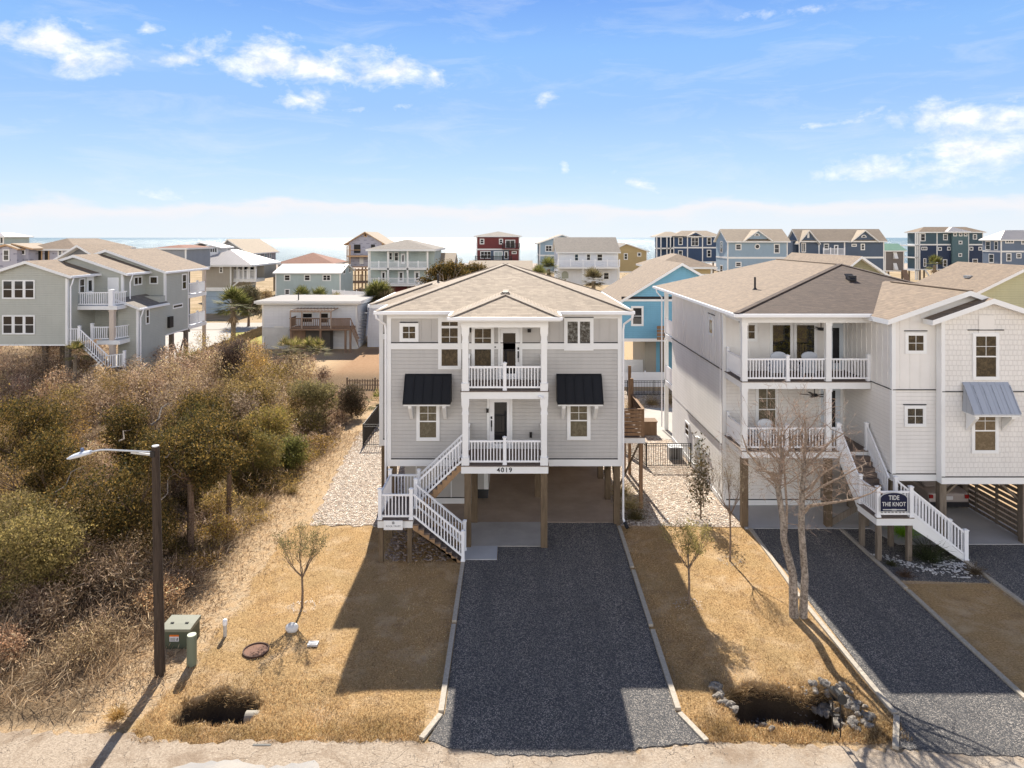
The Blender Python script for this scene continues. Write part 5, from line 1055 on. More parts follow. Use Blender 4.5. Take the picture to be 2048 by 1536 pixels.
YEL = wallmat('mustard_siding', (.40, .31, .16)); RED_W = wallmat('maroon_siding', (.16, .04, .04)); WHW = wallmat('white_siding', (.66, .68, .71)); SKYB = wallmat('bright_blue_siding', (.17, .39, .54)); OLV = wallmat('olive_siding', (.27, .255, .165)); YGR = wallmat('pale_olive_siding', (.46, .45, .29)); GREYW = wallmat('grey_siding', (.25, .265, .29)); TAUP = wallmat('taupe_siding', (.36, .33, .28))
m, nt, b = new('house_wrap'); uv = uvn(nt); p = pos(nt)     # printed building paper: grey sheet with rows of dark marks
s_ = nd(nt, 'ShaderNodeTexBrick', i_Scale=1.0); s_.offset = .5; s_.inputs['Brick Width'].default_value = 1.6; s_.inputs['Row Height'].default_value = .8; s_.inputs['Mortar Size'].default_value = .0; s_.inputs['Color1'].default_value = (0, 0, 0, 1); s_.inputs['Color2'].default_value = (1, 1, 1, 1); nt.links.new(uv, s_.inputs['Vector'])
sx = nd(nt, 'ShaderNodeSeparateXYZ'); nt.links.new(uv, sx.inputs[0]); fu = mth(nt, 'FRACT', mth(nt, 'ADD', mth(nt, 'DIVIDE', sx.outputs[0], 1.6), mth(nt, 'MULTIPLY', mth(nt, 'FLOOR', mth(nt, 'DIVIDE', sx.outputs[1], .8)), .37))); fv = mth(nt, 'FRACT', mth(nt, 'DIVIDE', sx.outputs[1], .8))
mk = mth(nt, 'MULTIPLY', mth(nt, 'LESS_THAN', fu, .45), mth(nt, 'LESS_THAN', mth(nt, 'ABSOLUTE', mth(nt, 'SUBTRACT', fv, .5)), .12)); mk = mth(nt, 'MULTIPLY', mk, ramp(nt, noise(nt, p, 5, 3), [(.45, .2), (.55, .8)]))
nt.links.new(mixc(nt, mk, (.36, .36, .42), (.10, .10, .14)), b.inputs['Base Color']); b.inputs['Roughness'].default_value = .6; WRAP = m
RAW = wood('raw_framing', (.50, .33, .19), .25); MROOF = metal_roof('pale_metal_roof', (.42, .39, .37), .45, .4); MDARK = metal_roof('blue_grey_metal_roof', (.13, .17, .23), .45, .4); MWH = metal_roof('white_metal_roof', (.56, .52, .49), .4, .45); MGRN = metal_roof('green_metal_roof', (.20, .34, .24), .5, .5)

# white low house with timber deck (behind the thicket)
HW = far_house('cottage', 'low white two-storey cottage with flat pale roof and brown timber deck', 76.5, 9, 525, 714, 604, 698, 600, 'gx', WHW, paint('pale_membrane_roof', (.27, .25, .235), .8, .05), wins=[(552, 655, 564, 669), (606, 627, 624, 644), (642, 627, 656, 645)], posts=False, ov=.7)
r = MB(); xa, xb = X(509, 75.8), X(722, 75.8); r.prism([(75.6, Z(602.5, 75.6)), (84.5, Z(590, 84.5)), (84.5, Z(590, 84.5) - .15), (75.6, Z(602.5, 75.6) - .25)], 'x', xa, xb, [0, 1, 1, 1], 1); r.build('roof', [paint('pale_flat_roof', (.27, .25, .235), .8, .05), SB], HW)
v = MB(); v.tube([(X(597, 77), 77, Z(600, 77)), (X(597, 77), 77, Z(594, 77) + .5)], .06, 6); v.tube([(X(600, 77), 76.9, Z(602, 77)), (X(604, 77), 76.4, Z(603, 77))], .1, 6); v.build('vent_pipe', IRON, HW)
v = MB(); v.tube([(X(528, 76.3), 76.3, Z(672, 76.3)), (X(526, 76.3), 76.3, .3)], .06, 6); v.build('downspout', WV, HW); v = MB(); v.box(X(525, 76.5), X(578, 76.5), 76.44, 76.5, 0, Z(655, 76.5)); v.build('lower_panel', paint('stained_white_panel', (.52, .53, .52), .7, .15), HW)
DW = wood('grey_brown_deck', (.20, .135, .095), .25); yd_ = 74.0
d = MB(); d.box(X(579, yd_), X(701, yd_), yd_, 76.4, Z(661, yd_), Z(657, yd_)); d.build('deck', DW, HW)
r = MB(); zz = Z(657, yd_); railing(r, (X(579, yd_), yd_, zz), (X(661, yd_), yd_, zz), h=1.1, sp=.2, bw=.06, rail=.1); railing(r, (X(661, yd_), yd_, zz), (X(701, yd_), yd_, zz), h=1.1, sp=.12, bw=.08, rail=.1); railing(r, (X(701, yd_), yd_, zz), (X(718, yd_ + .3), yd_ + .3, .4), h=1.1, sp=.12, bw=.08, rail=.1); railing(r, (X(579, yd_), yd_, zz), (X(579, yd_), 76.3, zz), h=1.1, sp=.2, bw=.06, rail=.1); r.build('deck_railing', DW, HW)
for u in (581, 640, 690, 700): p = MB(); p.box(X(u, yd_) - .1, X(u, yd_) + .1, yd_ + .1, yd_ + .3, 0, Z(661, yd_)); p.build('post', DW, HW)
b = MB(); b.box(X(612, 75), X(660, 75), 75, 76.3, .1, 2.3); b.build('under_deck_screen', paint('dark_screen', (.07, .065, .06), .8), HW); b = MB(); b.box(X(581, 75.2), X(611, 75.2), 75.2, 76.3, .1, 2.2); b.build('under_deck_screen', DW, HW)
p = MB(); pz = Z(622, yd_)
for i in range(13): xx = X(582, yd_) + i * .36; p.box(xx, xx + .1, yd_ - .3, 76.4, pz, pz + .12)
p.box(X(580, yd_), X(664, yd_), yd_ - .1, yd_, pz - .14, pz - .001)
for u in (581, 604, 641, 662): p.box(X(u, yd_) - .06, X(u, yd_) + .06, yd_ - .1, yd_ + .02, Z(657, yd_), pz - .14)
p.build('pergola', wood('weathered_pergola', (.34, .27, .22), .2), HW)
s = MB()
for i in range(10): s.box(X(722, 77), X(735, 77), 77 - .28 * i, 77.28 - .28 * i, 3.9 - .3 * i - .05, 3.9 - .3 * i)
s.bar((X(737, 77), 77.2, 4.9), (X(733, 74.2), 74.2, 1.7), .12, .35); s.build('side_stair', GREYW, HW)
w_ = MB(); w_.box(X(735, 78), X(764, 78), 78, 84, 0, Z(612, 78)); w_.build('side_wing', WHW, HW)
# bright blue gabled house
HB = far_house('blue_house', 'bright blue gabled house on piles between the grey and the cream house', 58, 11, 1238, 1494, 602, 683, 526, 'gy', SKYB, SH_TAN2, ridge=1362, wins=[(1266, 616, 1283, 648)], ov=.5, trim=W)
k = MB(); k.box(X(1238, 58) + .2, X(1494, 58) - .2, 57.95, 58, Z(598, 58), Z(593, 58), 1); k.box(X(1238, 58) + .2, X(1494, 58) - .2, 57.94, 58, Z(602.5, 58), Z(598.5, 58), 0); k.build('gable_band', [W, BLK], HB)
w_ = MB(); w_.box(X(1290, 60), X(1312, 60), 60, 66, 0, 3.5, 0); w_.build('lower_wall', TAUP, HB); w_ = MB(); w_.box(X(1312, 60) + .01, X(1400, 60), 60, 66, 0, 3.5); w_.build('lower_wall', SKYB, HB)
s = MB()
for i in range(4): s.box(X(1314, 57), X(1330, 57) + .6, 57.0, 57.06, Z(680, 57) + i * .3, Z(680, 57) + i * .3 + .24)
s.build('side_stair_screen', CEDAR, HB)
# tan roof behind the blue house
far_house('tan_roof_house', 'low mustard house with tan hip roof right behind the blue gable', 82, 10, 1312, 1424, 534, 552, 508, 'hip', YEL, SH_TAN2, posts=False, ov=.5, lower=None)
far_house('olive_gable_house', 'olive gabled house whose tan roof rises behind the cream house roof', 60, 14, 1652, 1796, 566, 640, 512.4, 'gy', OLV, SH_TAN2, ridge=1718.5, ov=.5, posts=False, trim=W)
HG = far_house('pale_olive_house', 'pale olive gabled house with broad tan roof at the right edge', 50, 7, 1955, 2250, 578, 700, 531, 'gy', YGR, SH_TAN2, ridge=2050, ov=.6, posts=False, trim=W)
v = MB(); v.box(X(1936, 53) - .22, X(1936, 53) + .22, 52.8, 53.2, Z(556, 53), Z(552, 53) + .05); v.build('roof_vent', GALV, HG)
# teal two-porch house
HJ = far_house('teal_house', 'pale teal house with two stacked white porches beyond the dark junipers', 130, 14, 740, 855, 499, 568, 481, 'hip', TEAL, SH_GRY, ov=.2, lower=RED_W, wins=[(779, 506, 783.5, 519), (789.5, 506, 796, 521)], doors=[(803, 508, 809, 528), (763, 543, 771, 565), (797, 543, 807, 565), (829, 543, 839, 565)])
for v_ in (536, 568.5): far_deck(HJ, 737, 858, v_, 127.6, 2.4, .35)
far_cols(HJ, (737.5, 776, 815, 855), 499, 568, 127.6, .3); far_rail(HJ, 738, 856, 536, 127.7, 1.15, posts_=7); far_rail(HJ, 738, 856, 568.5, 127.7, 1.15, posts_=7)
r = MB(); xa, xb = X(728, 127), X(877, 127); hip_roof(r, X(731, 127), X(875, 130), 126.9, 145, Z(498.5, 127), 1.75, .35); r.build('roof', [SH_GRY, SB], HJ); w_ = MB(); w_.box(X(855, 130), X(868, 130), 131, 143, Z(568, 130), Z(500, 130)); w_.build('wall', TEAL, HJ)
# teal cottage with white metal roof
HT = far_house('teal_cottage', 'pale teal cottage with white metal roof above the garden palms', 115, 9, 551, 681, 545, 600, 528, 'gx', TEAL, MWH, wins=[(570, 551, 579, 560), (610, 551, 619, 560), (647, 551, 660, 560, dict(mull=1)), (571, 580, 578, 588)], posts=False, ov=.5, swin=[('r', 117, 118, 6.2, 7.4), ('r', 121, 122, 6.2, 7.4)])
far_house('rust_roof_house', 'low house with rusty brown hip roof just short of the sea', 150, 12, 556, 664, 527, 545, 505.5, 'hip', GREYW, SH_RED, posts=False, ov=.6)
# metal roofed house with cupola
HD = far_house('cupola_house', 'taupe house with grey metal roof and a small cupola on top', 112, 11, 407, 462, 529, 578, 523, 'hip', TAUP, MROOF, posts=False, ov=.0, wins=[(440.5, 535, 444, 544)])
w_ = MB(); w_.box(X(408, 112), X(462, 112), 112.2, 122.8, 0, Z(578, 112) - .01); w_.build('lower_wall', siding('blue_grey_doors', (.30, .38, .46), .9), HD); w_ = MB(); w_.box(X(405, 112), X(464, 112), 111.9, 112.19, Z(582, 112), Z(578, 112)); w_.box(X(462, 112) - .2, X(462, 112) + .05, 111.95, 112.19, 0, Z(582, 112)); w_.build('trim', SB, HD)
w_ = MB(); cyy = 116.0; w_.box(X(386, cyy), X(436, cyy), cyy, cyy + 4, Z(512, cyy), Z(493, cyy)); w_.build('cupola', WHW, HD)
for u in (421, 425.5, 430): g = MB(); g.box(X(u, cyy), X(u + 3, cyy), cyy - .03, cyy - .001, Z(504, cyy), Z(496, cyy)); g.build('pane', GLD, HD)
r = MB(); gable_roof(r, 'y', X(378, cyy), X(446, cyy), cyy - .7, cyy + 4.7, Z(494.5, cyy), Z(484, cyy), X(403, cyy), .2); r.build('cupola_roof', [MROOF, SB], HD)
r = MB(); hip_roof(r, X(371, 112), X(519, 114), 110.6, 124.5, Z(529, 112), 2.3, .3); r.build('roof', [MROOF, SB], HD)
w_ = MB(); w_.box(X(462, 113), X(511, 113), 117, 123, Z(560, 113), Z(530, 113)); w_.build('wall', TAUP, HD); far_deck(HD, 460, 512, 558, 113, 4, .5); far_rail(HD, 461, 512, 558, 113.1, 1.5, posts_=4); far_cols(HD, (464, 474, 486, 498, 510), 530, 558, 113.1, .25);
for i_, (u0, v0, u1, v1) in enumerate([(473, 533, 478, 545), (480, 533, 484, 545), (489, 533, 494, 544), (500, 535, 507, 543)]): g = MB(); g.box(X(u0, 117), X(u1, 117), 116.95, 116.99, Z(v1, 117), Z(v0, 117)); g.build('pane', GLD, HD)
s = MB(); s.bar((X(463, 112.5), 112.5, Z(575, 112.5)), (X(478, 112.5), 112.5, Z(562, 112.5)), .3, .2); s.build('brace', SB, HD)
far_house('grey_gable_house', 'tall grey gabled house with tan roof beside the open sea', 140, 17, 438, 494, 503, 563, 478, 'gy', GREYW, FT, ridge=456, ov=.6, swin=[('r', 142, 143.2, 7, 9.0), ('r', 146, 147, 6.4, 9), ('r', 150, 151.2, 6.6, 9.0), ('r', 153, 154, 6.6, 9.0)])
# far left
HU = far_house('unfinished_house', 'unfinished house in printed house wrap with tan roof at the left edge', 96, 14, 55, 152, 498, 560, 477, 'hip', WRAP, SH_TAN2, posts=False, ov=.5, wins=[(118, 502, 123, 510)])
w_ = MB(); w_.prism([(X(-10, 93), Z(560, 93)), (X(34, 93), Z(560, 93)), (X(34, 93), Z(495, 93)), (X(14, 93), Z(489, 93)), (X(-10, 93), Z(497, 93))], 'y', 93, 98); w_.prism([(X(34, 93), Z(560, 93)), (X(57, 94), Z(560, 93)), (X(57, 94), Z(495, 93)), (X(34, 93), Z(495, 93))], 'y', 94, 98); w_.build('wall', WRAP, HU)
r = MB(); gable_roof(r, 'y', X(-20, 93), X(40, 93), 92.6, 99, Z(497, 93), Z(488, 93), X(14, 93), .2); gable_roof(r, 'y', X(12, 93), X(60, 93), 93.5, 99, Z(497, 93), Z(486.5, 93), X(28, 94), .2); r.build('roof', [FT, RAW], HU)
window(HU, ('f', 92.99), X(8, 93), X(17, 93), Z(520, 93), Z(501, 93), trim=.12, ga='none'); window(HU, ('f', 93.99), X(42, 94), X(49, 94), Z(508, 94), Z(501, 94), trim=.1, split=False, ga='none')
for u in (76, 90): o = MB(); o.box(X(u, 96), X(u + 7, 96), 95.95, 95.99, Z(520, 96), Z(502, 96)); o.build('opening', IRON, HU); o = MB(); o.box(X(u + 7, 96), X(u + 9, 96), 95.9, 95.99, Z(522, 96), Z(500, 96)); o.build('frame_post', RAW, HU)
far_house('grey_gable_cottage', 'small grey gable with pale tan roof between wrapped house and stepped house', 72, 7, 128, 200, 512, 600, 490, 'gy', GREYW, SH_TAN2, ridge=164, ov=.9, posts=False, trim=W)
far_house('low_brown_roof_house', 'brown hip roof low behind the stepped house', 100, 8, 315, 372, 496, 540, 490, 'hip', GREYW, SH_RED, posts=False, ov=.4)
far_house('pale_blue_tower_house', 'pale blue tower with white roof cut by the left edge', 150, 8, -30, 7, 473, 560, 466, 'hip', TEAL, MWH, wins=[(1, 475, 6, 486, dict(split=False))], posts=False, ov=.6)
# under construction with open floors
HI = far_house('framed_house', 'house under construction in grey wrap with round gable window and open ground floor', 160, 14, 697, 765, 484, 535, 463.5, 'gy', WRAP, FT, ridge=731, ov=.9, trim=RAW, posts=True)
for u0, v0, u1, v1 in ((708, 489, 721, 506), (742, 489, 750, 497), (719, 515, 727, 528)): o = MB(); o.box(X(u0, 160), X(u1, 160), 159.95, 159.99, Z(v1, 160), Z(v0, 160)); o.build('opening', IRON if u0 != 719 else SB, HI)
o = MB(); o.tube([(X(731, 160), 159.9, Z(470.5, 160)), (X(731, 160), 159.99, Z(470.5, 160))], .42, 16); q = o.build('round_window', RAW, HI); o = MB(); o.tube([(X(731, 160), 159.85, Z(470.5, 160)), (X(731, 160), 159.899, Z(470.5, 160))], .22, 12); q = o.build('pane', IRON, q)
for v_ in (511, 539): far_deck(HI, 693, 765, v_, 157.6, 2.4, .35, RAW)
far_cols(HI, (694, 700), 490, 575, 157.7, .2, RAW); r = MB(); r.bar((X(693, 157.6), 157.6, Z(500, 157.6)), (X(722, 157.6), 157.6, Z(500, 157.6)), .1, .12); r.build('guard_rail', RAW, HI)
for i in range(9): p = MB(); xx = X(702 + i * 7, 160); p.box(xx - .12, xx + .12, 160.5, 160.8, -.3, Z(537, 160)); p.build('framing_post', RAW, HI)
far_deck(HI, 700, 765, 563, 152, 3, .4, DW); far_rail(HI, 700, 765, 563, 152, 1.4, DW, posts_=4, sp=.25)
# little roofs
far_house('small_tan_roof_house', 'small house with plain tan roof right of the teal porches', 140, 8, 868, 908, 525, 560, 505.5, 'gx', GREYW, FT, posts=False, ov=.3)
far_house('plain_tan_roof_house', 'long plain tan roof showing just behind the grey house ridge', 110, 10, 938, 1063, 548, 600, 521, 'gx', GREYW, FT, posts=False, ov=.5)
# maroon house
HR_ = far_house('maroon_house', 'maroon three-storey house with shallow dark hip roof against the sea', 150, 10, 953, 1039, 472, 524, 463, 'hip', RED_W, SH_GRY, bands=[498.8], ov=.5, wins=[(961, 479, 967, 487), (999.5, 479, 1004.5, 487), (962, 503.5, 981, 516, dict(mull=2)), (1012, 481, 1029, 496, dict(mull=1, split=False)), (1025, 504, 1032, 506.5, dict(split=False))])
w_ = MB(); w_.box(X(981.5, 150), X(1018, 150), 149.93, 149.999, Z(522, 150), Z(500.5, 150)); w_.build('slate_panel', SLATE, HR_); window(HR_, ('f', 149.92), X(989, 150), X(1004, 150), Z(518, 150), Z(504, 150), trim=.14, split=False, mull=1, ga='none', gm=TEAL); window(HR_, ('f', 149.92), X(1010, 150), X(1015, 150), Z(517, 150), Z(504, 150), trim=.12, split=False, ga='none', gm=GLD)
far_deck(HR_, 1004, 1039, 496.5, 148.8, 1.2, .2, RED_W); far_rail(HR_, 1005, 1039, 496.5, 148.8, 1.0, IRON, posts_=3); far_rail(HR_, 951, 1023, 522, 148, 1.0, IRON, posts_=5); far_deck(HR_, 951, 1046, 522.5, 147.9, 2, .4, RED_W)
# light blue behind the white porch house
far_house('pale_blue_gable_house', 'pale blue gabled house half hidden left of the white porch house', 150, 12, 1079, 1170, 485, 545, 469, 'gy', LBLU, FT, ridge=1124, bands=[511], ov=.6, wins=[(1092, 492, 1103, 502, dict(mull=1))], posts=False)
HO = far_house('white_porch_house', 'white house with brown-grey gabled roof and long upper balcony', 125, 11, 1116, 1236, 504, 570, 474.5, 'gx', WHW, SH_GRY, ov=.7, wins=[(1150, 509, 1156, 521), (1174, 509, 1180, 520), (1195, 509, 1204, 521), (1208, 546, 1217, 558)], posts=False)
far_deck(HO, 1117, 1239, 534, 122.6, 2.4, .3); far_rail(HO, 1117, 1239, 534, 122.7, 1.15, posts_=6); far_cols(HO, (1118, 1166, 1238), 536, 575, 122.7, .2)
g = MB(); cxo, czo = X(1130, 125), Z(550, 125); g.prism([(cxo - .6, czo - .6), (cxo + .6, czo - .6)] + [(cxo + .6 * math.cos(a), czo + .1 + .6 * math.sin(a)) for a in [math.pi * i / 8 for i in range(9)]], 'y', 124.9, 124.999); g.build('arched_window', paint('arched_blind', (.30, .32, .27), .5), HO)
far_house('mustard_house', 'mustard yellow gabled house right of the white porch house', 150, 12, 1222, 1294, 501, 545, 486.5, 'gy', YEL, SH_GRY, ridge=1252, ov=.5, wins=[(1249, 508, 1254, 518), (1276, 506.5, 1281, 511.5, dict(split=False))], posts=False)
# navy, pale blue, slate houses
HQ = far_house('navy_house', 'navy house with white trim and side balconies, left of the pale blue one', 165, 5, 1347, 1440, 472.5, 525, 461.5, 'hip', NAVYW, FT, bands=[495.3], corners=(1375, 1405), ov=.5, wins=[(1358, 476, 1364, 488.5), (1383.5, 476, 1396, 491, dict(mull=1)), (1415, 476, 1421.5, 488.5), (1357.5, 502, 1364, 514), (1415, 501, 1421, 513)])
w_ = MB(); w_.box(X(1317, 166), X(1346, 166), 166.5, 170, Z(525, 166), Z(473, 166)); w_.build('wall', NAVYW, HQ); r = MB(); hip_roof(r, X(1310, 165), X(1372, 165), 164.5, 170.5, Z(472.5, 165), 1.1, .25); r.build('roof', [FT, SB], HQ)
for v_ in (495.5, 522): far_deck(HQ, 1313, 1347, v_, 164.6, 2, .3)
far_cols(HQ, (1313.5, 1322, 1334, 1341), 473, 525, 164.6, .22); dormer(HQ, 164.4, 1377, 1405, 470.5, 463.5, NAVYW, FT, 3.)
HRb = far_house('pale_blue_house', 'pale blue house with gabled dormer and round window in the far row', 125, 7, 1455, 1575, 482.5, 545, 458, 'gx', LBLU, FT, bands=[515.5], ov=.6, wins=[(1472.5, 489.5, 1481, 498.5), (1549.5, 489.5, 1557.5, 505), (1472.5, 525.5, 1481, 532)], posts=False, swin=[('l', 128, 129.2, 9.6, 11.4), ('l', 128, 129.2, 5.6, 7.)])
dormer(HRb, 124.6, 1491, 1540, 478, 460, LBLU, FT, 4.5, .4, (1514, 472, 5.5))
o = MB(); o.tube([(X(1514.5, 125), 124.93, Z(493, 125)), (X(1514.5, 125), 124.999, Z(493, 125))], .5, 20); q = o.build('round_window', SB, HRb); o = MB(); o.tube([(X(1514.5, 125), 124.9, Z(493, 125)), (X(1514.5, 125), 124.929, Z(493, 125))], .33, 18); o.build('pane', GLD, q)
HS = far_house('slate_house', 'slate blue house with two white-framed gables and tan roof', 130, 5, 1598, 1768, 482, 545, 458, 'gx', SLATE, FT, ov=.6, bands=[515], corners=(1638, 1689), wins=[(1604.5, 487, 1610, 503, dict(mull=1, split=False)), (1649, 489, 1656, 498), (1704.5, 489.5, 1711.5, 491.5, dict(split=False)), (1723, 489, 1728, 498.5)], posts=False)
dormer(HS, 129.5, 1600, 1634, 480.5, 460, SLATE, FT, 5, .5); dormer(HS, 129.4, 1705, 1753, 479.5, 460, SLATE, FT, 5, .4, (1727.5, 475, 5.5))
g = MB(); g.box(X(1614.5, 129.5), X(1618.5, 129.5), 129.44, 129.499, Z(476, 129.5), Z(465, 129.5)); g.build('gable_vent', SB, HS)
door(HS, ('f', 129.99), X(1669, 130), X(1675.5, 130), Z(510, 130), Z(491, 130), (X(1670, 130), X(1674.5, 130), Z(508, 130), Z(492, 130)), tm=SB); far_rail(HS, 1647, 1689, 510, 128.5, 1.2, posts_=4); far_deck(HS, 1640, 1690, 510, 128.4, 1.5, .3)
w_ = MB(); w_.box(X(1585, 131), X(1597, 131), 131, 134.5, Z(545, 131), Z(482, 131)); w_.build('wall', SLATE, HS)
HTt = far_house('brown_tower_house', 'narrow brown-grey house with green metal roof and white shutters', 150, 6, 1770, 1808, 501, 543, 487, 'gx', paint('brown_grey_siding', (.15, .135, .13), .7), MGRN, ov=.6)
for v_ in (504, 526): s = MB(); s.prism([(149.95, Z(v_, 150)), (149.95, Z(v_ + 14, 150)), (149.2, Z(v_ + 13, 150))], 'x', X(1786, 150), X(1793, 150)); s.build('shutter', SB, HTt)
s = MB(); s.bar((X(1808, 149), 149, Z(540, 149)), (X(1822, 147), 147, .3), 1.2, .2); s.build('stair', DW, HTt)
TD = siding('dark_teal_siding', (.06, .10, .125), .17); HUu = far_house('dark_teal_house', 'tall dark teal and navy house with central tower and many small white windows', 165, 5, 1839, 1966, 464, 540, 454, 'hip', TD, SH_TAN2, bands=[489.3], corners=(1874, 1904, 1937), ov=.5,
    wins=[(1887.5, 469.5, 1894, 479), (1947, 470, 1952.5, 477.5), (1877.5, 495.5, 1882, 500, dict(split=False)), (1895.5, 495, 1900, 499.5, dict(split=False)), (1940, 495, 1945, 499.5, dict(split=False)), (1958, 495, 1962.5, 499.5, dict(split=False)), (1844, 495, 1853, 499, dict(split=False, mull=2)), (1848, 518, 1851, 532), (1887, 520, 1893, 533), (1946, 519, 1954, 526), (1842, 468, 1849.5, 481, dict(mull=0))])
w_ = MB(); w_.box(X(1839.5, 165), X(1965.5, 165), 164.975, 164.999, Z(539.5, 165), Z(490.8, 165)); w_.build('navy_panel', siding('navy_panel_siding', (.03, .045, .085), .17), HUu)
w_ = MB(); w_.box(X(1904.5, 164.4), X(1936.5, 164.4), 164.4, 164.9, Z(545, 164.4), Z(464, 164.4)); w_.build('tower', siding('grey_teal_siding', (.09, .15, .165), .17), HUu); r = MB(); hip_roof(r, X(1898, 163), X(1945, 163), 163.4, 172, Z(463, 163.4), 1.1, .3); r.build('tower_roof', [MROOF, SB], HUu)
for u0, v0, u1, v1 in ((1908, 467, 1912, 471), (1919, 467, 1923, 471), (1929, 467, 1933, 471), (1918.5, 483, 1923, 487), (1918, 508, 1922.5, 512)): window(HUu, ('f', 164.39), X(u0, 164.4), X(u1, 164.4), Z(v1, 164.4), Z(v0, 164.4), trim=.14, split=False, ga='none', gm=GLD, tm=SB)
for v_ in (490, 514, 540): far_deck(HUu, 1831, 1838.5, v_, 165, 12, .3)
far_cols(HUu, (1832, 1836), 465, 560, 165, .25); s = MB(); s.bar((X(1851, 164), 164, Z(541, 164)), (X(1861, 164), 164, Z(556, 164)), .3, .3); s.bar((X(1862, 164), 164, Z(556, 164)), (X(1870, 164), 164, Z(542, 164)), .3, .3); s.build('brace', SB, HUu)
HV = far_house('grey_blue_house', 'grey-blue house with pale hip roof at the right edge', 140, 5.5, 2002, 2130, 479.5, 535, 460.5, 'hip', wallmat('grey_blue_siding', (.13, .17, .235)), MROOF, bands=[503], ov=.5, swin=[('l', 141, 141.8, 9.8, 11.3), ('l', 143.2, 144.4, 9.8, 11.3), ('l', 142.2, 143.4, 7.2, 8.7)], wins=[(2012, 481.5, 2026, 485, dict(split=False, mull=2)), (2044, 482, 2052, 487), (2014, 508, 2021, 521), (2034, 508, 2041, 515)])
for t_ in list(COL.objects):
    if 'dims' in t_.keys(): del t_['dims']
# ================================================================ FENCES
def fence(name, lab, cat, p, q, z0_, h, mt, kind='iron', sp=.12, group=None, gate=None):
    p = Vector((*p, 0)); q = Vector((*q, 0)); t_ = thing(name, lab, cat, (p.x, p.y, z0_), group); L_ = (q - p).length; d = (q - p) / L_; n = int(L_ / sp)
    mb = MB()
    if kind == 'iron':
        for i in range(n + 1):
            c = p + d * (i * L_ / n); mb.box(c.x - .011, c.x + .011, c.y - .011, c.y + .011, z0_ + .06, z0_ + h - .02)
        for zz in (z0_ + .1, z0_ + h - .12, z0_ + h): mb.bar(p + Vector((0, 0, zz)), q + Vector((0, 0, zz)), .03, .035)
    elif kind == 'picket':
        for i in range(n + 1):
            c = p + d * (i * L_ / n); hh = h * random.uniform(.93, 1.05); mb.box(c.x - .045, c.x + .045, c.y - .015, c.y + .015, z0_, z0_ + hh)
        for zz in (z0_ + .3, z0_ + h * .8): mb.bar(p + Vector((0, 0, zz)), q + Vector((0, 0, zz)), .05, .09)
    else: mb.bar(p + Vector((0, 0, z0_ + h / 2)), q + Vector((0, 0, z0_ + h / 2)), .05, h)
    mb.build('panel', mt, t_); k = max(1, round(L_ / 2.3))
    for i in range(k + 1):
        c = p + d * (i * L_ / k); pm_ = MB(); w_ = .03 if kind == 'iron' else .06; pm_.box(c.x - w_, c.x + w_, c.y - w_, c.y + w_, z0_, z0_ + h + (.04 if kind == 'iron' else .12)); pm_.build('post', mt, t_)
    return t_
fence('metal_fence', 'black metal fence panel on the pebbles left of the grey house', 'fence', (-8.7, 40.9), (-6.2, 40.9), 0, 1.27, IRON)
fence('metal_fence', 'black metal fence running back between thicket and left pebble bed', 'fence', (-8.7, 41.0), (-8.75, 53), 0, 1.27, IRON)
fence('metal_fence', 'black metal fence with gate across the pebble gap between the two houses', 'fence', (7.15, 37.2), (9.5, 37.2), 0, 1.25, IRON)
fence('metal_fence', 'short black metal fence going back from the side deck corner', 'fence', (7.15, 37.25), (5.95, 41), 0, 1.25, IRON)
fence('metal_fence', 'black metal fence at the far end of the patio', 'fence', (4.8, 54), (13, 54), 0, 1.15, IRON)
fence('vinyl_fence', 'low white vinyl fence behind the black garden fence', 'fence', (4.5, 57.2), (13, 57.2), 0, 1.2, WV, 'solid'); fence('vinyl_fence', 'white vinyl gate fence under the bright blue house', 'fence', (4.5, 61), (14, 61), 0, 1.55, WV, 'solid')
PK = wood('grey_picket', (.22, .16, .11), .3)
fence('picket_fence', 'brown picket fence running back beside the palm', 'fence', (-30.6, 66), (-31.2, 88), 0, 1.15, PK, 'picket', .22); fence('picket_fence', 'brown picket fence along the far side of the brown lawn', 'fence', (-15.5, 78.5), (-9, 78.5), 0, 1.3, PK, 'picket', .2)
fence('picket_fence', 'low dark picket fence between thicket and brown lawn', 'fence', (-13.3, 56.5), (-8.8, 56.5), 0, .8, PK, 'picket', .2); fence('picket_fence', 'pale picket fence in front of the white cottage corner', 'fence', (-28.6, 73.5), (-26, 73.5), 0, 1., wood('pale_picket', (.45, .38, .30), .2), 'picket', .22)
fence('vinyl_fence', 'white vinyl fence right of the teal cottage', 'fence', (X(665, 108), 108), (X(738, 104), 104), 2.2, 1.9, WV, 'solid')
fence('beach_fence', 'weathered beach walkway and fence in front of the pale sand', 'fence', (X(1420, 215), 215), (X(1480, 215), 215), 0, 3., DW, 'picket', .5)
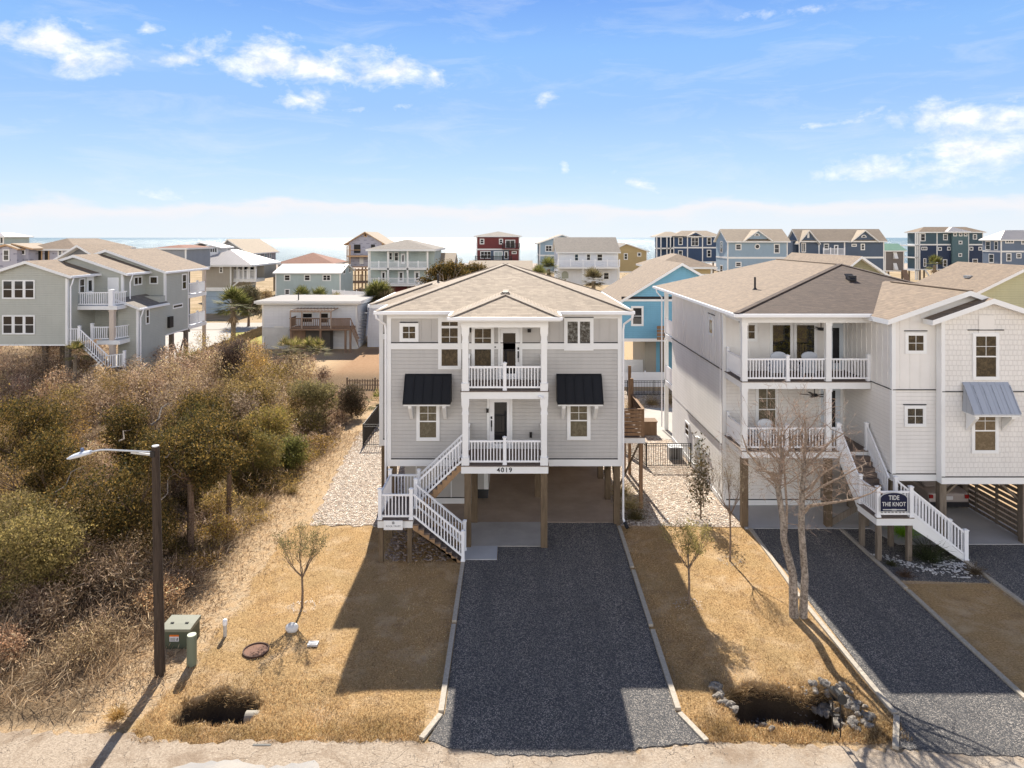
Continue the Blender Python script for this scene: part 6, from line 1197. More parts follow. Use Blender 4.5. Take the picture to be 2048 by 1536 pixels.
# ================================================================ VEGETATION
rg = np.random.default_rng(11)
def rdir(n, up=0.):
    v = rg.normal(size=(n, 3)); v[:, 2] += up; return v / np.linalg.norm(v, axis=1, keepdims=True)
def perp(d):
    r = rg.normal(size=d.shape); p = np.cross(d, r); return p / (np.linalg.norm(p, axis=1, keepdims=True) + 1e-9)
def tints(n, cols, var=.25, w=None):
    cols = np.array(cols); k = rg.choice(len(cols), n, p=w); c = cols[k] * (1 + var * rg.normal(size=(n, 1)))
    return np.clip(c, .004, .9)
def cloud(blobs, n, size, cols, aspect=.5, shell=.75, up=.3, var=.25, w=None, cell=None):
    """leaf clumps spread through overlapping ellipsoids (cx,cy,cz,rx,ry,rz)"""
    bl = np.array(blobs, float); vol = (bl[:, 3] * bl[:, 4] * bl[:, 5]) ** .75; pk = rg.choice(len(bl), n, p=vol / vol.sum())
    d = rdir(n); r = (shell + (1 - shell) * rg.random(n)) * (1 + .10 * rg.normal(size=n)); r = np.where(rg.random(n) < .35, rg.random(n) ** .5, r)
    # uneven outline: radius modulated by direction
    ph = bl[pk, 0] * 3.1 + bl[pk, 2]; r = r * (1 + .24 * np.sin(d[:, 0] * 5.1 + ph) * np.cos(d[:, 2] * 4.3 + ph * 1.7) + .15 * np.sin(d[:, 1] * 9 + d[:, 0] * 7 + ph))
    c = bl[pk, :3] + d * r[:, None] * bl[pk, 3:6]
    # gather leaves in tufts
    if cell: tuft = rg.normal(size=(n, 3)) * cell * .45; g = np.floor(c / cell); h = np.sin(g @ np.array([12.9, 78.2, 37.7])) * 43758.5; keep = (h - np.floor(h)) < .62; c = np.where(keep[:, None], c, (g + .5) * cell + tuft * .8)
    a = rdir(n, up) * (size * (.6 + .8 * rg.random(n)))[:, None]; b = perp(a) * (np.linalg.norm(a, axis=1) * aspect)[:, None]
    return c, a, b, tints(n, cols, var, w)
def sticks(p, d, L_, wd, cols, var=.25, w=None):
    a = d * (L_ / 2)[:, None]; b = perp(d) * wd[:, None] / 2; return p + a, a, b, tints(len(p), cols, var, w)
def cat(*ps): return [np.concatenate([p[i] for p in ps]) for i in range(4)]

# palettes
P_CED = [(.085, .065, .018), (.14, .098, .028), (.21, .14, .038), (.036, .032, .013), (.30, .19, .055), (.06, .06, .02)]
P_OLV = [(.20, .15, .05), (.29, .21, .075), (.12, .095, .035), (.38, .27, .11), (.45, .31, .12)]
P_BRN = [(.32, .22, .14), (.22, .145, .09), (.46, .33, .22), (.13, .085, .055), (.60, .45, .32)]
P_PNK = [(.46, .33, .25), (.36, .26, .20), (.56, .43, .34), (.26, .18, .14)]
P_STR = [(.50, .36, .22), (.38, .26, .15), (.66, .51, .34), (.24, .16, .09), (.15, .10, .06)]
P_YEL = [(.25, .22, .05), (.34, .27, .06), (.18, .17, .045), (.42, .30, .07)]
P_PALM = [(.12, .13, .035), (.18, .18, .05), (.08, .09, .03), (.26, .24, .09)]
BARKC = bark('cedar_bark', (.10, .065, .045), (.20, .14, .10)); BARKG = bark('pale_bark', (.13, .105, .085), (.38, .33, .28), 11); BARKP = bark('palm_bark', (.14, .11, .08), (.28, .23, .17)); BARKY = bark('young_bark', (.14, .10, .07), (.26, .20, .15))

# ---- thicket: tangled bare brush over the vacant lot
def brush_h(x, y):
    h = 1.5 + .9 * np.sin(x * .42 + 1.) * np.cos(y * .31) + .5 * np.sin(x * 1.1 + y * .7) + .35 * np.sin(x * 2.3 - y * 1.9)
    h = h * sstep(-10.6, -13.2, x) ** .0 if False else h
    edge = np.clip((-10.7 + .5 * wig(x, y, .6) - x) / 3.2, 0, 1); front = sstep(19.0, 27.0, y + .5 * wig(x, y, .5)); back = 1 - .45 * sstep(54, 64, y) * (x > -27)
    h = h + 1.5 * sstep(38, 47, y) * sstep(-13.5, -18, x) * 1. * (1 - sstep(-17, -14, x)); h = np.where((x < -20) & (y > 41), np.maximum(h, 4.2 + .5 * wig(x, y, .6)), h); return np.clip(h, .5, 5.) * (.25 + .75 * edge) * (.22 + .78 * front) * back + .1
n = 4600
bx = rg.uniform(-52, -10.6, n); by_ = 19.2 + (70 - 19.2) * rg.random(n) ** .9
lim = -10.9 + .45 * wig(bx, by_, .6) + .9 * sstep(34, 46, by_)
ok = (bx < lim) & (bx > -.80 * by_ - 2.0) & ~((bx < -27.2) & (by_ > 49.7) & ~((bx < -31.5) & (by_ < 55))) & ~((bx > -16.5 + (by_ - 56) * -.4) & (by_ > 53)) & ~((bx > -27.2) & (by_ > 62 + 3 * np.sin(bx))) & ~((np.abs(bx + 9.8) < 1.1) & (by_ < 22))
bx, by_ = bx[ok], by_[ok]; bh = brush_h(bx, by_); K = len(bx)
zone_n = wig(bx, by_, .28, 2.) + .5 * wig(bx, by_, .9, 4.)
parts = []; leaves_ = []
P_GLD = [(.36, .25, .08), (.48, .33, .10), (.24, .17, .06), (.60, .41, .12), (.15, .11, .04)]
P_TAN = [(.42, .29, .18), (.54, .39, .25), (.29, .19, .115), (.68, .51, .34), (.16, .105, .065)]
for k in range(K):
    x, y, h = bx[k], by_[k], bh[k]; far = np.clip((y - 20) / 40, 0, 1); m_ = int((110 - 75 * far) * (1 if y < 27 else .5)); rad = (.45 + .30 * h * .5) * rg.uniform(.7, 1.35)
    z_ = zone_n[k] + .3 * rg.normal(); h = h * rg.uniform(.45, .8) if y > 25 else h
    if y < 26.0: pal, lp = (P_STR, P_TAN) if z_ < -.1 else (P_BRN, P_TAN) if z_ < .6 else (P_BRN, P_OLV)
    elif z_ < -.2 or (x < -22 and y > 36 and z_ < .5): pal, lp = P_PNK, P_TAN
    else: pal, lp = (P_BRN, P_TAN) if z_ < .15 else (P_OLV, P_GLD) if z_ < .75 else (P_BRN, P_OLV)
    p0 = np.stack([x + rg.normal(size=m_) * rad * .45, y + rg.normal(size=m_) * rad * .45, h * rg.random(m_) ** .6 * .95], -1)
    d = rdir(m_, .5); L_ = rg.uniform(.14, .55, m_) * (.8 + .3 * far); wd = rg.uniform(.009, .022, m_) * (1 + .9 * far)
    parts.append(sticks(p0, d, L_, wd, pal, .28))
    q = int((150 - 70 * far) * (1. if y > 24 else .7)); sb = rg.uniform(.5, 1., 3); ox = rg.normal(size=(3, 3)) * rad * .45
    leaves_.append(cloud([(x + ox[j, 0], y + ox[j, 1], h * (.45 + .2 * j), rad * sb[j], rad * sb[j], h * .30) for j in range(3)], q, .034 + .026 * far, lp, .42, .72, var=.22))
    if rg.random() < .10:      # long arching cane
        cd_ = rdir(1, .8)[0]; pts_ = np.array([[x, y, h * .6]] * 5) + np.cumsum(np.array([cd_ * .22 + np.array([0, 0, -.05 * j]) for j in range(5)]), 0); dd_ = np.diff(pts_, axis=0); ln_ = np.linalg.norm(dd_, axis=1); parts.append(sticks(pts_[:-1], dd_ / ln_[:, None], ln_ * 1.1, np.full(4, .028), [(.50, .42, .34), (.34, .27, .2)], .1))
o = quads('brush_leaves', *cat(*leaves_), LEAF); tag(o, kind='stuff')
# rounded shrub mounds packed through the lot, dark in the gaps between them
cen = []
for _ in range(9000):
    x = rg.uniform(-52, -11.0); y = 19.9 + 47.5 * rg.random() ** .9; sp = 1.15 + .012 * y
    if y < 22.5 and x > -12.2: continue
    if not (x < -11.3 + .45 * wig(x, y, .6) + .9 * sstep(34, 46, y) and x > -.78 * y - 2) or (x < -27.0 and y > 49.2 and not (x < -32 and y < 54)) or (y > 53 and x > -14.8 - (y - 56) * .35) or y > 61 + 3 * math.sin(x) or (y > 50 and x > -11.5): continue
    if all((x - a[0]) ** 2 + (y - a[1]) ** 2 > (sp * a[2]) ** 2 for a in cen): cen.append((x, y, rg.uniform(.75, 1.35)))
for _ in range(40):
    cen.append((rg.uniform(-62, -40), rg.uniform(64, 74), 1.5))
mound = []
for x, y, q in cen:
    h = float(brush_h(np.array(x), np.array(y))) * rg.uniform(.75, 1.25) if y < 63 else 3.2; far = np.clip((y - 22) / 38, 0, 1); r_ = q * (.85 + .28 * far); zn = float(wig(x, y, .28, 2.) + .5 * wig(x, y, .9, 4.)) + .45 * rg.normal()
    left = x < -.46 * y
    if y < 26: lp, tp_ = (P_TAN, P_BRN) if zn < .3 else (P_BRN, P_BRN) if y < 24 else (P_OLV, P_BRN); h = max(h, .8)
    elif y > 42 and (left or zn < .2): lp, tp_ = (P_TAN, P_PNK) if zn < .6 else (P_OLV, P_PNK)
    elif zn < -.5: lp, tp_ = P_TAN, P_PNK
    elif zn < -.1: lp, tp_ = P_GLD, P_BRN
    elif zn < .55: lp, tp_ = P_OLV, P_BRN
    elif zn < .9 and y < 44: lp, tp_ = P_CED, P_BRN
    else: lp, tp_ = P_GLD, P_BRN
    nl = int((2500 - 1250 * far) * q); sz = .033 + .026 * far; bl = []
    for j in range(6):
        a = rg.random() * 6.28; o_ = rg.random() ** .5 * r_ * .6; rr = r_ * rg.uniform(.40, .68); bl.append((x + math.cos(a) * o_, y + math.sin(a) * o_, h * rg.uniform(.42, .86), rr, rr, min(rr, h * .42)))
    jt = rg.uniform(.62, 1.35); jr = np.array([rg.uniform(.92, 1.15), 1., rg.uniform(.8, 1.1)]); lp = [tuple(np.array(c_) * jt * jr) for c_ in lp]; mound.append(cloud(bl, nl, sz, lp, .42, .80, .3, var=.28, cell=sz * 5)); m_ = int((420 - 200 * far) * q); bb = bl[rg.integers(6)]
    dd = rdir(m_, .5); pk = rg.integers(0, 6, m_); B6 = np.array(bl); p0 = B6[pk, :3] + rdir(m_) * B6[pk, 3:6] * .85; mound.append(sticks(p0, dd, rg.uniform(.12, .42, m_), rg.uniform(.009, .018, m_) * (1 + far), tp_, .25))
o = quads('shrub_thicket', *cat(*mound), LEAF); tag(o, kind='stuff')
T_ = cat(*parts); o = quads('brush', *T_, TWIG); tag(o, kind='stuff')
# dead grass fringe along the front and the right edge of the lot
n = 17000; gx = np.concatenate([rg.uniform(-24, -9.6, n // 2), -10.6 + rg.normal(size=n // 2) * .8]); gy = np.concatenate([18.0 + rg.random(n // 2) ** 1.3 * 7, rg.uniform(19, 44, n // 2)])
gx[n // 2:] += .9 * sstep(34, 46, gy[n // 2:]); hl_ = np.clip(.18 + .28 * rg.random(n), 0, .6) * np.where(gx < -11.2, 1.1, .42)
kp = (gx > -.80 * gy - 1) & (gy > 17.9 + .25 * wig(gx, gy, 2.)); gx, gy, hl_ = gx[kp], gy[kp], hl_[kp]
d = rdir(len(gx), .8); d[:, 2] = np.abs(d[:, 2]); d[:, 0] += .3; o = quads('dry_grass', *sticks(np.stack([gx, gy, np.zeros_like(gx)], -1), d, hl_ * 1.5, rg.uniform(.012, .024, len(gx)), P_STR, .25), TWIG); tag(o, kind='stuff')
# mown lawn blades (near field), following the ditches
n = 150000; lx = np.concatenate([rg.uniform(-9.4, -1.95, n // 2), rg.uniform(4.4, 9.7, n // 2)]); ly = 16.9 + rg.random(n) ** 1.6 * 12.6; lx = np.where((lx > 4) & (ly < 18.4) & (rg.random(n) < .15), rg.uniform(4.9, 9.1, n), lx)
gh = ground_h(lx, ly); kp = (gh > -.42) & (lawn_mask(lx, ly) > .4) & ~((lx > 4) & (lx < 4.38 + np.clip(17.8 - ly, 0, 1) * .4)) & ~((lx > -2.2) & (lx < 0) & (ly < 18))
lx, ly, gh = lx[kp], ly[kp], gh[kp]; P_LAWN = [(.50, .335, .16), (.38, .235, .10), (.66, .48, .27), (.22, .135, .06)]
vgk = ly < 17.9; L_ = np.where(vgk | (gh < -.05), rg.uniform(.06, .15, len(lx)), rg.uniform(.03, .075, len(lx)))
o = quads('lawn_grass', *(lambda q: (q[0], q[1], q[2], np.clip(q[3] * (1 + .30 * wig(lx, ly, .9) + .26 * wig(lx, ly, 3.1, 2.))[:, None], .02, .9)))(sticks(np.stack([lx, ly, gh - .005], -1), rdir(len(lx), 1.0), L_, rg.uniform(.006, .013, len(lx)), P_LAWN, .22)), TWIG); tag(o, kind='stuff')

# ---- generic trees and bushes
def limb(mb, p, d, L_, r, depth, rnd, n=4, spread=.7, up=.15, wob=.18, kids=3, shrink=.68, tips=None):
    p = Vector(p); d = Vector(d).normalized(); pts = [p.copy()]; rs = [r]; k = 3 if depth > 0 else 2
    for i in range(k):
        d = (d + Vector((rnd.gauss(0, wob), rnd.gauss(0, wob), rnd.gauss(0, wob) + up * .3))).normalized(); p = p + d * L_ / k; pts.append(p.copy()); rs.append(r * (1 - .45 * (i + 1) / k))
    mb.tube(pts, rs, max(3, n), cap=False)
    if depth == 0:
        if tips is not None: tips.append((p.copy(), d.copy()))
        return
    for i in range(kids):
        t = rnd.uniform(.35, 1.) if i else 1.; q = pts[0].lerp(pts[-1], t) if t < 1 else pts[-1]
        nd_ = (d + Vector((rnd.gauss(0, spread), rnd.gauss(0, spread), rnd.gauss(0, spread * .6) + up))).normalized()
        limb(mb, q, nd_, L_ * shrink * rnd.uniform(.75, 1.15), rs[-1] * .75, depth - 1, rnd, n - 1, spread, up, wob, kids, shrink, tips)
def leafy(name, lab, cat_, x, y, h, r, pal, nleaf, size, trunk=.1, bark_=None, blobs=None, group=None, clear=.3, seed=1, aspect=.5, twigs=0, z=0., lean=0.):
    t = thing(name, lab, cat_, (x, y, z), group); rnd = random.Random(seed); tm = MB(); tips = []
    tm.tube([(x, y, z - .1), (x + .03 + lean * .3, y, z + h * clear * .6), (x + lean, y, z + h * clear)], [trunk, trunk * .85, trunk * .7], 7, cap=False)
    for i in range(5):
        a = i * 1.26 + rnd.random(); limb(tm, (x + lean, y, z + h * clear), (math.cos(a) * .8, math.sin(a) * .8, .9), h * (1 - clear) * .5, trunk * .5, 2, rnd, 5, .5, .3, tips=tips)
    tm.build('trunk', bark_ or BARKC, t)
    if blobs is None:
        blobs = []; rn = rnd
        for i in range(9):
            a = rn.random() * 6.28; q = rn.random() ** .5 * r * .62; hz = rn.uniform(clear + .12, .86) * h; rr = r * rn.uniform(.32, .55); blobs.append((x + lean + math.cos(a) * q, y + math.sin(a) * q, z + hz, rr, rr, rr * .8))
        blobs.append((x + lean, y, z + h * .8, r * .5, r * .5, h * .2))
    C4 = [cloud(blobs, int(nleaf * 1.5), size * .82, pal, aspect * .8, .72, .3, cell=size * 5, var=.18)]
    if twigs: tp = C4[0][0][:twigs]; C4.append(sticks(tp, rdir(len(tp), .4), rg.uniform(.15, .4, len(tp)), np.full(len(tp), .012), P_BRN, .2))
    quads('crown', *cat(*C4), LEAF, t); return t
ced = 'dark cedar'
leafy('cedar_tree', 'dark green cedar with two bare trunks right behind the street lamp pole', 'tree', -12.5, 27.2, 4.6, 1.9, P_CED, 15000, .06, .15, blobs=[(-12.6, 27.4, 3.7, 1.3, 1.2, .7), (-11.6, 28.0, 3.4, .9, 1, .6), (-13.7, 27.6, 3.9, 1., 1., .7), (-12.8, 28.8, 4.1, 1.0, 1, .6), (-11.9, 27.2, 2.9, .6, .6, .5)], clear=.6, seed=4)
leafy('cedar_tree', 'dark cedar on a thin bare trunk at the right edge of the thicket', 'tree', -12.3, 30.4, 4.4, 1.5, P_CED, 9000, .06, .12, blobs=[(-12.4, 30.5, 3.6, 1.1, 1., .7), (-13.3, 31, 3.9, .9, .9, .6), (-11.8, 30.6, 3.1, .6, .7, .5)], clear=.62, seed=5)
leafy('cedar_tree', 'large shaded cedar left of the lamp pole, below the lamp head', 'tree', -14.8, 25.8, 4.0, 2.3, P_CED, 17000, .06, .14, seed=6, clear=.12)
leafy('cedar_tree', 'narrow cedar left of the lamp head, rising from the brush', 'tree', -19.6, 29.5, 4.2, 1.6, P_CED, 11000, .06, .12, seed=8, clear=.15)
leafy('cedar_tree', 'pointed cedar in the middle of the thicket above the lamp arm', 'tree', -18.3, 33.5, 4.3, 1.7, P_CED, 11000, .065, .12, seed=9, clear=.15)
leafy('cedar_tree', 'olive tipped cedar right of the lamp arm in the thicket', 'tree', -14.9, 33.0, 4.2, 1.7, [(.07, .07, .022), (.12, .095, .03), (.18, .13, .04), (.05, .05, .02)], 11000, .065, .12, seed=10, clear=.15)
leafy('cedar_tree', 'broad dark cedar in the centre of the thicket', 'tree', -16.4, 37.0, 4.1, 1.9, P_CED, 10000, .07, .12, seed=11, clear=.15)
leafy('cedar_tree', 'dark cedar at the left frame edge among pink brush', 'tree', -25.6, 36.5, 4.0, 2.2, P_CED, 11000, .07, .12, seed=12, clear=.15)
leafy('evergreen_shrub', 'big pale olive shrub at the lower left, sunlit on its crown', 'shrub', -15.9, 23.6, 3.0, 2.1, [(.26, .21, .075), (.36, .28, .10), (.17, .14, .05), (.46, .35, .13), (.10, .085, .03)], 20000, .05, .1, seed=20, clear=.12, twigs=900)
leafy('evergreen_shrub', 'pale olive shrub cut by the left frame edge', 'shrub', -17.9, 25.2, 3.0, 1.8, [(.24, .19, .07), (.34, .26, .10), (.13, .105, .04)], 13000, .05, .1, seed=21, clear=.12, twigs=600)
leafy('evergreen_shrub', 'yellow-green shrub in the right half of the thicket', 'shrub', -13.5, 38.5, 2.9, 1.7, P_YEL + P_OLV, 9000, .065, .09, seed=22, clear=.1, twigs=500)
leafy('evergreen_shrub', 'orange-tinted olive shrub near the thicket edge', 'shrub', -12.9, 35.0, 2.6, 1.4, [(.30, .22, .06), (.22, .18, .06), (.16, .15, .05)], 8000, .06, .09, seed=23, clear=.1, twigs=500)
leafy('evergreen_shrub', 'bright green leafy shrub at the thicket edge beside the sandy strip', 'shrub', -11.6, 36.6, 1.9, 1.0, [(.18, .19, .05), (.26, .25, .07), (.12, .12, .04)], 5000, .06, .07, seed=24, clear=.1)
leafy('evergreen_shrub', 'round grey-olive shrub at the upper right of the thicket', 'shrub', -12.4, 44.5, 3.0, 1.7, [(.22, .19, .08), (.31, .26, .11), (.13, .11, .05)], 9000, .07, .09, seed=25, clear=.1, twigs=700)
leafy('evergreen_shrub', 'olive shrub behind the cedars in the thicket', 'shrub', -17.0, 45.0, 2.8, 1.9, P_OLV, 8000, .075, .09, seed=26, clear=.1, twigs=700)
leafy('evergreen_shrub', 'yellowish shrub below the stepped house', 'shrub', -24.5, 46.5, 2.6, 2.1, P_OLV + P_BRN, 8000, .08, .09, seed=27, clear=.1, twigs=900)
leafy('vine_covered_tree', 'dark purplish vine-covered stump tree standing above the thicket', 'tree', -20.8, 52.0, 4.9, 1.1, [(.09, .065, .055), (.14, .10, .08), (.06, .045, .04)], 6500, .07, .12, BARKC, blobs=[(-21.3, 52, 3.2, .75, .75, 1.1), (-20.4, 52, 3.8, .7, .7, .9), (-20.8, 51.8, 2.3, 1., .9, .9)], seed=28, clear=.4, twigs=1800)
leafy('evergreen_shrub', 'dark bush against the brown lawn at the thicket corner', 'shrub', -10.9, 47.5, 2.3, 1.2, [(.10, .075, .05), (.15, .11, .07), (.07, .06, .03)], 5000, .07, .08, seed=29, clear=.1, twigs=900)
# fallen pale trunks in the brush
for i, (u0, v0, Y0, u1, v1, Y1, r_) in enumerate([(302, 850, 34, 335, 808, 35.5, .07), (238, 882, 29, 252, 862, 30, .04), (110, 985, 27, 160, 935, 28, .03), (340, 905, 26.5, 300, 930, 27, .035), (322, 1000, 26, 345, 950, 26.5, .03)]):
    b = MB(); p0, p1 = Vector((X(u0, Y0), Y0, Z(v0, Y0))), Vector((X(u1, Y1), Y1, Z(v1, Y1))); b.tube([p0, p0.lerp(p1, .3) + Vector((.12, 0, -.04)), p0.lerp(p1, .65) + Vector((-.08, .1, .12)), p1, p1 + Vector((.25, 0, .06))], [r_ * .8, r_ * .7, r_ * .55, r_ * .4, r_ * .15], 6)
    o = b.build('dead_branch', BARKG, loc=tuple(p0)); tag(o, ['thick grey dead limb slanting out of the middle of the thicket', 'pale dead branch stub under the lamp arm', 'thin pale dead branch hanging left below the lamp head', 'curved pale dead branch just right of the lamp pole', 'thin dead branch among the cedar trunks'][i], 'branch')
# young trees on the lawns
def young(name, lab, x, y, h, seed, pal, crownz, crx, nleaf, bare=1., clear=.42, trunk=.045, sz=.03, vase=True):
    t = thing(name, lab, 'tree', (x, y, 0)); rnd = random.Random(seed); m_ = MB(); tips = []
    m_.tube([(x, y, -.05), (x + .02, y, h * clear * .5), (x, y, h * clear)], [trunk, trunk * .85, trunk * .7], 7, cap=False)
    for i in range(8):
        a = i * .785 + rnd.random() * .5; e = rnd.uniform(1.1, 2.4); limb(m_, (x, y, h * clear * rnd.uniform(.88, 1.02)), (math.cos(a), math.sin(a), e), h * (1 - clear) * .47, trunk * .42, 2, rnd, 4, .42, .30, .12, 4, .62, tips)
    m_.build('trunk', BARKY, t)
    tpp = np.array([list(p) for p, d in tips]); tdd = np.array([list(d) for p, d in tips]); kk = np.repeat(np.arange(len(tpp)), 2); d3 = tdd[kk] + rg.normal(size=(len(kk), 3)) * .35; d3 /= np.linalg.norm(d3, axis=1, keepdims=True); quads('twigs', *sticks(tpp[kk] - d3 * .04, d3, rg.uniform(.10, .26, len(kk)), np.full(len(kk), .009), [(.22, .16, .11), (.30, .22, .15)], .2), TWIG, t)
    if nleaf:
        tp = np.array([list(p) for p, d in tips]); k = rg.integers(0, len(tp), nleaf); c = tp[k] + rg.normal(size=(nleaf, 3)) * .075 * h / 3
        a = rdir(nleaf, .4) * (sz * rg.uniform(.6, 1.3, nleaf))[:, None]; quads('crown', c, a, perp(a) * (sz * .42), tints(nleaf, pal, .2), LEAF, t)
    return t
young('young_tree', 'slim young tree with fine olive twigs on the left lawn', -6.93, 23.1, 2.95, 3, [(.15, .15, .06), (.20, .18, .08), (.24, .19, .09)], 0, 0, 2200, clear=.34)
young('young_tree', 'young yellow-green tree on the lawn strip between the driveways', 5.88, 23.3, 2.95, 5, [(.34, .29, .10), (.26, .22, .08), (.42, .34, .14)], 0, 0, 2600, sz=.034)
young('young_tree', 'tall thin bare sapling nearer the cream house, second on the lawn strip', 8.22, 26.4, 4.1, 8, [(.24, .20, .14), (.3, .26, .18)], 0, 0, 900, clear=.45, trunk=.04, sz=.025)
t = young('magnolia_sapling', 'narrow dark-leaved sapling standing on the pebbles beside the cream house', 8.15, 30.3, 3.2, 9, [(.08, .075, .035), (.14, .11, .06), (.20, .17, .12)], 0, 0, 0, clear=.2, trunk=.04)
kx = rg.normal(size=(700, 3)) * (.22, .22, .75) + (8.15, 30.3, 1.75); a = rdir(700, .2) * .09; quads('crown', kx, a, perp(a) * .035, tints(700, [(.07, .065, .03), (.13, .10, .055), (.22, .19, .15)], .2), LEAF, t)
# two-trunk bare tree by the neighbouring driveway
T2 = thing('bare_tree', 'tall bare pale-barked tree with two trunks beside the neighbouring driveway', 'tree', (9.15, 22.5, 0)); rnd = random.Random(21)
def P3(u, v, Y): return Vector((X(u, Y), Y, Z(v, Y)))
tr1 = [(1588, 1240, 22.5, .155), (1586, 1150, 22.55, .13), (1568, 1080, 22.6, .11), (1566, 1040, 22.6, .10), (1556, 975, 22.55, .09), (1560, 950, 22.5, .08), (1563, 915, 22.5, .05), (1561, 880, 22.5, .035)]
tr2 = [(1606, 1238, 22.5, .14), (1610, 1150, 22.5, .11), (1603, 1060, 22.4, .105), (1604, 990, 22.3, .09), (1608, 935, 22.3, .075), (1609, 905, 22.3, .05), (1614, 870, 22.3, .035)]
limbs = [[(1558, 965, 22.5, .06), (1540, 948, 22.3, .05), (1518, 930, 22.2, .04), (1496, 905, 22.0, .03), (1484, 870, 21.9, .015)], [(1562, 930, 22.5, .045), (1535, 900, 22.6, .035), (1515, 868, 22.7, .02)], [(1608, 940, 22.3, .055), (1632, 915, 22.2, .04), (1660, 885, 22.0, .03), (1690, 865, 21.9, .016)], [(1606, 1000, 22.3, .04), (1640, 975, 22.1, .032), (1690, 950, 22.0, .025), (1735, 925, 21.9, .014)], [(1610, 905, 22.3, .04), (1600, 870, 22.2, .03), (1612, 835, 22.1, .016)], [(1560, 952, 22.5, .05), (1545, 946, 22.3, .045), (1530, 942, 22.1, .035), (1512, 940, 21.9, .025)], [(1609, 1025, 22.4, .055), (1618, 1012, 22.3, .05), (1645, 1008, 22.0, .045), (1680, 1003, 21.8, .035), (1712, 998, 21.6, .028), (1745, 985, 21.4, .018), (1762, 970, 21.3, .012)],
         [(1607, 985, 22.3, .045), (1625, 968, 22.1, .038), (1648, 945, 21.9, .03), (1675, 930, 21.8, .02)], [(1608, 955, 22.3, .035), (1622, 945, 22.5, .03), (1650, 925, 22.8, .02)], [(1572, 1065, 22.6, .05), (1574, 1020, 22.9, .04), (1570, 960, 23.1, .035), (1566, 900, 23.2, .022)],
         [(1558, 970, 22.6, .035), (1545, 960, 22.9, .03), (1535, 955, 23.1, .02)], [(1609, 930, 22.3, .04), (1590, 905, 22.5, .03), (1580, 870, 22.6, .02)], [(1563, 925, 22.5, .035), (1578, 900, 22.2, .028), (1590, 870, 22., .02)]]
tb = MB()
for st in (tr1, tr2): tb.tube([P3(u, v, Y) for u, v, Y, r_ in st], [r_ for *_, r_ in st], 9, cap=False)
tb.build('trunk', BARKG, T2)
tb = MB(); tips = []
for st in limbs:
    pts = [P3(u, v, Y) for u, v, Y, r_ in st]; tb.tube(pts, [r_ for *_, r_ in st], 6, cap=False)
    for i in range(1, len(pts)):
        for j in range(2): limb(tb, pts[i - 1].lerp(pts[i], rnd.random()), Vector((rnd.gauss(0, .9), rnd.gauss(0, .8), rnd.uniform(-.25, 1.1))), rnd.uniform(.45, .8), .014, 2, rnd, 4, .6, .12, .25, 3, .7, tips)
for st in (tr1, tr2):
    pts = [P3(u, v, Y) for u, v, Y, r_ in st]
    for p in pts[-4:]:
        for j in range(5): limb(tb, p + Vector((0, 0, rnd.uniform(-.15, .15))), Vector((rnd.gauss(0, 1.0), rnd.gauss(0, .8), rnd.uniform(.15, 1.25))), rnd.uniform(.6, 1.15), .02, 2, rnd, 4, .5, .25, .2, 3, .72, tips)
tb.build('branches', bark('tan_bark', (.20, .15, .115), (.46, .37, .29), 20), T2)
tp = np.array([list(p) for p, d in tips]); td = np.array([list(d) for p, d in tips]); k = np.repeat(np.arange(len(tp)), 3); dd = td[k] + rg.normal(size=(len(k), 3)) * .5; dd /= np.linalg.norm(dd, axis=1, keepdims=True)
quads('twigs', *sticks(tp[k] - dd * .05, dd, rg.uniform(.15, .35, len(k)), np.full(len(k), .010), [(.34, .24, .18), (.44, .33, .26), (.25, .17, .13)], .2), TWIG, T2)
# palms
def fronds(c, n, L_, rnd_seed, pal, droop=.6, fan=14, up=.25):
    r_ = np.random.default_rng(rnd_seed); C_, A_, B_ = [], [], []
    for i in range(n):
        az_ = r_.random() * 6.283; e = r_.uniform(-.75, 1.25) + up; d = np.array([math.cos(az_) * math.cos(e), math.sin(az_) * math.cos(e), math.sin(e)]); stem = L_ * .45; hub = np.array(c) + d * stem
        C_.append(np.array(c) + d * stem * .5); A_.append(d * stem * .5); B_.append(np.cross(d, (0, 0, 1.)) * .012)
        s = np.cross(d, (0, 0, 1.)); s /= np.linalg.norm(s) + 1e-6; u_ = np.cross(s, d)
        for j in range(fan):
            t = (j / (fan - 1) - .5) * 2.6; v = d * math.cos(t) + s * math.sin(t) + u_ * .15; v[2] -= droop * (.25 + .3 * r_.random()); v /= np.linalg.norm(v); ll = L_ * .62 * (1 - .25 * abs(t) / 1.3) * r_.uniform(.8, 1.1)
            C_.append(hub + v * ll * .5); A_.append(v * ll * .5); w_ = np.cross(v, u_); B_.append(w_ / (np.linalg.norm(w_) + 1e-6) * L_ * .022)
    n_ = len(C_); return np.array(C_), np.array(A_), np.array(B_), tints(n_, pal, .22)
def palm(lab, x, y, h, L_, seed=1, n=34, trunk=.17, group=None, pal=P_PALM, name='palm_tree', dead=True, z=0):
    t = thing(name, lab, 'palm', (x, y, z), group)
    m_ = MB(); m_.tube([(x, y, z - .2), (x + .05, y, z + h * .5), (x, y, z + h)], [trunk * 1.1, trunk, trunk * 1.15], 9); m_.build('trunk', BARKP, t); f = fronds((x, y, z + h), n, L_, seed, pal)
    if dead: f = cat(f, fronds((x, y, z + h - .25), 7, L_ * .8, seed + 5, [(.32, .24, .16), (.24, .17, .11)], 2.2, 9, -.9))
    quads('crown', *f, LEAF, t); return t
palm('cabbage palm with straight trunk and hanging dead fronds beside the picket fence', X(466, 78), 78, 4.4, 2.6, 3, 60, .26)
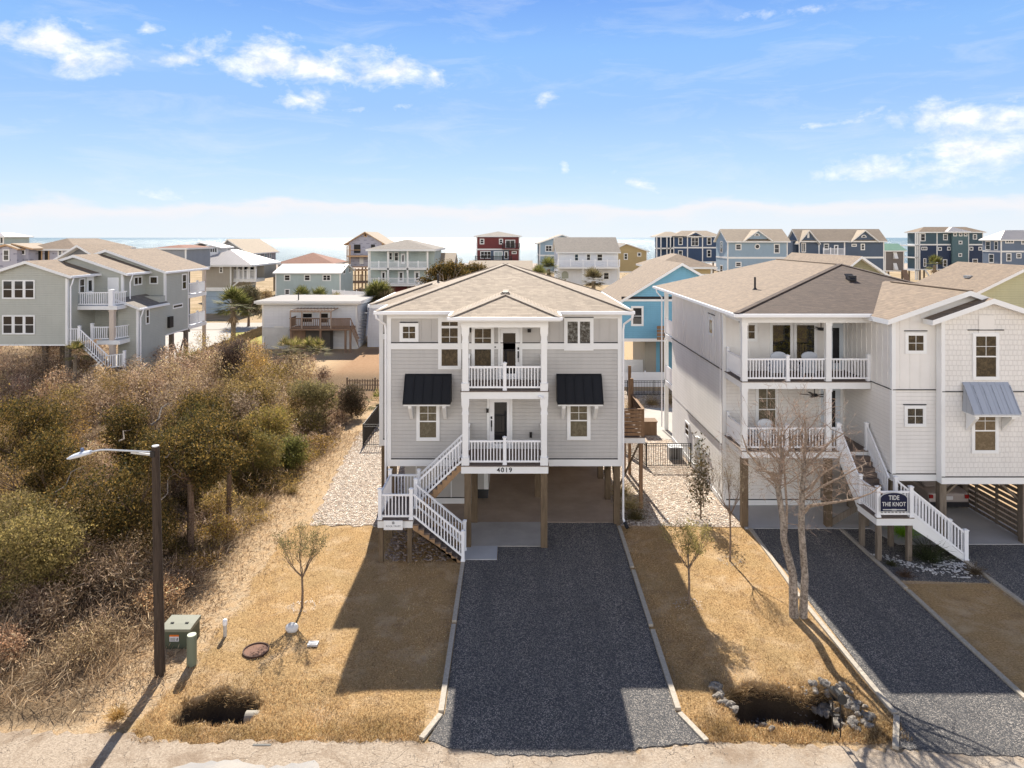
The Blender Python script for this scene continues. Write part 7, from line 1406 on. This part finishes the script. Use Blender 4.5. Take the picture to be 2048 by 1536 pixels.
palm('low bushy palm left of the other two in front of the teal cottage', X(604, 100), 100, 2.6 + .6, 2.3, 4, 34, .22); palm('middle palm of the three in front of the teal cottage', X(638, 100), 100, 3.4, 2.1, 5, 34, .22); palm('small yellow palm right of the others before the teal cottage', X(672, 99), 99, 3.0, 1.7, 6, 26, .2, pal=[(.36, .28, .06), (.28, .23, .06), (.2, .18, .05)])
t = palm('big round clump of palms below the teal two-porch house', X(758, 84), 84, 4.9, 2.5, 7, 70, .25, name='palm_clump'); quads('crown', *fronds((X(745, 84), 84.5, 4.2), 40, 2.3, 17, P_PALM), LEAF, t); quads('crown', *fronds((X(772, 84), 83.6, 4.0), 40, 2.3, 18, [(.2, .15, .08), (.14, .12, .05), (.26, .2, .12)]), LEAF, t)
palm('palm with brown frond skirt in front of the white porch house', X(1187, 96), 96, 6.2, 2.1, 8, 52, .25, pal=[(.16, .13, .07), (.22, .18, .10), (.11, .10, .045)]); palm('leaning palm left of the white porch house', X(1092 + 5, 104), 104, 7.5, 2.2, 9, 40, .25); palm('smaller dark palm touching the ridge of the grey house roof', X(1078, 100), 100, 6.6, 1.9, 10, 34, .22)
palm('slender palm in front of the dark teal house', X(1869, 150), 150, 6.2, 2.4, 12, 36, .3)
for lb, u, v, Y, L_, n_ in (('sprawling palmetto clump in front of the white cottage deck', 605, 694, 60, 1.35, 90), ('palmetto poking out of the brush under the stepped house stair', 150, 700, 47.5, 1.1, 30), ('palmetto clump right of the stepped house piles', 372, 722, 55, 1.3, 60), ('yellow palmetto between thicket and left metal fence', 755, 800, 46, 1.0, 22)):
    x = X(u, Y); zt = Z(v, Y); t = thing('palmetto', lb, 'palmetto', (x, Y, 0)); f = []
    for i in range(max(1, n_ // 22)): f.append(fronds((x + (i - (n_ // 22 - 1) / 2) * L_ * .75, Y + rg.normal() * .3, max(.2, zt - L_ * .25)), 24, L_, 30 + i + int(u), [(.15, .145, .04), (.22, .20, .055), (.09, .095, .03), (.30, .25, .09), (.36, .28, .14)], .5, 12, .25))
    m_ = MB(); m_.tube([(x, Y, -.1), (x, Y, max(.3, zt - L_ * .3))], [.16, .12], 7); m_.build('trunk', BARKP, t); quads('fronds', *cat(*f), LEAF, t)
# far trees
leafy('live_oak', 'small round live oak on the sand beside the cupola house', 'tree', X(497, 96), 96, 5.6, 2.9, [(.08, .07, .035), (.12, .10, .05), (.05, .05, .025), (.17, .14, .08)], 9000, .12, .2, seed=40, clear=.25, twigs=500)
leafy('juniper_tree', 'ragged dark juniper rising behind the left slope of the grey house roof', 'tree', X(893, 70), 70, 9.9, 2.2, P_CED, 13000, .10, .25, BARKG, blobs=[(X(893, 70), 70, 8.5, 1.3, 1.2, 1.2), (X(875, 70), 70, 9.0, .8, .8, .5), (X(862, 70), 70, 8.6, .55, .5, .3), (X(905, 70), 70, 9.1, .8, .8, .7), (X(880, 70), 70, 7.6, 1.6, 1.2, .7), (X(850, 70), 69.7, 8.0, .7, .5, .25), (X(848, 70), 69.7, 6.8, .8, .5, .35), (X(915, 70), 70, 8.2, 1.2, 1, 1.)], seed=41, clear=.55, twigs=700)
leafy('juniper_tree', 'thin open juniper right of the ragged one, behind the roof slope', 'tree', X(940, 72), 72, 9.6, 2.0, P_CED, 5500, .10, .2, BARKG, blobs=[(X(930, 72), 72, 8.8, .7, .7, .5), (X(948, 72), 72, 8.9, .6, .6, .7), (X(962, 72), 72, 8.7, .6, .6, .7), (X(941, 72), 72, 8.1, 1.3, 1., .5), (X(922, 72), 72, 9.2, .35, .4, .5)], seed=42, clear=.55, twigs=900)
leafy('garden_shrub', 'dark shrub between the white porch house and the mustard house', 'shrub', X(1247, 110), 110, 6., 1.5, [(.12, .09, .07), (.18, .15, .10), (.09, .08, .04)], 2500, .12, .1, seed=43, clear=.3)
leafy('garden_shrub', 'green shrubs at the foot of the white porch house', 'shrub', X(1118, 106), 106, 6.3, 1.9, [(.10, .11, .04), (.15, .15, .06)], 2500, .12, .1, seed=44, clear=.3)
leafy('garden_shrub', 'olive shrub at the foot of the grey-blue house', 'shrub', X(2046, 120), 120, 6.6, 1.8, P_OLV, 2500, .12, .1, seed=45, clear=.3)
for i, (u, v, lb) in enumerate(((480, 603, 'low dune bush under the live oak'), (530, 601, 'low dune bush right of the live oak'), (425, 618, 'low scrub beside the blue-grey garage doors'))):
    x, y = G(u, v); leafy('dune_bush', lb, 'shrub', x, y, 1.8, 1.6, P_OLV + P_BRN, 1500, .12, .06, seed=50 + i, clear=.05)
# ornamental grasses and shrubs by the houses
def tuft(lab, x, y, r, h, pal, n=500, name='ornamental_grass', cat_='grass clump', z=0.02):
    p = np.stack([x + rg.normal(size=n) * r * .18, y + rg.normal(size=n) * r * .18, np.full(n, z)], -1); d = rdir(n, 1.1); d[:, 2] = np.abs(d[:, 2]); L_ = rg.uniform(.6, 1.1, n) * h
    c1 = sticks(p, d, L_ * .6, np.full(n, .016), pal, .2); e = p + d * (L_ * .58)[:, None]; d2 = d + np.stack([d[:, 0] * .8, d[:, 1] * .8, np.full(n, -.5)], -1); d2 /= np.linalg.norm(d2, axis=1, keepdims=True); c2 = sticks(e, d2, L_ * .5, np.full(n, .012), pal, .2)
    o = quads(name, *cat(c1, c2), LEAF, None, (x, y, z)); return tag(o, lab, cat_)
for x, y, lb in ((5.25, 33.2, 'pale dry grass clump farthest back beside the right downspout'), (5.3, 31.5, 'straw coloured grass clump, middle of three right of the grey house')): tuft(lb, x, y, .5, .75, [(.50, .40, .20), (.40, .33, .14), (.6, .5, .3)], 420)
tuft('dark green grass clump nearest the lawn right of the grey house', 5.35, 30.3, .5, .6, [(.10, .09, .04), (.16, .13, .06)], 420)
YU = tuft('dark spiky yucca in the planting bed under the white stair', 15.7, 26.4, .7, .95, [(.05, .065, .03), (.08, .095, .04), (.035, .045, .02)], 420, 'yucca', 'yucca')
tuft('small dry shrub at the right corner of the planting bed', 16.75, 25.3, .4, .45, [(.12, .09, .06), (.17, .13, .08)], 260, 'bed_shrub', 'shrub'); tuft('small reddish shrub at the left front of the planting bed', 14.15, 25.15, .3, .35, [(.14, .09, .06), (.10, .07, .05)], 200, 'bed_shrub', 'shrub'); tuft('small green shrub on the left side of the planting bed', 14.1, 26.0, .3, .3, [(.08, .08, .04)], 160, 'bed_shrub', 'shrub')
tuft('bright lime green bush glimpsed under the neighbouring stair landing', 16.0, 28.6, .5, .7, [(.22, .42, .03), (.30, .52, .05)], 420, 'lime_bush', 'shrub')
for i, (x, y, lb) in enumerate(((10.2, 51, 'leafy garden shrub in front of the far black fence'), (8.6, 50, 'dry garden grass left on the far side of the patio'), (11.8, 51.5, 'tall garden grass at the right of the far black fence'))): tuft(lb, x, y, .8, .9, P_OLV + P_STR, 400, 'garden_grass', 'grass clump')
tuft('orange-brown grass tuft at the road edge by the lamp pole shadow', -10.0, 17.75, .3, .32, [(.42, .25, .08), (.5, .33, .12)], 380, 'grass_tuft')
for i, (x, y, lb) in enumerate(((-9.5, 33.4, 'low green tuft at the thicket edge beside the sandy strip'), (-10.3, 31.6, 'second low green tuft along the thicket edge'))): tuft(lb, x - 1.0, y, .4, .5, P_OLV, 300, 'grass_tuft')
# long dry grass hanging over the ditch banks
n = 30000; lx = np.where(rg.random(n) < .5, rg.uniform(-9.9, -6.2, n), rg.uniform(5.5, 9.1, n)); ly = rg.uniform(18.55, 19.75, n); gh = ground_h(lx, ly); cl = wig(lx * 2.2, ly * 2.2, 2.) ; kp = (gh > -.45) & (gh < -.13) & (cl > -.45); lx, ly, gh = lx[kp], ly[kp], gh[kp]
d = rdir(len(lx), .5); d[:, 1] -= .55; d[:, 2] = np.abs(d[:, 2]) * .8 + .1; d /= np.linalg.norm(d, axis=1, keepdims=True)
o = quads('bank_grass', *sticks(np.stack([lx, ly, gh], -1), d, rg.uniform(.10, .24, len(lx)), rg.uniform(.012, .022, len(lx)), [(.44, .30, .15), (.32, .21, .10), (.54, .39, .21), (.22, .145, .07)], .25), TWIG); tag(o, kind='stuff')
# ================================================================ STREET LAMP, BOXES, STONES
LP = thing('street_lamp', 'street lamp on a dark wooden pole with white lamp head over the thicket', 'street lamp', (-9.88, 19.6, 0))
xp, yp = -9.85, 19.6; top = Vector((X(311, 19.6), 19.6, Z(893, 19.6)))
m_ = MB(); m_.tube([(xp, yp, -.2), ((xp + top.x) / 2, yp, 3.1), top], [.145, .125, .10], 14); m_.build('pole', POLE, LP); m_ = MB(); m_.tube([top + Vector((0, 0, .001)), top + Vector((0, 0, .03))], .095, 12); m_.build('pole_cap', GALV, LP)
def Q(u, v, Y=19.6): return Vector((X(u, Y), Y, Z(v, Y)))
m_ = MB(); m_.tube([Q(304, 904), Q(262, 902), Q(215, 899.5), Q(200, 900), Q(180, 904.5)], [.028] * 5, 8); m_.bar(Q(305, 910), Q(262, 905), .035, .05); m_.build('arm', GALV, LP)
m_ = MB(); m_.bar(Q(313.5, 900) + Vector((-.07, -.11, 0)), Q(313.5, 912) + Vector((-.07, -.11, 0)), .12, .03, up=(0, 1, 0)); m_.build('bracket', IRON, LP)
hd = MB(); ax = [Q(182, 904), Q(176, 905.5), Q(160, 909), Q(145, 913.5), Q(135, 917)]; wd = [.09, .12, .17, .17, .05]; tt = [.055, .06, .075, .06, .02]
for i in range(len(ax) - 1):
    ra = []; 
    for j in (i, i + 1):
        c = ax[j]; ra.append([(c.x, c.y + wd[j] * math.cos(a), c.z + tt[j] * math.sin(a)) for a in [k * math.pi / 5 for k in range(10)]])
    for k in range(10): hd.poly([ra[0][k], ra[0][(k + 1) % 10], ra[1][(k + 1) % 10], ra[1][k]])
hd.poly([(ax[0].x, ax[0].y + wd[0] * math.cos(a), ax[0].z + tt[0] * math.sin(a)) for a in [k * math.pi / 5 for k in range(10)]])
hdo = hd.build('lamp_head', paint('lamp_white', (.66, .70, .76), .4, .05), LP, smooth=False); m_ = MB(); c = Q(164.5, 904); m_.tube([c, c + Vector((0, 0, .075)), c + Vector((0, 0, .11))], [.045, .045, .04], 10); m_.build('photocell', paint('photocell_blue', (.10, .13, .22), .4), hdo)
# transformer cabinet
TX = thing('transformer_box', 'green utility transformer box with warning label behind the lamp pole', 'utility box', (-9.75, 21.0, 0)); x0_, x1_, y0_, y1_ = X(328, 20.9), X(384, 20.9), 20.75, 21.42; GRN = paint('box_green', (.075, .088, .06), .55, .15); GRNT = paint('faded_box_green', (.20, .205, .155), .5, .1)
zt = .62; m_ = MB(); m_.box(x0_, x1_, y0_, y1_, 0, zt - .1); m_.build('cabinet', GRN, TX); m_ = MB(); m_.prism([(y0_ - .03, zt - .1), (y0_ - .03, zt - .02), (y0_ + .25, zt + .01), (y1_ + .03, zt + .02), (y1_ + .03, zt - .1)], 'x', x0_ - .03, x1_ + .03); m_.build('lid', GRNT, TX)
m_ = MB(); m_.box(x0_ + .15, x0_ + .25, y0_ + .24, y0_ + .28, zt + .02, zt + .035); m_.box(x1_ - .25, x1_ - .15, y0_ + .24, y0_ + .28, zt + .02, zt + .035); m_.build('hinge', IRON, TX)
m_ = MB(); la, lb = X(339, 20.74), X(357.5, 20.74); z1_, z0_ = Z(1270, 20.74), Z(1283, 20.74); m_.box(la, lb, y0_ - .012, y0_ - .001, z0_, z1_ - .05, 0); m_.box(la, lb, y0_ - .012, y0_ - .001, z1_ - .05, z1_, 1)
for i in range(4): m_.box(la + .02, lb - .10, y0_ - .014, y0_ - .0121, z0_ + .02 + i * .025, z0_ + .029 + i * .025, 2)
m_.prism([(lb - .07, z0_ + .03), (lb - .03, z0_ + .03), (lb - .035, z0_ + .07), (lb - .02, z0_ + .11), (lb - .055, z0_ + .10)], 'y', y0_ - .015, y0_ - .0122, None, 2); m_.build('warning_label', [paint('label_white', (.6, .6, .62), .5), paint('label_orange', (.65, .16, .02), .5), IRON], TX)
m_ = MB(); m_.tube([(-9.15, 20.0, 0), (-9.15, 20.0, .78), (-9.15, 20.0, .84)], [.135, .135, .12], 20); o = m_.build('utility_pedestal', paint('pedestal_green', (.155, .18, .13), .55, .1), loc=(-9.15, 20, 0)); tag(o, 'pale green round utility pedestal right of the transformer box', 'pedestal')
c = MB(); c.tube([(-9.15, 20.0, .841), (-9.15, 20.0, .86)], .122, 20); c.build('cap', paint('pedestal_cap', (.42, .46, .36), .5), o)
px_, py_ = G(450, 1273); m_ = MB(); m_.tube([(px_, py_, 0), (px_, py_, .40)], .055, 14); PP = m_.build('vent_pipe', paint('dull_white_pipe', (.5, .48, .44), .5), loc=(px_, py_, 0)); tag(PP, 'short white standpipe on the dry grass right of the utility boxes', 'pipe'); m_ = MB(); m_.tube([(px_, py_, .36), (px_, py_, .49), (px_, py_, .53)], [.07, .07, .045], 14); m_.build('cap', WV, PP)
mx, my = G(512, 1302); m_ = MB(); m_.tube([(mx, my, -.01), (mx, my, .02)], .34, 28); MH = m_.build('manhole_cover', paint('rust_cover', (.20, .10, .065), .8, .3), loc=(mx, my, 0)); tag(MH, 'rusty round manhole cover in the left lawn', 'manhole cover')
m_ = MB()
for i in range(28):
    a, b2 = i * 2 * math.pi / 28, (i + 1) * 2 * math.pi / 28; m_.bar((mx + .36 * math.cos(a), my + .36 * math.sin(a), .025), (mx + .36 * math.cos(b2), my + .36 * math.sin(b2), .025), .035, .05)
m_.build('ring', paint('dark_rust', (.07, .035, .025), .8, .2), MH)
bx_, byy = G(626, 1290); m_ = MB(); m_.box(bx_ - .15, bx_ + .15, byy - .09, byy + .12, 0, .06); m_.box(bx_ - .11, bx_ + .11, byy - .05, byy + .09, .06, .075); o = m_.build('valve_box', paint('valve_grey', (.50, .50, .51), .6)); tag(o, 'small pale grey valve box lid in the left lawn beside the round stone', 'valve box')
# stones: one irregular mesh, copied
def rock_mesh(nm, seed, mt, rz=.62, sub=2, rough=.5, clip=.5):
    import bmesh
    bm = bmesh.new(); bmesh.ops.create_icosphere(bm, subdivisions=sub, radius=.5); r_ = random.Random(seed); k = [Vector((r_.gauss(0, 1), r_.gauss(0, 1), r_.gauss(0, 1))).normalized() for _ in range(9)]
    for v in bm.verts:
        d = v.co.normalized()
        for q in k: t_ = d.dot(q); 
        s_ = 1.0
        for q in k:
            t_ = d.dot(q)
            if t_ > clip: s_ = min(s_, (clip + .02) / t_ + .04)
        v.co = d * .5 * s_ * (1 + rough * .3 * r_.gauss(0, 1) * .3); v.co.z *= rz
    me = bpy.data.meshes.new(nm); bm.to_mesh(me); bm.free(); me.materials.append(mt); return me
STN = bark('river_stone', (.33, .30, .27), (.52, .48, .43), 7); STNW = paint('white_stone', (.58, .57, .55), .7, .15); STND = bark('grey_rubble', (.13, .115, .10), (.32, .29, .25), 9)
RM = [rock_mesh('rock_%d' % i, i + 1, STND) for i in range(5)]
def rocks(spots, lab, grp, rnd):
    for i, (x, y, z, s_) in enumerate(spots):
        o = bpy.data.objects.new('rock', RM[rnd.randrange(5)]); COL.objects.link(o); o.location = (x, y, z); o.rotation_euler = (rnd.uniform(-.5, .5), rnd.uniform(-.5, .5), rnd.random() * 6.28); o.scale = (s_ * rnd.uniform(.8, 1.3), s_ * rnd.uniform(.7, 1.1), s_ * rnd.uniform(.7, 1.1)); tag(o, lab, 'rock', grp)
rnd = random.Random(5)
def gh1(x, y): return float(ground_h(np.array([x]), np.array([y]))[0])
def scat(n, pts, w_, smin, smax):
    out = []
    for i in range(n):
        t_ = rnd.random() * (len(pts) - 1); k = int(t_); f_ = t_ - k; x = pts[k][0] + (pts[k + 1][0] - pts[k][0]) * f_ + rnd.gauss(0, w_); y = pts[k][1] + (pts[k + 1][1] - pts[k][1]) * f_ + rnd.gauss(0, w_); s_ = rnd.uniform(smin, smax); out.append((x, y, max(gh1(x, y), -.55) + s_ * .12, s_))
    return out
rocks(scat(56, [(5.5, 19.1), (5.62, 18.6), (5.85, 18.05), (6.3, 17.62)], .09, .15, .34), 'pale grey riprap rock in the row down the left end of the right ditch', 'riprap rocks at the left end of the right ditch', rnd)
rocks(scat(110, [(8.35, 19.1), (8.85, 18.7), (8.95, 18.1), (8.7, 17.55)], .20, .15, .36), 'pale grey riprap rock heaped at the mailbox end of the right ditch', 'riprap rocks at the right end of the right ditch', rnd)
# gravel bar on the ditch floors
def heap(name, n, boxf, size, mt, pal=None):
    V = []; F_ = []; base = rock_mesh('tmp', 3, mt, .6, 1); bv_ = np.array([v.co[:] for v in base.vertices]); bf = np.array([p.vertices[:] for p in base.polygons]); bpy.data.meshes.remove(base)
    allv = []; allf = []
    for i in range(n):
        x, y, z, s_ = boxf(rnd); a = rnd.random() * 6.28; ca, sa = math.cos(a), math.sin(a); q = bv_ * (s_ * rnd.uniform(.7, 1.4), s_ * rnd.uniform(.7, 1.1), s_ * rnd.uniform(.6, 1.)); q = np.stack([q[:, 0] * ca - q[:, 1] * sa, q[:, 0] * sa + q[:, 1] * ca, q[:, 2]], -1) + (x, y, z); allf.append(bf + len(allv) * len(bv_)); allv.append(q)
    me = bpy.data.meshes.new(name); vv = np.concatenate(allv); ff = np.concatenate(allf); me.from_pydata([tuple(v) for v in vv], [], [tuple(int(k) for k in f) for f in ff]); me.materials.append(mt); o = bpy.data.objects.new(name, me); COL.objects.link(o); tag(o, kind='stuff'); return o
def bf1(r_): x = r_.uniform(6.4, 8.3); y = r_.gauss(18.62, .16); s_ = r_.uniform(.04, .12); return x, y, gh1(x, y) + s_ * .2, s_
heap('ditch_gravel', 420, bf1, 0, STND)
def bf2(r_):
    x = r_.uniform(-4.85, -2.3); y = r_.uniform(26.25, 29.2); y = min(y, 29.4); s_ = r_.uniform(.09, .22); return x, y, .05 + s_ * .12, s_
heap('river_stones', 620, bf2, 0, bark('brown_river_stone', (.16, .12, .10), (.42, .34, .28), 6))
def bf3(r_):
    if r_.random() < .42: t_ = r_.random(); x = 13.95 + t_ * 1.5 + r_.gauss(0, .13); y = 26.7 - t_ * 1.35 + r_.gauss(0, .13)
    else: x = 16.25 + r_.gauss(0, .34); y = 25.8 + r_.gauss(0, .42); x = min(x, 16.85); y = max(y, 25.0)
    return x, y, .06, r_.uniform(.07, .15)
heap('white_stones', 360, bf3, 0, STNW)
def bf4(side):
    def f(r_):
        if side < 0: x = r_.uniform(-8.6, -5.3); y = 29.7 + r_.random() ** 1.5 * 12; x = x if y < 40 else x - .5
        else: x = r_.uniform(4.8, 9.5); y = 29.65 + r_.random() ** 1.5 * 11
        return x, y, .03, r_.uniform(.05, .13)
    return f
PB = pebbles('loose_pebble', .25, [(.66, .56, .46), (.74, .67, .58), (.50, .41, .33), (.80, .74, .66), (.42, .37, .32)], (.5, .42, .35), .0)
heap('loose_pebbles', 2600, bf4(-1), 0, PB); heap('loose_pebbles', 3000, bf4(1), 0, PB)
for i, (x, y, lb) in enumerate(((-6.93, 23.1, 'thin ring of pale pebbles round the slim left lawn tree'), (5.88, 23.3, 'thin ring of pebbles round the yellow-green young tree'), (8.22, 26.4, 'small ring of dark pebbles round the bare sapling'))):
    hp = heap('tree_ring', 90, lambda r_: (lambda a, q: (x + q * math.cos(a), y + q * math.sin(a) * .9, .025, r_.uniform(.03, .07)))(r_.random() * 6.28, .38 + r_.gauss(0, .07)), 0, PB if i < 2 else STN); tag(hp, lb, 'pebble ring'); del hp['kind']
sx_, sy_ = G(584, 1262); o = bpy.data.objects.new('garden_stone', rock_mesh('garden_stone', 12, STNW, .6, 3, .2, .85)); COL.objects.link(o); o.location = (sx_, sy_, .1); o.scale = (.42, .36, .5); tag(o, 'single rounded white stone on the left lawn below the young tree', 'stone')
# mailbox
MX = thing('mailbox', 'black tube mailbox on two thin posts at the right ditch', 'mailbox', (7.83, 16.9, 0)); Ym = 16.9
A_ = Vector((X(1667, 17.3), 17.3, Z(1382, 17.3))); B_ = Vector((X(1685, 16.75), 16.75, Z(1399, 16.75))); m_ = MB(); m_.tube([A_, B_], .115, 18); m_.build('box', paint('mailbox_black', (.02, .022, .024), .3, .1, .5), MX)
m_ = MB(); d_ = (B_ - A_).normalized(); m_.tube([B_, B_ + d_ * .02], .10, 18); m_.build('door', IRON, MX)
for dx, dy in ((-.07, .12), (.07, 0)): m_ = MB(); c = A_.lerp(B_, .45); m_.box(c.x + dx - .013, c.x + dx + .013, c.y + dy - .013, c.y + dy + .013, -.1, c.z - .08); m_.build('post', IRON, MX)
m_ = MB(); c = A_.lerp(B_, .45); m_.box(c.x - .1, c.x + .1, c.y - .05, c.y + .2, c.z - .13, c.z - .105); m_.box(c.x - .08, c.x + .08, c.y + .02, c.y + .1, .5, .53); m_.build('bracket', IRON, MX)
# culvert pipe mouth in the left ditch
cxp, czp, cyp = -6.72, -.34, 18.25
m_ = MB()
for i in range(20):
    a, b2 = i * math.pi / 10, (i + 1) * math.pi / 10
    def C(aa, rr, xx): return (xx, cyp + rr * math.cos(aa), czp + rr * math.sin(aa))
    m_.poly([C(a, .18, cxp - .22), C(b2, .18, cxp - .22), C(b2, .18, cxp + .5), C(a, .18, cxp + .5)]); m_.poly([C(a, .18, cxp - .22), C(a, .14, cxp - .22), C(b2, .14, cxp - .22), C(b2, .18, cxp - .22)]); m_.poly([C(a, .14, cxp - .22), C(a, .14, cxp + .5), C(b2, .14, cxp + .5), C(b2, .14, cxp - .22)])
o = m_.build('culvert_pipe', paint('culvert_grey', (.30, .27, .22), .7, .15)); tag(o, 'pale concrete culvert pipe mouth at the right end of the left ditch', 'pipe')
# patio clutter between the houses
m_ = MB(); m_.box(8.1, 8.9, 43.0, 43.8, .03, .85); m_.box(8.05, 8.95, 42.95, 43.85, .85, .9); o = m_.build('planter_box', wood('planter_wood', (.20, .13, .08), .2)); tag(o, 'brown wooden planter box on the patio edge', 'planter')
m_ = MB(); m_.tube([(9.0, 39.6, 0), (9.0, 39.6, .5)], .16, 14); m_.tube([(9.0, 39.6, .5), (9.0, 39.6, .56)], .19, 14); o = m_.build('garden_urn', STN); tag(o, 'small stone urn behind the black gate', 'urn')
m_ = MB(); m_.box(8.6, 9.35, 38.3, 38.9, .02, .7); m_.tube([(8.97, 38.6, .7), (8.97, 38.6, .72)], .25, 16); o = m_.build('air_conditioner', GALV); tag(o, 'grey air conditioning unit against the cream house wall behind the gate', 'air conditioner')
g = MB(); [g.box(8.62 + i * .07, 8.65 + i * .07, 38.285, 38.299, .06, .66) for i in range(10)]; g.build('grille', IRON, o)
# storm drain grate on the road
gx_, gy_ = G(524, 1491); m_ = MB(); m_.box(gx_ - .22, gx_ + .22, gy_ - .03, gy_ + .03, .012, .022); o = m_.build('drain_slot', IRON); tag(o, 'thin dark slot at the road edge in front of the left lawn', 'drain')

def bf5(r_):
    k = r_.random()
    if k < .55: x = r_.uniform(-2.4, 5.2); y = 16.75 + r_.gauss(0, .28)
    elif k < .8: x = r_.choice([-1.95, 4.5]) + r_.gauss(0, .12); y = r_.uniform(17, 27)
    else: x = r_.uniform(9.0, 15.8); y = 16.45 + r_.gauss(0, .25)
    return x, y, .03, r_.uniform(.018, .05)
heap('spilled_gravel', 900, bf5, 0, STND)
def bf6(r_): x = r_.uniform(-16, 12); y = 17.0 - abs(r_.gauss(0, .7)); return x, y, .014, r_.uniform(.015, .05)
heap('road_grit', 420, bf6, 0, bark('road_grit_stone', (.12, .09, .07), (.40, .34, .28), 9))

def bf7(r_): x = r_.uniform(-8.3, -6.9); y = r_.gauss(18.1, .3); return x, y, gh1(x, y) + .02, r_.uniform(.03, .10)
heap('ditch_debris', 160, bf7, 0, bark('ditch_debris_stone', (.10, .075, .05), (.34, .27, .19), 9))
